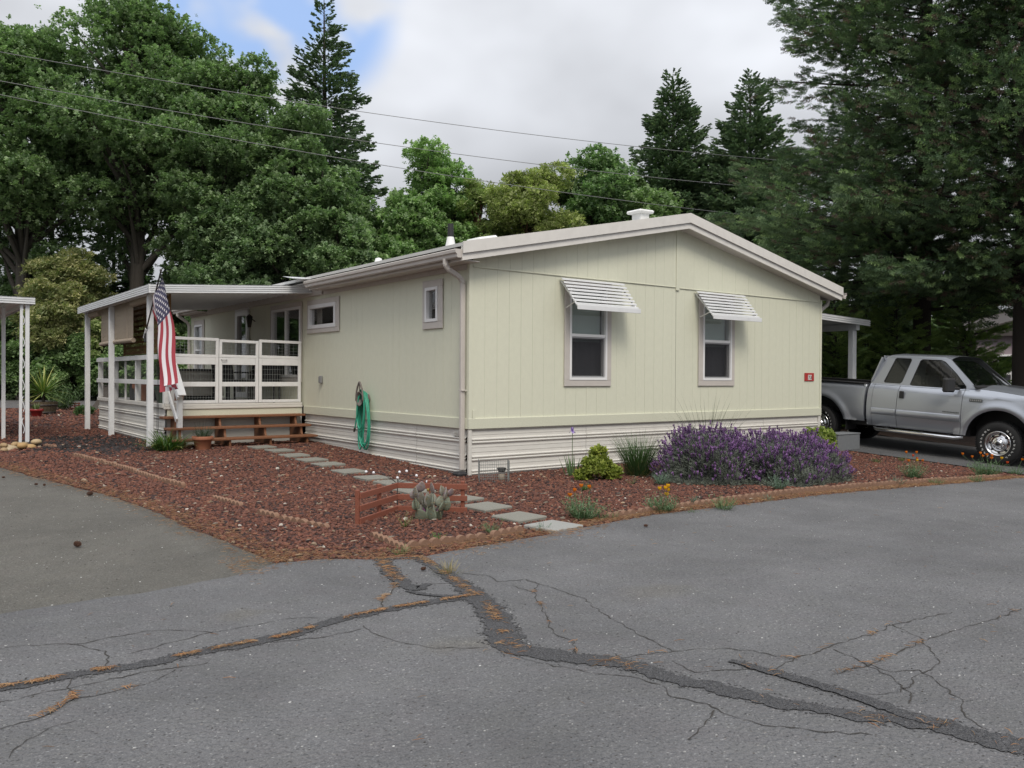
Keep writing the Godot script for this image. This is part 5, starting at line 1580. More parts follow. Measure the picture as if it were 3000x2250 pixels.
	patch.call("cab_roof", 16, 18, func(u, v):
		var e: float = 2.0 * v - 1.0
		var hw: float = side_x.call(1.975) + 0.012
		var z := lerpf(0.80, 2.14, u)
		var ends := minf(smoothstep(0.0, 0.12, u), smoothstep(1.0, 0.85, u))
		return Vector3(e * hw, 1.965 + 0.05 * (1.0 - pow(absf(e), 3.0)) + 0.022 * ends - 0.03 * pow(absf(e), 10.0), z), "silver_paint")
	patch.call("windshield", 10, 16, func(u, v):
		var e: float = 2.0 * v - 1.0
		var y := lerpf(1.965, 1.46, u)
		var hw: float = side_x.call(y) - 0.025
		return Vector3(e * hw, y + 0.02 * (1.0 - e * e), lerpf(2.13, 2.66, u) + 0.16 * (1.0 - e * e) * (0.3 + 0.7 * u)), "door_glass")
	patch.call("cowl", 3, 16, func(u, v):
		var e: float = 2.0 * v - 1.0
		return Vector3(e * 0.90, lerpf(1.462, 1.43, u) + 0.02 * (1.0 - e * e), lerpf(2.65, 2.76, u) + 0.16 * (1.0 - e * e)), "black_plastic")
	patch.call("hood", 18, 24, func(u, v):
		var e: float = 2.0 * v - 1.0
		var z = lerpf(2.74, 4.10, u) + 0.16 * (1.0 - e * e) * (1.0 - u) - 0.05 * e * e * u
		return Vector3(e * (flank(1.395, 3.0) - 0.005), 1.397 - 0.085 * smoothstep(2.7, 4.02, z) + 0.075 * (1.0 - pow(absf(e), 4.0)) - 0.04 * smoothstep(0.85, 1.0, u) + 0.02 * smoothstep(0.75, 0.55, absf(e)), z), "silver_paint")
	patch.call("rear_window", 4, 4, func(u, v): return Vector3(lerpf(-0.68, 0.68, v), lerpf(1.45, 1.90, u), lerpf(0.585, 0.735, u)), "tinted_glass")
	for q in [[Vector3(-0.86, 1.36, 0.565), Vector3(0.86, 1.36, 0.565), 0.16], [Vector3(-0.74, 1.93, 0.755), Vector3(0.74, 1.93, 0.755), 0.09]]: part("cab_back", one_bar(q[0], q[1], 0.03, q[2], 0.004), M["silver_paint"], tr)
	for s in [-1.0, 1.0]: part("cab_back", one_bar(Vector3(s * 0.78, 1.42, 0.575), Vector3(s * 0.71, 1.93, 0.745), 0.19, 0.03, 0.0, Vector3(0, 0, 1)), M["silver_paint"], tr)
	part("cab_back", one_box(Vector3(-0.93, 0.5, 0.555), Vector3(0.93, 1.30, 0.575)), M["silver_paint"], tr)
	# bed
	for s in [-1.0, 1.0]:
		part("bed_rail", one_box(Vector3(s * 0.87 - 0.065, 1.35, -2.40), Vector3(s * 0.87 + 0.065, 1.385, 0.49), 0.012), M["black_plastic"], tr)
		part("bed_wall", one_box(Vector3(s * 0.82 - 0.02, 0.85, -2.38), Vector3(s * 0.82 + 0.02, 1.35, 0.47)), M["black"], tr)
	part("bed_floor", one_box(Vector3(-0.84, 0.80, -2.38), Vector3(0.84, 0.85, 0.47)), M["black"], tr)
	part("bed_front", one_box(Vector3(-0.93, 0.60, 0.44), Vector3(0.93, 1.37, 0.48), 0.006), M["silver_paint"], tr)
	part("tailgate", one_box(Vector3(-0.92, 0.62, -2.45), Vector3(0.92, 1.37, -2.40), 0.012), M["silver_paint"], tr)
	# dark inside and underneath
	part("chassis", one_box(Vector3(-0.80, 0.46, 0.10), Vector3(0.80, 0.60, 2.62)), M["black"], tr)
	part("chassis", one_box(Vector3(-0.50, 0.42, -2.3), Vector3(0.50, 0.62, 0.1)), M["black"], tr)
	part("engine_block", one_box(Vector3(-0.53, 0.45, 2.62), Vector3(0.53, 1.25, 3.95)), M["black"], tr)
	for a in ARCHES: part("axle", one_tube([Vector3(-0.8, 0.40, a.x), Vector3(0.8, 0.40, a.x)], 0.06), M["black"], tr)
	for s in [-1.0, 1.0]:
		part("inner_panel", one_box(Vector3(s * 0.86 - 0.02, 0.52, 0.58), Vector3(s * 0.86 + 0.02, 1.36, 2.60)), M["black"], tr)
		part("seat", one_box(Vector3(s * 0.42 - 0.26, 0.62, 1.30), Vector3(s * 0.42 + 0.26, 0.95, 1.85), 0.05), M["fabric_seat"], tr)
		part("seat_back", one_bar(Vector3(s * 0.42, 0.90, 1.36), Vector3(s * 0.42, 1.60, 1.20), 0.5, 0.15, 0.05, Vector3(0, 0, 1)), M["fabric_seat"], tr)
		part("headrest", one_box(Vector3(s * 0.42 - 0.14, 1.60, 1.12), Vector3(s * 0.42 + 0.14, 1.80, 1.24), 0.04), M["fabric_seat"], tr)
	part("rear_bench", one_box(Vector3(-0.8, 0.6, 0.62), Vector3(0.8, 1.40, 0.80), 0.05), M["fabric_seat"], tr)
	part("dashboard", one_box(Vector3(-0.82, 1.0, 2.30), Vector3(0.82, 1.40, 2.66), 0.05), M["black_plastic"], tr)
	var wh := []
	for k in 25: wh.append(Vector3(0.42 + 0.19 * cos(TAU * k / 24.0), 1.28 + 0.17 * sin(TAU * k / 24.0), 2.20 + 0.08 * sin(TAU * k / 24.0)))
	part("steering_wheel", one_tube(wh, 0.014), M["black_plastic"], tr)
	# nose
	part("grille", one_box(Vector3(-0.50, 0.90, 4.0), Vector3(0.50, 1.24, 4.12), 0.02), M["black_plastic"], tr)
	for k in 4: part("grille_bar", one_box(Vector3(-0.50, 0.93 + k * 0.085, 4.12), Vector3(0.50, 0.965 + k * 0.085, 4.15), 0.008), M["chrome"], tr)
	var st := new_st()
	cbx(st, Vector3(-1.0, 0.56, 4.05), Vector3(1.0, 0.82, 4.24), 0.05)
	for s in [-1.0, 1.0]: cbx(st, Vector3(s * 0.99 - 0.03, 0.58, 3.76), Vector3(s * 0.99 + 0.03, 0.81, 4.2), 0.025)
	part("bumper", st, M["chrome"], tr)
	part("rear_bumper", one_box(Vector3(-0.95, 0.52, -2.62), Vector3(0.95, 0.72, -2.46), 0.03), M["chrome"], tr)

# ---------------------------------------------------------------- small garden things
func blade(st, base: Vector3, dir: float, length: float, width: float, rise: float, droop: float, c0: Color, c1: Color, n := 4):
	# a leaf that starts steeply and bends over; widths taper to a point
	var out := Vector3(cos(dir), 0, sin(dir))
	var side := Vector3(-sin(dir), 0, cos(dir))
	var p := base
	var a := rise
	var prev := []
	for i in n + 1:
		var f := float(i) / n
		var w := width * (1.0 - pow(f, 2.2)) * (0.75 + 0.5 * minf(f * 3.0, 1.0) * 0.5)
		var l := p - side * w * 0.5
		var r := p + side * w * 0.5
		var c := c0.lerp(c1, f)
		if prev:
			for v in [[prev[0], prev[2]], [l, c], [r, c], [prev[0], prev[2]], [r, c], [prev[1], prev[2]]]:
				st.set_color(v[1])
				st.add_vertex(v[0])
		prev = [l, r, c]
		p += (out * cos(a) + Vector3.UP * sin(a)) * length / n
		a -= droop / n
func tuft(parent: Node, called: String, n: int, r: float, h: float, width: float, c0: Color, c1: Color, spread := 0.9, droop := 1.1, mt := "herb", up := 0.0):
	var st := new_st()
	st.set_smooth_group(0)
	for i in n:
		var a := rnd(0, TAU)
		var q := sqrt(rng.randf())
		var k := rnd(0.65, 1.15)
		var tone := rnd(0.7, 1.2)
		blade(st, Vector3(cos(a) * q * r, up, sin(a) * q * r), a + rnd(-0.5, 0.5), h * k, width * rnd(0.7, 1.2), PI / 2 - q * spread * rnd(0.6, 1.1), droop * rnd(0.2, 1.2), c0 * tone, c1 * tone)
	var o := part(called, st, M[mt], parent)
	return o
func feathery(parent: Node, called: String, n: int, r: float, h: float, c: Color, tip: Color):
	# finely cut leaves: each a stalk with short side needles
	var st := new_st()
	st.set_smooth_group(0)
	for i in n:
		var a := rnd(0, TAU)
		var q := sqrt(rng.randf())
		var dir := Vector3(cos(a) * q * 0.95, rnd(0.7, 1.2), sin(a) * q * 0.95).normalized()
		var base := Vector3(cos(a), 0, sin(a)) * q * r * 0.35
		var l := h * rnd(0.55, 1.1)
		var tone := rnd(0.7, 1.2)
		for j in 7:
			var f := (j + 1) / 7.0
			var p := base + dir * l * f + Vector3(0, -0.12 * f * f * l * q, 0)
			for k in 2: blade(st, p, rnd(0, TAU), l * rnd(0.10, 0.2), l * 0.022 + 0.0015, rnd(0.0, 1.2), 0.2, c * tone, tip * tone, 2)
		blade(st, base, a, l, 0.004, asin(clampf(dir.y, -1, 1)), 0.3, c * tone, c * tone, 3)
	var o := part(called, st, M["herb"], parent)
	return o
func flower_cup(r: float, h: float, c: Color, edge: Color, t: Transform3D) -> SurfaceTool:
	var st := new_st()
	st.set_smooth_group(0)
	for k in 4:
		var a0 := TAU * k / 4.0
		for i in 3:
			for j in 4:
				var f := func(u, v):
					var a: float = a0 + (u - 0.5) * 1.9
					var rr: float = r * (0.15 + 0.85 * sin(v * PI * 0.55)) * (1.0 + 0.05 * sin(u * 9.0 + k))
					return t * Vector3(cos(a) * rr, h * v * (1.0 - 0.22 * pow(absf(u - 0.5) * 2.0, 2)), sin(a) * rr)
				for v in [[0, 0], [0, 1], [1, 1], [0, 0], [1, 1], [1, 0]]:
					st.set_color(c.lerp(edge, (j + v[1]) / 4.0))
					st.add_vertex(f.call((i + v[0]) / 3.0, (j + v[1]) / 4.0))
	return st
func poppy(px: float, py: float, r: float, h: float, n: int, flowers: Array, label: String, seed_: int):
	rng.seed = seed_
	var at := ground_at(px, py)
	var p := thing("poppy_plant", label, "poppy", at, 0, "poppies in the front bed")
	feathery(p, "foliage", int(n * 1.8), r * 1.15, h * 1.1, Color(0.12, 0.20, 0.10), Color(0.18, 0.27, 0.14))
	for f in flowers:      # x, height, colour
		var a: Vector3 = view_basis().x * float(f[0])
		var top := Vector3(a.x, f[1], a.z + rnd(-0.05, 0.05))
		part("stem", one_tube([Vector3(a.x * 0.2, 0.02, a.z * 0.2), Vector3(a.x * 0.6, f[1] * 0.6, a.z * 0.6), top], 0.0025, 5), M["stalk"], p)
		var c: Color = [Color(0.70, 0.20, 0.01), Color(0.80, 0.48, 0.015), Color(0.62, 0.09, 0.02)][f[2]]
		var st := flower_cup(0.021 * rnd(0.85, 1.2), 0.04, c * 0.85, c, Transform3D(Basis(Vector3(rnd(-1, 1), 0, rnd(-1, 1)).normalized(), rnd(0.0, 0.5)), top))
		part("flower", st, M["petal"], p)
func weed(px: float, py: float, r: float, h: float, n: int, c: Color, label: String, sd: int, fine := true):
	rng.seed = sd
	var p := thing("weed", label, "weed", ground_at(px, py), 0, "small weeds in the beds")
	if fine: feathery(p, "foliage", int(n * 1.7), r * 1.1, h * 1.1, c * 1.35, c * 1.8)
	else: tuft(p, "leaves", n, r * 0.5, h, 0.008, c, c * 1.3)
func leaf_bush(parent: Node, called: String, r: Vector3, n: int, size: float, c0: Color, c1: Color, centre: Vector3):
	# small leaves over a lumpy dome
	var places := []
	var tints := []
	var lumps := []
	for k in 14: lumps.append(Vector3(rnd(-1, 1), rnd(-0.4, 1), rnd(-1, 1)).normalized())
	for i in n:
		var d := Vector3(rnd(-1, 1), rnd(-0.55, 1.0), rnd(-1, 1)).normalized()
		var best := 0.0
		for l in lumps: best = maxf(best, d.dot(l))
		var k := (0.72 + 0.28 * smoothstep(0.75, 1.0, best)) * (1.0 - 0.35 * pow(rng.randf(), 2))
		var b := Basis(Vector3(rnd(-1, 1), rnd(-1, 1), rnd(-1, 1)).normalized(), rnd(0, TAU))
		places.append(Transform3D(b.scaled(Vector3.ONE * size * rnd(0.7, 1.25)), centre + d * r * k))
		tints.append(c0.lerp(c1, rng.randf()) * rnd(0.75, 1.15))
	var o := swarm(called, clump_mesh("sprig", 6, 0.9, 0.28, 5), M["herb"], places, tints, parent)
	o.set_meta("kind", "stuff")
	return o
var clumps := {}
func clump_mesh(key: String, n: int, length: float, width: float, sd: int, fold := 0.25) -> Mesh:
	# leaves that fan out from a twig: unit-size, each a folded lozenge of four faces
	if clumps.has(key): return clumps[key]
	var r := RandomNumberGenerator.new()
	r.seed = sd
	var st := new_st()
	st.set_smooth_group(-1)
	st.set_color(Color.WHITE)
	for i in n:
		var d := Vector3(r.randf_range(-1, 1), r.randf_range(-0.35, 1.0), r.randf_range(-1, 1)).normalized()
		var base := Vector3(r.randf_range(-0.35, 0.35), r.randf_range(-0.2, 0.3), r.randf_range(-0.35, 0.35))
		var l := length * r.randf_range(0.7, 1.15)
		var nrm := Vector3(r.randf_range(-0.6, 0.6), 1, r.randf_range(-0.6, 0.6)).normalized()
		var s := d.cross(nrm).normalized() * width * l * r.randf_range(0.8, 1.2)
		var up := s.cross(d).normalized() * fold * width * l
		var tip := base + d * l - Vector3(0, 0.15 * l, 0)
		var m1 := base + d * l * 0.45
		tri(st, base, m1 + s + up, m1)
		tri(st, m1 + s + up, tip, m1)
		tri(st, base, m1, m1 - s + up)
		tri(st, m1, tip, m1 - s + up)
	st.generate_normals()
	clumps[key] = st.commit()
	return clumps[key]
func scallop_mesh(n: int, pitch: float) -> Mesh:
	var poly := PackedVector2Array()
	var w := n * pitch
	poly.append(Vector2(-w / 2, -0.08))
	for k in n:
		for j in 9:
			var a := PI - PI * j / 8.0
			poly.append(Vector2(-w / 2 + (k + 0.5) * pitch + cos(a) * (pitch * 0.5 - 0.002), 0.028 + sin(a) * 0.052))
	poly.append(Vector2(w / 2, -0.08))
	var st := new_st()
	prism(st, poly, -0.026, 0.026)
	st.generate_normals()
	return st.commit()
func edging_line(line: Array, mesh: Mesh, length: float, label: String, sd: int, sink := 0.0):
	var r := RandomNumberGenerator.new()
	r.seed = sd
	for i in line.size() - 1:
		var a: Vector2 = line[i]
		var b: Vector2 = line[i + 1]
		var n := maxi(1, int(round(a.distance_to(b) / length)))
		for k in n:
			var q := a.lerp(b, (k + 0.5) / n)
			var dir := (b - a).angle()
			var o := obj("edging_block", mesh, M["edging"])
			tag(o, label, "edging", "scalloped edging blocks of the beds")
			o.position = on(q.x, q.y, 0.012 + r.randf_range(-0.008, 0.004) - sink)
			o.rotation = Vector3(r.randf_range(-0.05, 0.05), -dir + r.randf_range(-0.02, 0.02), r.randf_range(-0.012, 0.012))
func build_garden():
	mat("stalk", 0.09, 0.14, 0.06, 0.7)
	# stepping stones: path from the street to the steps
	var stones := [[-1.36, -4.83, 0.05], [-1.27, -4.2, 0.02], [-1.32, -3.4, 0.0], [-1.30, -2.72, 0.03], [-1.30, -2.08, 0.02], [-1.36, -1.2, 0.06], [-1.36, -0.45, 0.0], [-1.37, 0.17, -0.02], [-1.54, 1.03, 0.0], [-1.45, 1.96, 0.12], [-1.55, 2.65, 0.1], [-1.67, 3.41, 0.1], [-1.72, 4.03, 0.12]]
	for i in stones.size():
		var s: Array = stones[i]
		var o := thing("stepping_stone", "square grey concrete stepping stone in the path through the lava rock" if i < 12 else "pale clean stepping stone at the street end of the path", "stepping stone", on(s[0], s[1], 0.02), s[2], "stepping stones of the garden path")
		var st := one_box(Vector3(-0.205, -0.05, -0.215), Vector3(0.205, 0.03, 0.215), 0.01)
		part("slab", st, M["paver"] if i < 12 else M["paver_pale"], o)
		o.rotation.x = 0.01 * sin(i * 4.0)
		o.rotation.z = 0.012 * sin(i * 7.0)
	# scalloped edging
	var long := scallop_mesh(4, 0.105)
	edging_line([Vector2(-0.98, 3.98), Vector2(0.47, 3.92), Vector2(2.7, 3.97), Vector2(4.2, 4.02), Vector2(7.4, 4.3)], long, 0.425, "tan scalloped edging block along the lavender bed and street", 1)
	edging_line([Vector2(-3.38, 4.11), Vector2(-2.63, 4.13), Vector2(-2.02, 4.02)], long, 0.425, "tan scalloped edging block along the cactus bed and street", 2)
	edging_line([Vector2(-3.42, 4.09), Vector2(-3.36, 3.42)], long, 0.425, "tan scalloped edging block half sunk at the cactus bed's corner", 3, 0.03)
	edging_line([Vector2(-4.47, -4.91), Vector2(-4.16, -3.36), Vector2(-3.98, -1.69), Vector2(-3.85, -0.95)], long, 0.425, "tan scalloped edging block in the long line toward the flag post", 4, 0.015)
	edging_line([Vector2(-3.79, 0.10), Vector2(-3.73, 0.92)], long, 0.425, "tan scalloped edging block nearly buried in the lava rock", 5, 0.035)
	edging_line([Vector2(-3.75, 1.40), Vector2(-3.69, 2.03), Vector2(-3.52, 2.72)], long, 0.425, "tan scalloped edging block in the short line by the driveway mouth", 6, 0.03)
	edging_line([Vector2(-4.60, -7.2), Vector2(-4.45, -6.65)], long, 0.5, "tan scalloped edging block lying by the river stones", 7, 0.02)
	# low red fence, two hinged halves
	var f := thing("garden_fence", "low red brown board fence in two angled halves behind the cactus", "fence", Vector3.ZERO)
	var A := on(-3.17, 2.75)
	var B := on(-2.46, 2.24)
	var C := on(-1.90, 2.78)
	for q in [[A, B], [B, C]]:
		for y in [0.045, 0.172, 0.298]:
			part("board", one_bar(q[0] + Vector3(0, y, 0), q[1] + Vector3(0, y, 0), 0.018, 0.06, 0.003), M["fence_wood"], f)
		for k in [0.0, 0.55] if q[0] == A else [0.45, 0.93]:
			var p: Vector3 = q[0].lerp(q[1], k)
			var back: Vector3 = (q[1] - q[0]).cross(Vector3.UP).normalized() * -0.028
			part("post", one_box(Vector3(-0.02, -0.08, -0.02), Vector3(0.02, 0.36, 0.02), 0.006, Transform3D(Basis(Vector3.UP, 0.6), p + back)), M["fence_wood"], f)
	build_cactus()
	# solar light spray
	var so := thing("solar_garden_light", "black wire garden light with small white balls on curved arms", "garden light", Vector3(-2.27, 0, 1.90))
	var hub := Vector3(0.0, 0.27, 0)
	part("stake", one_tube([Vector3(0, 0, 0), hub], 0.006, 6), M["wire_black"], so)
	part("solar_panel", one_box(Vector3(-0.06, 0.255, -0.03), Vector3(-0.01, 0.275, 0.03), 0.004), M["black_plastic"], so)
	for q in [[-0.28, 0.40, -0.23], [-0.21, 0.39, -0.18], [0.02, 0.40, 0.01], [0.0, 0.335, 0.0], [0.09, 0.41, 0.05], [0.18, 0.36, 0.12], [0.28, 0.29, 0.19], [0.27, 0.24, 0.21]]:
		var e := Vector3(q[0], q[1], q[2])
		var arm := part("arm", one_tube([hub, hub.lerp(e, 0.5) + Vector3(0, 0.05, 0), e], 0.0032, 5), M["wire_black"], so)
		var st := new_st()
		lathe(st, [Vector2(0, -0.017), Vector2(0.012, -0.012), Vector2(0.017, 0), Vector2(0.012, 0.012), Vector2(0, 0.017)], 10, Transform3D(Basis(), e))
		part("ball", st, M["frosted"], arm)
	# wire cage with a lidded jar
	var cg := thing("wire_cage", "small open wire mesh cage on the lava rock by the corner", "wire cage", on(-0.02, 0.66), -0.55)
	var cw := new_st()
	for y in 8:
		for e in [[Vector3(-0.21, 0, 0.15), Vector3(0.21, 0, 0.15)], [Vector3(-0.21, 0, -0.15), Vector3(0.21, 0, -0.15)], [Vector3(-0.21, 0, -0.15), Vector3(-0.21, 0, 0.15)], [Vector3(0.21, 0, -0.15), Vector3(0.21, 0, 0.15)]]:
			bar(cw, e[0] + Vector3(0, 0.02 + y * 0.041, 0), e[1] + Vector3(0, 0.02 + y * 0.041, 0), 0.003, 0.003)
	for k in 17:
		for z in [-0.15, 0.15]: bar(cw, Vector3(-0.21 + k * 0.02625, 0, z), Vector3(-0.21 + k * 0.02625, 0.31, z), 0.0025, 0.0025)
	for k in 12:
		for x in [-0.21, 0.21]: bar(cw, Vector3(x, 0, -0.15 + k * 0.0273), Vector3(x, 0.31, -0.15 + k * 0.0273), 0.0025, 0.0025)
	part("mesh_walls", cw, M["wire"], cg)
	var rim := new_st()
	for q in [[-0.21, -0.15], [0.21, -0.15], [-0.21, 0.15], [0.21, 0.15]]: bar(rim, Vector3(q[0], 0, q[1]), Vector3(q[0], 0.315, q[1]), 0.006, 0.006)
	part("corner_rods", rim, M["dark_wire"], cg)
	var jr := thing("glass_jar", "small clear jar with a flared dark lid inside the wire cage", "jar", on(0.12, 0.66))
	var st := new_st()
	lathe(st, [Vector2(0, 0.002), Vector2(0.045, 0.0), Vector2(0.05, 0.02), Vector2(0.05, 0.13), Vector2(0.04, 0.15)], 16)
	part("glass", st, M["glass"], jr)
	st = new_st()
	lathe(st, [Vector2(0.045, 0.135), Vector2(0.052, 0.15), Vector2(0.07, 0.185), Vector2(0.068, 0.192), Vector2(0.0, 0.185)], 16)
	part("lid", st, M["black_plastic"], jr)
	st = new_st()
	lathe(st, [Vector2(0, 0.004), Vector2(0.046, 0.004), Vector2(0.047, 0.10), Vector2(0, 0.105)], 16)
	part("filling", st, M["bamboo"], jr)
	# iris
	rng.seed = 31
	var ir := thing("iris_plant", "single pale violet iris on a tall stem with sword leaves", "iris", on(1.32, 0.81))
	part("stem", one_tube([Vector3.ZERO, Vector3(0.01, 0.35, 0), Vector3(0.0, 0.68, 0.01)], 0.005, 6), M["stalk"], ir)
	tuft(ir, "leaves", 16, 0.10, 0.36, 0.03, Color(0.09, 0.15, 0.06), Color(0.12, 0.20, 0.08), 0.4, 0.25)
	st = new_st()
	st.set_smooth_group(0)
	for k in 6: blade(st, Vector3(0, 0.68, 0.01), TAU * k / 6.0, 0.075, 0.055, 1.2 if k % 2 else 0.2, -0.2 if k % 2 else 1.9, Color(0.30, 0.20, 0.50), Color(0.36, 0.27, 0.60), 5)
	part("flower", st, M["petal"], ir)
	# yellow-green bush
	rng.seed = 32
	var bu := thing("small_shrub", "compact yellow green shrub beside the iris", "shrub", on(1.30, 1.38))
	leaf_bush(bu, "foliage", Vector3(0.25, 0.17, 0.23), 430, 0.06, Color(0.16, 0.21, 0.03), Color(0.30, 0.34, 0.05), Vector3(0, 0.19, 0))
	leaf_bush(bu, "side_shoot", Vector3(0.14, 0.11, 0.13), 150, 0.06, Color(0.16, 0.21, 0.03), Color(0.32, 0.36, 0.05), Vector3(0.19, 0.10, 0.12))
	leaf_bush(bu, "side_shoot", Vector3(0.13, 0.10, 0.12), 120, 0.06, Color(0.16, 0.21, 0.03), Color(0.30, 0.34, 0.05), Vector3(-0.20, 0.08, -0.06))
	var tip = leaf_bush(bu, "top_shoot", Vector3(0.13, 0.14, 0.12), 150, 0.055, Color(0.22, 0.28, 0.04), Color(0.36, 0.40, 0.06), Vector3(0.06, 0.36, -0.02))
	tip.set_meta("kind", "stuff")
	part("stem", one_tube([Vector3.ZERO, Vector3(0.03, 0.2, 0), Vector3(0.06, 0.4, 0)], 0.012), M["bark"], bu)
	# fountain grass
	rng.seed = 33
	var gr := thing("fountain_grass", "upright clump of dark green fountain grass by the skirting", "grass clump", on(2.16, 1.38))
	tuft(gr, "blades", 420, 0.17, 0.72, 0.009, Color(0.04, 0.085, 0.03), Color(0.09, 0.15, 0.055), 0.55, 0.9)
	tuft(gr, "dry_blades", 70, 0.22, 0.45, 0.008, Color(0.22, 0.17, 0.09), Color(0.28, 0.22, 0.12), 1.2, 1.2)
	rng.seed = 34
	var tg := thing("tall_grass", "sparse tall thin grass rising behind the lavender", "grass clump", on(4.25, 0.95))
	tuft(tg, "blades", 90, 0.14, 1.25, 0.010, Color(0.05, 0.085, 0.035), Color(0.08, 0.10, 0.05), 0.75, 0.45)
	# lavender
	for q in [[2.66, 2.30, 0.74, 0.88, 61, "bushy lavender in purple bloom next to the fountain grass"], [3.40, 2.80, 0.80, 0.84, 62, "bushy lavender in purple bloom between two others"], [4.05, 2.72, 0.78, 0.82, 63, "bushy lavender in purple bloom beside the open lava rock"]]: lavender(q)
	rng.seed = 35
	var gy := thing("small_shrub", "yellow green leafy shrub showing behind the lavender", "shrub", on(6.3, 1.75))
	leaf_bush(gy, "foliage", Vector3(0.30, 0.34, 0.3), 420, 0.075, Color(0.17, 0.23, 0.04), Color(0.28, 0.34, 0.07), Vector3(0, 0.36, 0))
	part("stem", one_tube([Vector3.ZERO, Vector3(0.03, 0.4, 0)], 0.012), M["bark"], gy)
	# poppies
	var B2 := func(x, y): return [1600 + x * 0.45208, 1150 + y * 0.45208]
	var E2 := func(x, y): return [2550 + x * 0.20344, 1250 + y * 0.20344]
	var A2 := func(x, y): return [900 + x * 0.40687, 1300 + y * 0.40687]
	var g: Array = B2.call(240, 828)
	poppy(g[0], g[1], 0.24, 0.24, 80, [[-0.11, 0.30, 0], [-0.16, 0.25, 0], [0.0, 0.34, 0], [0.09, 0.33, 0]], "orange poppies with feathery leaves beside the stepping stones", 51)
	g = B2.call(745, 785)
	poppy(g[0], g[1], 0.17, 0.21, 70, [[0.02, 0.27, 1], [0.06, 0.29, 1], [0.07, 0.245, 1], [0.09, 0.19, 1], [-0.02, 0.26, 1]], "clump of yellow poppies at the edging blocks", 52)
	g = E2.call(620, 750)
	poppy(g[0], g[1], 0.22, 0.24, 60, [[-0.10, 0.40, 0], [0.03, 0.40, 0], [-0.03, 0.35, 2], [0.01, 0.28, 1], [0.09, 0.30, 2], [0.15, 0.27, 0], [-0.1, 0.27, 0]], "orange and yellow poppies standing in open lava rock", 53)
	g = E2.call(1680, 740)
	poppy(g[0], g[1], 0.28, 0.27, 90, [[-0.36, 0.37, 0], [-0.28, 0.33, 0], [-0.05, 0.34, 0], [0.02, 0.36, 0], [0.04, 0.31, 0], [0.2, 0.31, 1], [0.28, 0.24, 2], [-0.14, 0.39, 0], [0.09, 0.35, 0]], "full clump of orange poppies near the truck's front wheel", 54)
	g = E2.call(2080, 700)
	poppy(g[0], g[1], 0.22, 0.16, 40, [[0.12, 0.26, 0]], "low poppy leaves spilling over the street edge past the big clump", 55)
	g = B2.call(760, 520)
	poppy(g[0], g[1], 0.1, 0.15, 16, [[0.02, 0.19, 0], [0.0, 0.1, 2]], "two orange poppies beside the lavender and fountain grass", 56)
	# weeds: pixel, radius, height, count, colour
	var gg := Color(0.10, 0.15, 0.07)
	var blue := Color(0.11, 0.16, 0.12)
	var W := [[B2.call(250, 640), 0.08, 0.11, 26, Color(0.06, 0.14, 0.03), "bright green weed tuft below the yellow green shrub"], [B2.call(745, 602), 0.13, 0.17, 45, blue, "blue green feathery weed in front of the fountain grass"], [B2.call(965, 725), 0.07, 0.1, 22, blue, "small blue green seedling behind the edging blocks"], [B2.call(1150, 775), 0.14, 0.19, 42, gg, "feathery green weed growing over the edging blocks"], [B2.call(945, 795), 0.09, 0.07, 22, gg, "flat green weed on the edging between yellow poppies and feathery weed"], [B2.call(1435, 712), 0.07, 0.1, 20, blue, "small blue green seedling before the middle lavender"], [B2.call(1508, 635), 0.11, 0.2, 38, blue, "upright grey green weed at the foot of the lavender"], [B2.call(2140, 460), 0.08, 0.1, 22, Color(0.06, 0.13, 0.03), "bright green tuft near the concrete step"], [E2.call(450, 505), 0.08, 0.1, 24, Color(0.06, 0.13, 0.03), "bright green tuft at the truck driveway's edge"], [E2.call(380, 860), 0.10, 0.14, 26, blue, "grey green feathery weed below the mixed poppies"], [E2.call(950, 850), 0.15, 0.12, 34, gg, "spreading green weed along the edging before the truck"], [E2.call(1540, 820), 0.11, 0.15, 34, gg, "green weed at the foot of the big poppy clump"], [A2.call(950, 720), 0.06, 0.10, 22, Color(0.08, 0.16, 0.04), "bright green weed behind the cactus bed edging"], [A2.call(670, 815), 0.06, 0.1, 20, Color(0.13, 0.17, 0.07), "pale green weed between edging blocks at the bed's corner"], [A2.call(1330, 655), 0.05, 0.13, 22, gg, "upright green weed in the cactus bed near the path"], [A2.call(700, 610), 0.03, 0.15, 10, Color(0.17, 0.17, 0.07), "thin dry weed in front of the red fence"], [A2.call(550, 715), 0.05, 0.06, 14, gg, "tiny green weed at the sunken edging"], [A2.call(1690, 640), 0.08, 0.1, 18, blue, "grey green weed on the pale stepping stone's edge"], [A2.call(1420, 570), 0.03, 0.07, 8, gg, "tiny weed beside a stepping stone"], [A2.call(2110, 560), 0.06, 0.11, 16, gg, "thin green weed beside the first orange poppies"], [B2.call(430, 830), 0.05, 0.13, 12, Color(0.14, 0.17, 0.08), "thin green weed at the end of the edging blocks"], [B2.call(555, 600), 0.03, 0.12, 9, gg, "thin weed between the shrub and the fountain grass"], [A2.call(1740, 185), 0.04, 0.07, 8, gg, "tiny weed against the skirting"]]
	for i in W.size(): weed(W[i][0][0], W[i][0][1], W[i][1], W[i][2], W[i][3], W[i][4], W[i][5], 500 + i)
	# dry grass in the street cracks
	rng.seed = 41
	var dg := thing("dry_grass", "dry straw coloured grass tuft growing from the street crack", "grass tuft", ground_at(1315, 1692) + Vector3(0, 0.035, 0))
	tuft(dg, "blades", 60, 0.09, 0.12, 0.004, Color(0.30, 0.22, 0.10), Color(0.42, 0.35, 0.18), 1.1, 0.8)
	# day lily by the newel
	rng.seed = 42
	var dl := thing("day_lily", "arching green day lily clump at the foot of the newel post", "grass clump", on(-2.95, -5.15))
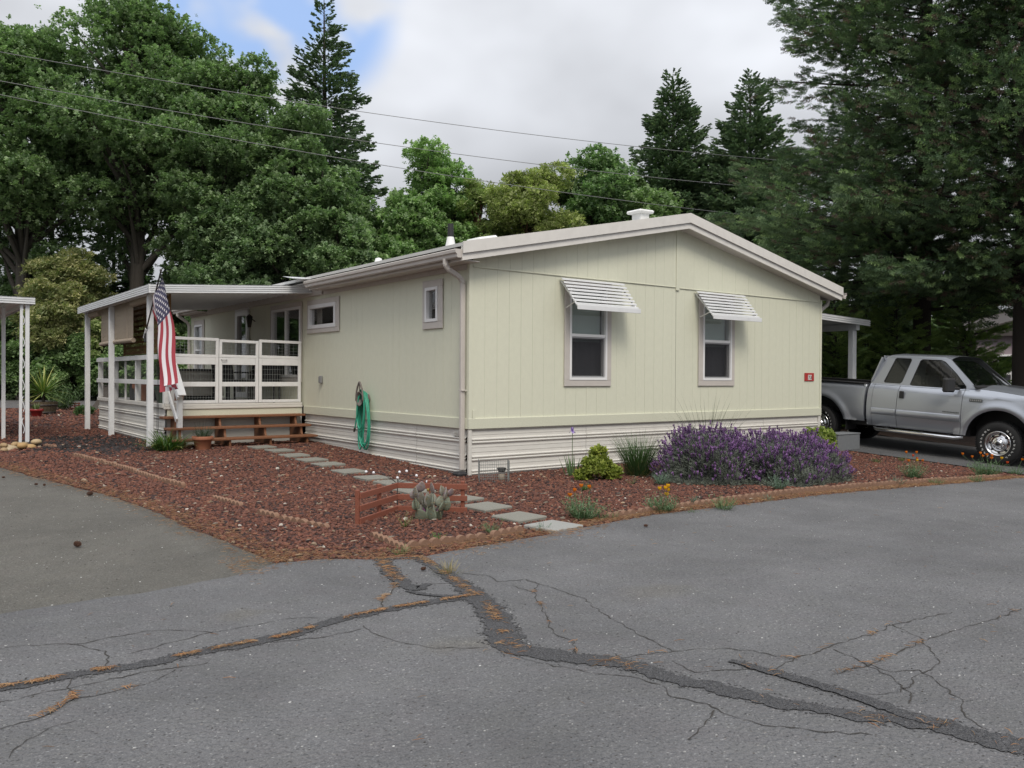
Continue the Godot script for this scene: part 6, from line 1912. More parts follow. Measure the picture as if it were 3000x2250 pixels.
	tuft(dl, "leaves", 190, 0.22, 0.48, 0.022, Color(0.05, 0.11, 0.025), Color(0.10, 0.18, 0.04), 0.95, 1.6)
	tuft(dl, "pale_leaves", 26, 0.24, 0.46, 0.024, Color(0.20, 0.22, 0.05), Color(0.34, 0.33, 0.10), 1.1, 1.7)
	# terracotta pot with chives
	rng.seed = 43
	var tp := pot("flower_pot", "terracotta pot of thin green herbs at the foot of the steps", on(-2.38, -5.0, 0.01), 0.185, 0.25, "terracotta")
	tuft(tp, "herbs", 160, 0.12, 0.26, 0.006, Color(0.05, 0.09, 0.05), Color(0.09, 0.13, 0.09), 0.7, 0.8, "herb", 0.2)
	tuft(tp, "herb_stalks", 26, 0.13, 0.42, 0.004, Color(0.08, 0.11, 0.08), Color(0.12, 0.15, 0.12), 0.35, 0.2, "herb", 0.2)
	# plant on the planter box
	rng.seed = 44
	var pp := thing("potted_plant", "dark broad leaved seedling in the porch planter box", "plant", Vector3(-1.85, 1.357, -9.8))
	part("stem", one_tube([Vector3.ZERO, Vector3(0.02, 0.3, 0), Vector3(-0.02, 0.55, 0.02)], 0.008), M["stalk"], pp)
	var st2 := new_st()
	for k in 12: blade(st2, Vector3(0.01, 0.1 + k * 0.04, 0), k * 2.4, 0.17, 0.09, 0.6, 1.0, Color(0.03, 0.06, 0.02), Color(0.05, 0.09, 0.03))
	part("leaves", st2, M["herb"], pp)
	# river stones at the carport post
	rng.seed = 45
	for k in 24:
		var x := -5.12 + rng.randfn() * 0.22
		var z := -6.95 + rng.randfn() * 0.22 - 0.5 * (x + 5.12)
		var o := obj("river_stone", stone_mesh(k), M["river_stone"])
		tag(o, "rounded tan river stone in the pile by the carport post", "stone", "river stones at the carport post")
		var s := rnd(0.05, 0.085)
		o.position = on(x, z, s * 0.28 + (0.07 if k > 16 else 0.0))
		o.scale = Vector3(s * rnd(1.0, 1.5), s * rnd(0.65, 0.85), s)
		o.rotation.y = rnd(0, TAU)
	# pine cones
	for q in [[10, 1410], [106, 1431], [130, 1433], [263, 1459], [227, 1612], [1240, 1687], [1892, 1556]]:
		var p := ground_at(q[0], q[1])
		var pc := thing("pine_cone", "small dark pine cone lying on the asphalt", "pine cone", p + Vector3(0, 0.055, 0), rnd(0, TAU), "pine cones on the ground")
		var big := 0.5 if q[0] > 300 or q[0] < 150 else 0.85
		st2 = new_st()
		for k in 40:
			var y := (k / 40.0 - 0.5) * 0.08 * big
			var rr := 0.022 * big * sqrt(maxf(0.05, 1.0 - pow(y / (0.045 * big), 2)))
			bx(st2, Vector3(-0.006, -0.002, -0.005) * big, Vector3(0.006, 0.002, 0.008) * big, Transform3D(Basis(Vector3.UP, k * 2.4), Vector3(sin(k * 2.4) * rr, y, cos(k * 2.4) * rr)))
		lathe(st2, [Vector2(0, -0.04 * big), Vector2(0.02 * big, -0.02 * big), Vector2(0.018 * big, 0.015 * big), Vector2(0, 0.04 * big)], 8)
		var sc := part("scales", st2, M["red_bark"], pc)
		sc.rotation.z = PI / 2
	build_back_garden()
func stone_mesh(sd: int) -> Mesh:
	var st := new_st()
	st.set_smooth_group(0)
	var c := Color(0.46, 0.29, 0.12).lerp(Color(0.40, 0.33, 0.22), fmod(sd * 0.37, 1.0)) * (0.75 + 0.4 * fmod(sd * 0.61, 1.0))
	st.set_color(c)
	var pr := []
	for i in 8: pr.append(Vector2(sin(PI * i / 7.0), -cos(PI * i / 7.0)))
	lathe(st, pr, 12)
	st.generate_normals()
	return st.commit()
func lavender(q: Array):
	rng.seed = q[4]
	var l := thing("lavender_bush", q[5], "lavender", on(q[0], q[1]), 0, "lavender bushes before the gable wall")
	var fol := new_st()
	fol.set_color(Color.WHITE)
	for k in 9:
		var a := TAU * k * 0.382
		var y := 0.02 + 0.024 * k
		for e in [0.0, PI]: blade_white(fol, Vector3(0, y, 0), a + e, 0.075, 0.012)
	fol.set_color(Color.WHITE)
	tube(fol, [Vector3.ZERO, Vector3(0, 0.25, 0)], 0.0025, 3, false)
	fol.generate_normals()
	var head := new_st()
	head.set_color(Color(0.35, 0.28, 0.5))
	tube(head, [Vector3(0, -0.10, 0), Vector3.ZERO], 0.0018, 3, false)
	head.set_color(Color(0.45, 0.40, 0.5))
	lathe(head, [Vector2(0, 0), Vector2(0.0085, 0.008), Vector2(0.010, 0.02), Vector2(0.006, 0.032), Vector2(0, 0.036)], 5)
	for k in 4:
		var a := TAU * k / 4.0
		head.set_color(Color(1.0, 1.0, 1.0))
		var d := Vector3(cos(a), 0, sin(a))
		var s := Vector3(-sin(a), 0, cos(a)) * 0.009
		var b := Vector3(0, 0.028, 0)
		quad(head, b - s * 0.3, b + d * 0.010 + Vector3(0, 0.016, 0) - s, b + d * 0.016 + Vector3(0, 0.034, 0), b + d * 0.010 + Vector3(0, 0.016, 0) + s)
	head.generate_normals()
	var fp := []
	var ft := []
	var hp := []
	var ht := []
	var bumps := FastNoiseLite.new()
	bumps.seed = q[4]
	bumps.frequency = 1.6
	for i in 4200:
		var d := Vector3(rnd(-1, 1), rnd(-0.18, 1.0), rnd(-1, 1)).normalized()
		var k := (1.0 + 0.28 * bumps.get_noise_3dv(d)) * (1.0 - 0.45 * pow(rng.randf(), 1.5))
		var p := Vector3(d.x * q[2], maxf(0.02, d.y * q[3] * 0.86 - 0.10), d.z * q[2]) * k
		p.y = maxf(p.y, 0.01)
		var up := (d + Vector3(rnd(-0.4, 0.4), 0.7, rnd(-0.4, 0.4))).normalized()
		var b := Basis(Quaternion(Vector3.UP, up)) * Basis(Vector3.UP, rnd(0, TAU))
		fp.append(Transform3D(b.scaled(Vector3.ONE * rnd(0.5, 0.85)), p - up * 0.1))
		ft.append(Color(0.12, 0.14, 0.11).lerp(Color(0.19, 0.215, 0.175), rng.randf()) * rnd(0.7, 1.15))
	for i in 1150:
		var d := Vector3(rnd(-1, 1), rnd(-0.05, 1.0), rnd(-1, 1)).normalized()
		var k := 1.0 + 0.28 * bumps.get_noise_3dv(d) + rnd(-0.06, 0.05)
		if rng.randf() > 0.35 + 0.8 * d.y: continue
		var p := Vector3(d.x * q[2], maxf(0.06, d.y * q[3] * 0.86 - 0.06), d.z * q[2]) * k
		var up := (d * 0.7 + Vector3(rnd(-0.25, 0.25), 1.0, rnd(-0.25, 0.25))).normalized()
		var b := Basis(Quaternion(Vector3.UP, up)) * Basis(Vector3.UP, rnd(0, TAU))
		hp.append(Transform3D(b.scaled(Vector3(1.05, 1.1, 1.05) * rnd(0.75, 1.2)), p + up * rnd(0.02, 0.09)))
		ht.append(Color(0.20, 0.10, 0.25).lerp(Color(0.35, 0.20, 0.42), rng.randf()) * rnd(0.45, 1.25))
	swarm("foliage", fol.commit(), M["herb_grey"], fp, ft, l).set_meta("kind", "stuff")
	swarm("flower_heads", head.commit(), M["lavender_bloom"], hp, ht, l).set_meta("kind", "stuff")
	part("woody_base", one_tube([Vector3(0, 0, 0), Vector3(0.05, 0.3, 0)], [0.05, 0.03]), M["bark"], l)
func blade_white(st, base, dir, length, width):
	var o := Vector3(cos(dir), 0, sin(dir))
	var s = Vector3(-sin(dir), 0, cos(dir)) * width * 0.5
	var m: Vector3 = base + o * length * 0.5 + Vector3(0, length * 0.45, 0)
	var t: Vector3 = base + o * length * 0.75 + Vector3(0, length * 0.8, 0)
	tri(st, base, m - s, t)
	tri(st, base, t, m + s)
func build_cactus():
	rng.seed = 91
	var c := thing("prickly_pear", "grey green prickly pear cactus in front of the red fence", "cactus", on(-2.40, 2.84))
	c.scale = Vector3.ONE * 1.22
	var pad := func(base: Vector3, up: Vector3, face: float, l: float, w: float, tone: Color):
		var st := new_st()
		st.set_smooth_group(0)
		st.set_color(tone)
		var side := up.cross(Vector3(cos(face), 0, sin(face))).normalized()
		var nrm := side.cross(up).normalized()
		var b := Basis(side, up, nrm)
		var pr := []
		for i in 10:
			var f := i / 9.0
			pr.append(Vector2(w * pow(sin(PI * pow(f, 0.75)), 0.75) if i > 0 and i < 9 else 0.0, l * f))
		lathe(st, pr, 14, Transform3D(b * Basis.from_scale(Vector3(1, 1, 0.24)), base))
		st.set_smooth_group(-1)
		st.set_color(Color(0.30, 0.22, 0.12))
		for k in 16:      # areoles
			var f := rnd(0.15, 0.95)
			var e := rnd(-0.85, 0.85)
			var ww := w * pow(sin(PI * pow(f, 0.75)), 0.75)
			for s in [-1.0, 1.0]: bx(st, Vector3(-0.002, -0.002, -0.002), Vector3(0.002, 0.002, 0.003), Transform3D(b, base + up * l * f + side * ww * e + nrm * s * ww * 0.24 * sqrt(1.0 - e * e)))
		part("pad", st, M["cactus"], c)
		return base + up * l * 0.96
	var green := Color(0.17, 0.21, 0.14)
	for k in 12:
		var a := TAU * k / 12.0 + rnd(-0.2, 0.2)
		var r := rnd(0.02, 0.09)
		var lean := rnd(0.1, 0.6) if k % 3 else rnd(0.7, 1.0)
		var up := (Vector3(cos(a), 0, sin(a)) * lean + Vector3.UP).normalized()
		var tone := green.lerp(Color(0.20, 0.17, 0.17), rng.randf() * 0.6)
		if k in [1, 8]: tone = Color(0.17, 0.04, 0.14)
		var top: Vector3 = pad.call(Vector3(cos(a) * r, -0.01, sin(a) * r), up, rnd(0, PI), rnd(0.13, 0.16), rnd(0.048, 0.06), tone)
		for j in rng.randi_range(1, 3):
			var u2 := (up + Vector3(rnd(-0.6, 0.6), rnd(0.3, 1.0), rnd(-0.6, 0.6))).normalized()
			var t2: Vector3 = pad.call(top - up * rnd(0.0, 0.035), u2, rnd(0, PI), rnd(0.10, 0.14), rnd(0.038, 0.05), green.lerp(Color(0.23, 0.22, 0.20), rng.randf()))
			if rng.randf() < 0.75 and t2.y < 0.27:
				var u3 := (u2 + Vector3(rnd(-0.4, 0.4), 0.6, rnd(-0.4, 0.4))).normalized()
				pad.call(t2, u3, rnd(0, PI), rnd(0.075, 0.105), rnd(0.03, 0.042), Color(0.21, 0.22, 0.17).lerp(Color(0.26, 0.20, 0.22), rng.randf()))
			elif rng.randf() < 0.6:
				var st := new_st()
				st.set_color(Color(0.30, 0.20, 0.05))
				lathe(st, [Vector2(0, 0), Vector2(0.010, 0.006), Vector2(0.012, 0.022), Vector2(0, 0.028)], 7, Transform3D(Basis(), t2))
				part("bud", st, M["cactus"], c)
func build_back_garden():
	rng.seed = 46
	var b := thing("half_barrel", "wooden half barrel planter with dark hoops in the back garden", "planter", Vector3(-2.67, 0.15, -21.3))
	for k in 24:
		var a := TAU * k / 24.0
		var st := new_st()
		for j in 4:
			var f0 := j / 4.0
			var f1 := (j + 1) / 4.0
			var r0 := 0.33 + 0.10 * sin(f0 * 1.5)
			var r1 := 0.33 + 0.10 * sin(f1 * 1.5)
			var d0 := a - 0.125
			var d1 := a + 0.125
			quad(st, Vector3(cos(d0) * r0, f0 * 0.43, sin(d0) * r0), Vector3(cos(d0) * r1, f1 * 0.43, sin(d0) * r1), Vector3(cos(d1) * r1, f1 * 0.43, sin(d1) * r1), Vector3(cos(d1) * r0, f0 * 0.43, sin(d1) * r0))
		part("stave", st, M["barrel"], b)
	for y in [0.06, 0.30]:
		var st := new_st()
		var r0: float = 0.335 + 0.10 * sin(y / 0.43 * 1.5)
		lathe(st, [Vector2(r0, y), Vector2(r0 + 0.012, y + 0.002), Vector2(r0 + 0.018, y + 0.04), Vector2(r0 + 0.006, y + 0.042)], 28)
		part("hoop", st, M["dark_metal"], b)
	var so := new_st()
	lathe(so, [Vector2(0.42, 0.40), Vector2(0, 0.42)], 24)
	part("soil", so, M["soil"], b)
	var y := thing("yucca", "spiky variegated yucca growing in the half barrel", "yucca", Vector3(-2.67, 0.57, -21.3))
	part("trunk", one_tube([Vector3.ZERO, Vector3(0.02, 0.28, 0)], 0.05), M["bark"], y)
	var st3 := new_st()
	for k in 120:
		var tone := rnd(0.75, 1.2)
		var yel := Color(0.38, 0.38, 0.12) if k % 3 == 0 else Color(0.14, 0.21, 0.06)
		blade(st3, Vector3(0, 0.22 + 0.12 * rng.randf(), 0), rnd(0, TAU), rnd(0.75, 1.1), 0.045, rnd(-0.4, 1.45), rnd(0.0, 0.5), yel * tone, yel * tone * 1.2)
	part("leaves", st3, M["herb"], y)
	pot("flower_pot", "dark red glazed pot in front of the half barrel", Vector3(-3.12, 0.15, -19.4), 0.2, 0.26, "red_glaze")
	var rp := thing("potted_succulent", "pale green spiky succulent in the dark red pot", "succulent", Vector3(-3.12, 0.35, -19.4))
	tuft(rp, "leaves", 24, 0.09, 0.28, 0.035, Color(0.12, 0.17, 0.07), Color(0.22, 0.26, 0.12), 0.8, 0.3)
	var fe := thing("fennel", "tall feathery green fennel plant beside the half barrel", "fennel", Vector3(-1.55, 0.15, -24.6))
	feathery(fe, "fronds", 140, 0.35, 1.0, Color(0.08, 0.14, 0.05), Color(0.12, 0.18, 0.07))
	var sl := thing("low_shrub", "low rounded green shrub behind the rear porch post", "shrub", Vector3(-1.7, 0.15, -19.8))
	leaf_bush(sl, "foliage", Vector3(0.33, 0.22, 0.3), 330, 0.07, Color(0.04, 0.09, 0.02), Color(0.08, 0.15, 0.04), Vector3(0, 0.12, 0))
	part("stem", one_tube([Vector3.ZERO, Vector3(0, 0.15, 0)], 0.02), M["bark"], sl)
	var sp := thing("tree_stump", "tall grey weathered tree stump at the back lane", "stump", Vector3(-0.1, 0.15, -24.8))
	var st4 := new_st()
	st4.set_smooth_group(0)
	var rr := func(a: float, v: float): return (0.27 + 0.28 * pow(1.0 - v, 3)) * (1.0 + 0.10 * sin(a * 5.0) + 0.06 * sin(a * 11.0 + 1.0) * (1.0 - v) + 0.03 * sin(a * 23.0))
	for k in 40:
		for j in 8:
			var a0 := TAU * k / 40.0
			var a1 := TAU * (k + 1) / 40.0
			var v0 := j / 8.0
			var v1 := (j + 1) / 8.0
			var lean := 0.12
			quad(st4, Vector3(cos(a0) * rr.call(a0, v0) + lean * v0, v0 * 0.93, sin(a0) * rr.call(a0, v0)), Vector3(cos(a0) * rr.call(a0, v1) + lean * v1, v1 * 0.93, sin(a0) * rr.call(a0, v1)), Vector3(cos(a1) * rr.call(a1, v1) + lean * v1, v1 * 0.93, sin(a1) * rr.call(a1, v1)), Vector3(cos(a1) * rr.call(a1, v0) + lean * v0, v0 * 0.93, sin(a1) * rr.call(a1, v0)))
	part("bark", st4, M["stump"], sp)
	var st5 := new_st()
	lathe(st5, [Vector2(0.29, 0.915), Vector2(0, 0.935)], 30, Transform3D(Basis(), Vector3(0.12, 0, 0)))
	part("cut_top", st5, M["pale_bark"], sp)
	var tf := thing("low_board_fence", "tiny red board fence beside the fennel", "fence", Vector3(-1.1, 0.15, -25.0), 0.65)
	for yy in [0.06, 0.15, 0.23]: part("board", one_box(Vector3(-0.24, yy - 0.025, 0), Vector3(0.24, yy + 0.025, 0.018), 0.003), M["fence_wood"], tf)
	for x in [-0.2, 0.0, 0.2]: part("post", one_box(Vector3(x - 0.02, 0, -0.03), Vector3(x + 0.02, 0.27, -0.001), 0.004), M["fence_wood"], tf)

# ---------------------------------------------------------------- trees
func broadleaf(called: String, label: String, group: String, px: float, top: float, depth: float, half: float, o := {}):
	# px, top: where trunk and crown top stand in the photograph; depth in metres; half: half the crown's width in pixels
	rng.seed = int(px * 7 + top * 3 + depth * 11) + int(o.get("salt", 0))
	var foot := deep(px, 1100, depth)
	foot.y = 0.1
	var H := deep(px, top, depth).y - foot.y
	var R := half * depth / 2457.0
	var base: float = H * o.get("bare", 0.22)
	var c0: Color = o.get("c0", Color(0.085, 0.189, 0.056))
	var c1: Color = o.get("c1", Color(0.170, 0.302, 0.085))
	var leaf: float = o.get("leaf", 0.28)
	var n: int = o.get("n", 5200)
	var t := thing(called, label, "shrub" if o.get("shrub", false) else "tree", foot, 0, group)
	var puffs := []
	var mid := Vector3(0, (H + base) / 2.0, 0)
	var half_h := (H - base) / 2.0
	var total := 0.0
	for k in int(o.get("puffs", 105)):
		var d := Vector3(rng.randfn(), rng.randfn(), rng.randfn()).normalized()
		var rad := pow(rng.randf(), 0.42) * 0.80
		var shape := 1.0 - 0.28 * maxf(0.0, d.y)
		var pr := R * rnd(0.13, 0.28)
		var c := mid + Vector3(d.x * R * rad * shape, d.y * half_h * rad, d.z * R * rad * shape)
		if k < 6: c = mid + Vector3(rnd(-0.3, 0.3) * R, half_h * rnd(0.55, 0.80), rnd(-0.3, 0.3) * R)
		puffs.append([c, pr])
		total += pr * pr
	var st := new_st()
	var trunk_r: float = o.get("trunk", 0.028 * H)
	for s in int(o.get("stems", 1)):
		var lean := Vector3(rnd(-0.6, 0.6), 0, rnd(-0.6, 0.6)) * (0.5 if o.get("stems", 1) == 1 else 1.8)
		var pts := []
		var rs := []
		for k in 7:
			var f := k / 6.0
			pts.append(Vector3(0, -0.2, 0) + lean * f * f + Vector3(0, H * 0.78 * f, 0) + Vector3(rnd(-0.1, 0.1), 0, rnd(-0.1, 0.1)) * f)
			rs.append(trunk_r * (1.15 - f) * (1.0 if o.get("stems", 1) == 1 else 0.6))
		tube(st, pts, rs, 8)
		for k in puffs.size():
			if k % int(o.get("stems", 1)) != s or k % 2 == 1: continue
			var c: Vector3 = puffs[k][0]
			var f := clampf((c.y - R * 0.55) / (H * 0.78), 0.12, 0.9)
			var i := int(f * 6)
			var a: Vector3 = pts[i].lerp(pts[mini(i + 1, 6)], f * 6 - i)
			var m := a.lerp(c, 0.5) + Vector3(rnd(-0.3, 0.3), rnd(-0.1, 0.5), rnd(-0.3, 0.3))
			tube(st, [a, m, c], [trunk_r * 0.35 * (1.0 - 0.6 * f), trunk_r * 0.2, 0.02], 5, false)
	part("trunk", st, M[o.get("bark", "bark")], t)
	var places := []
	var tints := []
	for p in puffs:
		var cnt := int(n * p[1] * p[1] / total)
		for i in cnt:
			var d := Vector3(rng.randfn(), rng.randfn() + 0.35, rng.randfn()).normalized()
			var q: Vector3 = p[0] + d * Vector3(1, 0.62, 1) * p[1] * (0.72 + 0.42 * rng.randf() + (0.45 * rng.randf() if i % 6 == 0 else 0.0))
			var b := Basis(Vector3.UP, rnd(0, TAU)) * Basis(Vector3.RIGHT, rnd(-0.7, 0.7))
			places.append(Transform3D(b.scaled(Vector3.ONE * leaf * rnd(0.6, 1.4)), q))
			tints.append(c0.lerp(c1, rng.randf()) * rnd(0.75, 1.2))
	var kind: String = o.get("clump", "maple")
	var mesh := clump_mesh("maple", 13, 0.62, 0.36, 3) if kind == "maple" else clump_mesh("narrow", 16, 0.6, 0.2, 4)
	var cr := swarm("crown", mesh, M["leaf"], places, tints, t)
	cr.set_meta("kind", "stuff")
	return t
func mirror_tree(at: Vector3, label: String, o: Dictionary):
	var t = broadleaf("maple_tree", label, "trees across the street and driveway", 1500, 640, 30.0, 380, o.merged({"salt": int(at.x * 3 + at.z)}, true))
	t.position = at
func spray_mesh(key: String, pairs: int, width: float) -> Mesh:
	if clumps.has(key): return clumps[key]
	var r := RandomNumberGenerator.new()
	r.seed = 17
	var st := new_st()
	st.set_color(Color.WHITE)
	var twig := func(a: Vector3, b: Vector3, w: float):
		var d := (b - a).normalized()
		var s := d.cross(Vector3.UP).normalized() * w
		var u := s.cross(d).normalized() * w * 0.6
		var m := a.lerp(b, 0.55)
		tri(st, a, m + s, b)
		tri(st, a, b, m - s)
		tri(st, a, m + u, b)
	twig.call(Vector3.ZERO, Vector3(0, -0.06, -1.0), width * 1.2)
	for k in pairs:      # twigs stand round the stem, longer below, so that the spray has body
		var f := (k + 0.4) / (pairs + 0.4)
		var p := Vector3(0, -0.06 * f, -f)
		var l := 0.46 * (1.0 - f * 0.62)
		for e in 3:
			var a := TAU * e / 3.0 + k * 0.9 + r.randf_range(-0.4, 0.4)
			var q := p + (Vector3(cos(a), 0.55 * sin(a) - 0.2, -0.75)).normalized() * l * r.randf_range(0.7, 1.15)
			twig.call(p, q, width * r.randf_range(0.7, 1.2))
	st.generate_normals()
	clumps[key] = st.commit()
	return clumps[key]
func conifer(called: String, label: String, group: String, px: float, H: float, depth: float, R: float, o := {}):
	rng.seed = int(px * 5 + H * 17 + depth * 13)
	var foot := deep(px, 1100, depth)
	foot.y = 0.1
	var t := thing(called, label, "tree", foot, 0, group)
	var c0: Color = o.get("c0", Color(0.13, 0.205, 0.115))
	var c1: Color = o.get("c1", Color(0.23, 0.32, 0.165))
	var tr: float = o.get("trunk", H * 0.013)
	var st := new_st()
	tube(st, [Vector3(0, -0.2, 0), Vector3(0, H * 0.3, 0), Vector3(0.05, H * 0.7, 0.05), Vector3(0, H, 0)], [tr * 1.25, tr, tr * 0.5, 0.02], 10)
	var gap: float = o.get("gap", 0.5)
	var size: float = o.get("spray", 0.40)
	var places := []
	var tints := []
	var y := H * float(o.get("bare", 0.06))
	var droop: float = o.get("droop", 0.16)
	while y < H - 0.15:
		var f := y / H
		var L0 := R * pow(1.0 - f, float(o.get("taper", 0.82))) + 0.12
		for k in int(o.get("ring", 9)):
			var a := rnd(0, TAU)
			var L := L0 * rnd(0.62, 1.15) * float(o.get("ragged", 1.0) if rng.randf() < 0.8 else 0.6)
			var el := lerpf(float(o.get("low", -0.12)), 0.55, pow(f, 1.3)) + rnd(-0.12, 0.12)
			var yy := y + rnd(-gap, gap) * 1.3
			var out := Vector3(cos(a), 0, sin(a))
			var pos := func(s: float) -> Vector3: return Vector3(0, yy, 0) + out * L * s * cos(el) + Vector3.UP * L * (sin(el) * s - droop * s * (1.0 - 0.55 * s))
			tube(st, [pos.call(0.0), pos.call(0.5), pos.call(1.0)], [maxf(0.012, 0.011 * L), 0.007 * L, 0.004], 3, false)
			var n := maxi(3, int(L * L * 0.4 * float(o.get("dense", 20.0))) + 2)
			for j in n:
				var s := clampf(pow((j + rng.randf()) / n, 0.6), 0.12, 1.0)
				var e := rnd(-1, 1) if j > 1 else 0.0
				if j == 0: s = 1.0
				var p: Vector3 = pos.call(s)
				var fw: Vector3 = (pos.call(minf(s + 0.05, 1.05)) - pos.call(s - 0.05)).normalized()
				var across := fw.cross(Vector3.UP).normalized()
				var fan := 0.30 * L * pow(maxf(0.0, 1.0 - s), 0.6) * minf(1.0, s * 3.0)
				p += across * e * fan + Vector3.DOWN * (absf(e) * fan * 0.25 + rnd(-0.10, 0.36) * minf(L * 0.4, 1.0))
				fw = (fw + across * e * rnd(0.3, 0.9) + Vector3.UP * rnd(-0.35, 0.15)).normalized()
				var side := fw.cross(Vector3.UP).normalized()
				var up := side.cross(fw)
				var b := Basis(side, up, -fw) * Basis(Vector3(0, 0, 1), rnd(-1.2, 1.2))
				var k2 := size * rnd(0.75, 1.2) * lerpf(1.0, 0.65, f)
				places.append(Transform3D(b.scaled(Vector3.ONE * minf(k2, 0.16 + L * 0.4)), p))
				var tone := c0.lerp(c1, rng.randf())
				if rng.randf() < float(o.get("brown", 0.0)): tone = Color(0.16, 0.12, 0.09)
				if rng.randf() < float(o.get("fresh", 0.05)): tone = Color(0.24, 0.34, 0.14)      # new growth
				tints.append(tone * rnd(0.7, 1.2))
		y += gap * rnd(0.7, 1.2)
	part("trunk", st, M["bark"], t)
	var cr := swarm("crown", spray_mesh("spray_fine", 6, 0.05) if o.get("fine", false) else spray_mesh("spray", 5, 0.13), M["fir"], places, tints, t)
	cr.set_meta("kind", "stuff")
	return t
func build_trees():
	var G := "trees behind the back lane"
	var deep_green := {"c0": Color(0.164, 0.247, 0.130), "c1": Color(0.331, 0.440, 0.224), "n": 17000, "leaf": 0.27, "stems": 2, "bark": "pale_bark"}
	broadleaf("maple_tree", "tall spreading maple above the old driveway's carport", G, 70, -10, 46, 340, deep_green)
	broadleaf("maple_tree", "tallest dense maple with several pale trunks behind the porch blinds", G, 400, -90, 47, 350, deep_green)
	broadleaf("maple_tree", "rounded maple crown behind the flag", G, 650, 110, 46, 285, deep_green)
	broadleaf("maple_tree", "lower maple sloping down behind the porch roof", G, 870, 300, 45, 240, deep_green)
	broadleaf("maple_tree", "small maple low between the flag and the house roof", G, 720, 520, 44, 210, {"c0": Color(0.164, 0.247, 0.130), "c1": Color(0.297, 0.401, 0.216), "n": 9500, "bare": 0.1})
	broadleaf("maple_tree", "small leafy tree just above the house's long eave", G, 1010, 590, 44, 190, {"c0": Color(0.186, 0.277, 0.148), "c1": Color(0.331, 0.440, 0.224), "n": 8500, "bare": 0.1})
	broadleaf("yellow_leaf_tree", "olive yellow leaved tree over the half barrel", G, 200, 700, 43.5, 170, {"c0": Color(0.239, 0.292, 0.129), "c1": Color(0.537, 0.500, 0.254), "n": 7500, "bare": 0.08, "clump": "narrow", "leaf": 0.32})
	broadleaf("yellow_leaf_tree", "slim yellow green tree behind the rear porch post", G, 330, 860, 42.8, 90, {"c0": Color(0.248, 0.337, 0.136), "c1": Color(0.496, 0.540, 0.254), "n": 900, "bare": 0.08, "clump": "narrow", "leaf": 0.36, "puffs": 26})
	broadleaf("leafy_tree", "bright green tree beside the tall lone conifer", G, 1270, 385, 48, 200, {"c0": Color(0.223, 0.345, 0.148), "c1": Color(0.425, 0.583, 0.256), "n": 9500, "bare": 0.12, "stems": 2})
	broadleaf("leafy_tree", "bright green tree low behind the black roof pipe", G, 1190, 540, 46, 170, {"c0": Color(0.206, 0.318, 0.142), "c1": Color(0.388, 0.525, 0.243), "n": 7000, "bare": 0.12})
	broadleaf("madrone_tree", "olive brown madrone crown above the roof slope", G, 1560, 425, 47, 215, {"c0": Color(0.228, 0.264, 0.106), "c1": Color(0.479, 0.530, 0.189), "n": 8500, "bare": 0.1, "clump": "narrow", "bark": "red_bark", "stems": 3, "leaf": 0.34})
	broadleaf("madrone_tree", "narrow olive madrone between the bright tree and the big madrone", G, 1400, 455, 47.5, 130, {"c0": Color(0.230, 0.291, 0.111), "c1": Color(0.451, 0.530, 0.200), "n": 1700, "bare": 0.1, "clump": "narrow", "bark": "red_bark", "leaf": 0.34, "puffs": 50})
	broadleaf("leafy_tree", "green tree above the white roof vent", G, 1770, 385, 50, 200, {"c0": Color(0.168, 0.274, 0.132), "c1": Color(0.316, 0.437, 0.211), "n": 9000, "bare": 0.1})
	broadleaf("leafy_tree", "rounded green tree behind the roof ridge", G, 1900, 520, 48, 185, {"c0": Color(0.198, 0.290, 0.137), "c1": Color(0.348, 0.456, 0.217), "n": 7500, "bare": 0.1})
	for q in [[1095, 600, 47, 150, "leafy tree just left of the pipe flashing"], [1330, 500, 49, 150, "leafy tree showing between the bright tree and the madrones"], [1480, 520, 50, 150, "leafy tree behind the madrones"], [1670, 480, 50.5, 150, "leafy tree between the big madrone and the vent"], [1840, 455, 52, 150, "leafy tree in front of the first pointed conifer"], [2020, 600, 49, 150, "leafy tree low between the two pointed conifers"], [2120, 680, 47, 150, "leafy tree just over the descending roof edge"], [2290, 650, 46, 160, "leafy tree between the pointed conifer and the big firs"]]:
		broadleaf("leafy_tree", q[4], G, q[0], q[1], q[2], q[3], {"c0": Color(0.131, 0.200, 0.098), "c1": Color(0.253, 0.336, 0.165), "n": 6000, "bare": 0.05, "puffs": 46})
	var C := "conifers behind the house"
	conifer("fir_tree", "tall lone dark conifer above the porch roof", C, 945, 24.6, 52, 5.2, {"gap": 0.5, "ring": 10, "ragged": 1.15, "taper": 0.75, "droop": 0.2, "low": 0.05})
	conifer("fir_tree", "dark pointed conifer behind the white roof vent", C, 1965, 20.9, 54, 6.0, {"gap": 0.34, "ring": 13, "taper": 0.7})
	conifer("fir_tree", "dark pointed conifer nearest the big branching firs", C, 2190, 20.1, 52, 6.0, {"gap": 0.34, "ring": 13, "taper": 0.7})
	conifer("fir_tree", "small conifer tip over the tallest maple", C, 545, 23.3, 60, 2.2, {"gap": 0.6})
	conifer("fir_tree", "dark conifer standing among the left maples", C, 150, 15.0, 50, 4.0, {"gap": 0.5})
	conifer("fir_tree", "shadowy conifer behind the tallest maple", C, 330, 13.0, 52, 4.0, {"gap": 0.5})
	conifer("fir_tree", "dark conifer filling the wood above the porch roof", C, 780, 12.0, 52, 4.0, {"gap": 0.5})
	var big := {"fine": true, "gap": 0.34, "ring": 7, "spray": 0.36, "dense": 16.0, "brown": 0.10, "fresh": 0.14, "droop": 0.10, "low": 0.10, "c0": Color(0.085, 0.140, 0.076), "c1": Color(0.178, 0.255, 0.118), "bare": 0.15}
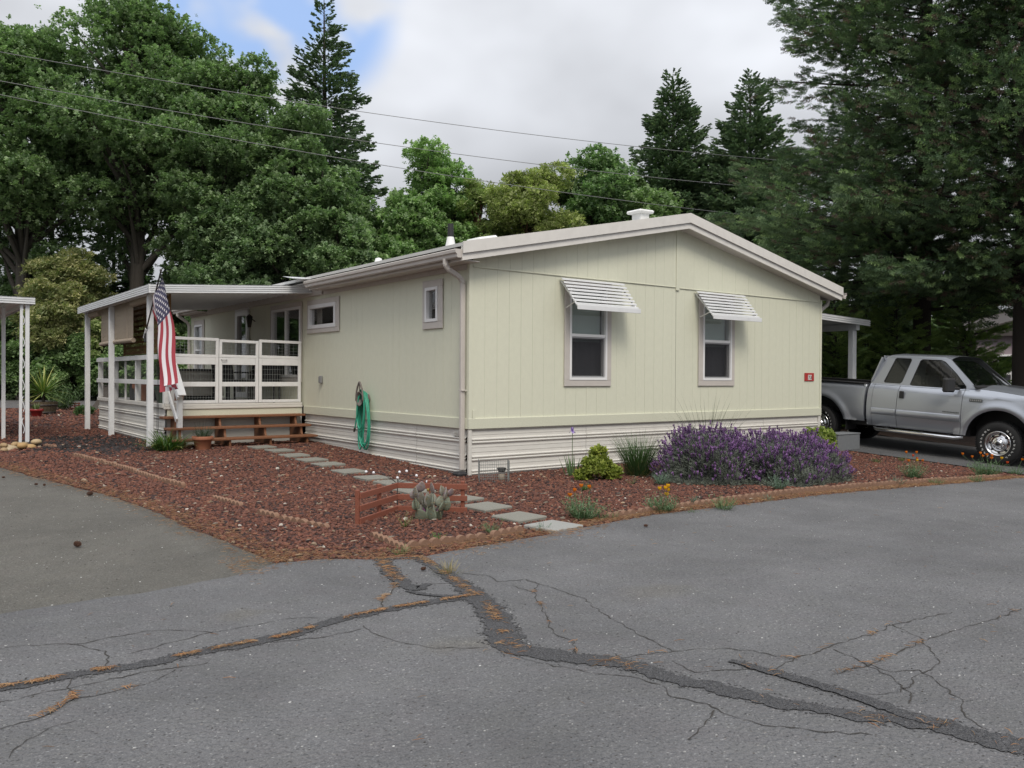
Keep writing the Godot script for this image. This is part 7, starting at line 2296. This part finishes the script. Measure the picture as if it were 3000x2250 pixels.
	conifer("fir_tree", "big ragged fir spreading over the pickup truck", "big firs beside the driveway", 2700, 25.0, 23.5, 6.2, big.merged({"trunk": 0.2}, true))
	conifer("fir_tree", "thick trunked dark fir at the front of the truck", "big firs beside the driveway", 3005, 24.0, 20.0, 5.0, big.merged({"trunk": 0.25, "bare": 0.15}, true))
	conifer("fir_tree", "lower fir filling in behind the carport post", "big firs beside the driveway", 2470, 13.0, 31.0, 4.6, big.merged({"bare": 0.16, "c1": Color(0.20, 0.28, 0.13)}, true))
	var cedar := {"gap": 0.17, "ring": 9, "trunk": 0.04, "spray": 0.30, "fine": true, "c0": Color(0.16, 0.25, 0.07), "c1": Color(0.31, 0.41, 0.12), "bare": 0.02, "droop": 0.1, "low": 0.2, "dense": 34.0}
	var K := "bright cedars behind the truck"
	conifer("young_cedar", "bright green young cedar beside the carport post", K, 2440, 4.0, 23.0, 1.3, cedar)
	conifer("young_cedar", "bright green young cedar behind the truck cab", K, 2620, 3.9, 23.5, 2.0, cedar)
	conifer("young_cedar", "bright green young cedar against the mauve house", K, 2830, 4.4, 24.0, 1.9, cedar)
	conifer("young_cedar", "dark low cedar behind the truck bed", K, 2535, 3.4, 24.5, 1.7, cedar)
	# trees out of the frame that the windows and the truck mirror: across the street and past the old driveway
	var far := {"n": 2200, "leaf": 0.5, "c0": Color(0.105, 0.185, 0.088), "c1": Color(0.215, 0.318, 0.146)}
	for q in [[-14.0, -38.0, "past the carport at the lane"], [-24.0, -33.0, "at the lane's far end"], [-34.0, -28.0, "across the lane from the carport"], [-30.0, -18.0, "across the lane"], [-27.0, -8.0, "beyond the old driveway"], [-30.0, 3.0, "at the old driveway's far side"], [-32.0, 14.0, "beside the street bend"], [-22.0, 30.0, "behind the street bend"], [-8.0, 34.0, "across the street from the cactus bed"], [6.0, 33.0, "across the street from the lavender"], [19.0, 32.0, "across the street from the truck"]]:
		mirror_tree(Vector3(q[0], 0.0, q[1]), "leafy maple standing " + q[2], far)
	# undergrowth
	var U := "bushes along the back lane"
	var low := {"shrub": true, "bare": 0.0, "n": 2400, "puffs": 36, "trunk": 0.04, "c0": Color(0.145, 0.229, 0.100), "c1": Color(0.331, 0.466, 0.204), "leaf": 0.28}
	var spots := [[-40, 1000, 42.6, 90], [60, 985, 43, 90], [150, 1010, 42.4, 80], [250, 960, 42.6, 95], [360, 1000, 42.5, 90], [470, 950, 42.6, 100], [600, 960, 43, 110], [730, 940, 42.6, 110], [860, 950, 43, 110]]
	var says := ["dark bush at the far end of the back lane", "bush between the two carport posts", "bush just behind the carport's scrolled post", "leafy bush behind the yucca", "leafy bush behind the rear porch post", "tangled bush behind the tree stump", "bush seen through the side railing", "bush seen behind the lattice screen", "bush seen beside the house's far downspout"]
	for i in spots.size():
		var s: Array = spots[i]
		broadleaf("bush", says[i], U, s[0], s[1], s[2], s[3], low)
	var back := {"shrub": true, "bare": 0.0, "n": 7000, "puffs": 40, "trunk": 0.08, "c0": Color(0.120, 0.187, 0.090), "c1": Color(0.254, 0.349, 0.166), "leaf": 0.32}
	for s in [[100, 800, 49, 260, "tall dark thicket behind the carport posts"], [560, 780, 49, 260, "tall dark thicket behind the flag"], [950, 760, 50, 240, "tall dark thicket behind the porch's far end"], [1350, 700, 51, 260, "tall dark thicket behind the pipe flashing"], [1800, 700, 52, 300, "tall dark thicket hidden behind the ridge"], [2330, 760, 34, 130, "dark laurel beside the house's gutter end"], [2620, 830, 31, 220, "dark laurel thicket behind the truck cab"], [2900, 760, 36, 200, "dark thicket behind the mauve house"]]:
		broadleaf("thicket", s[4], "thickets under the trees", s[0], s[1], s[2], s[3], back)

func _ready():
	rng.seed = 1
	make_materials()
	set_view()
	build_ground()
	build_house()
	build_porch()
	build_carports()
	build_trees()
	build_truck()
	build_garden()
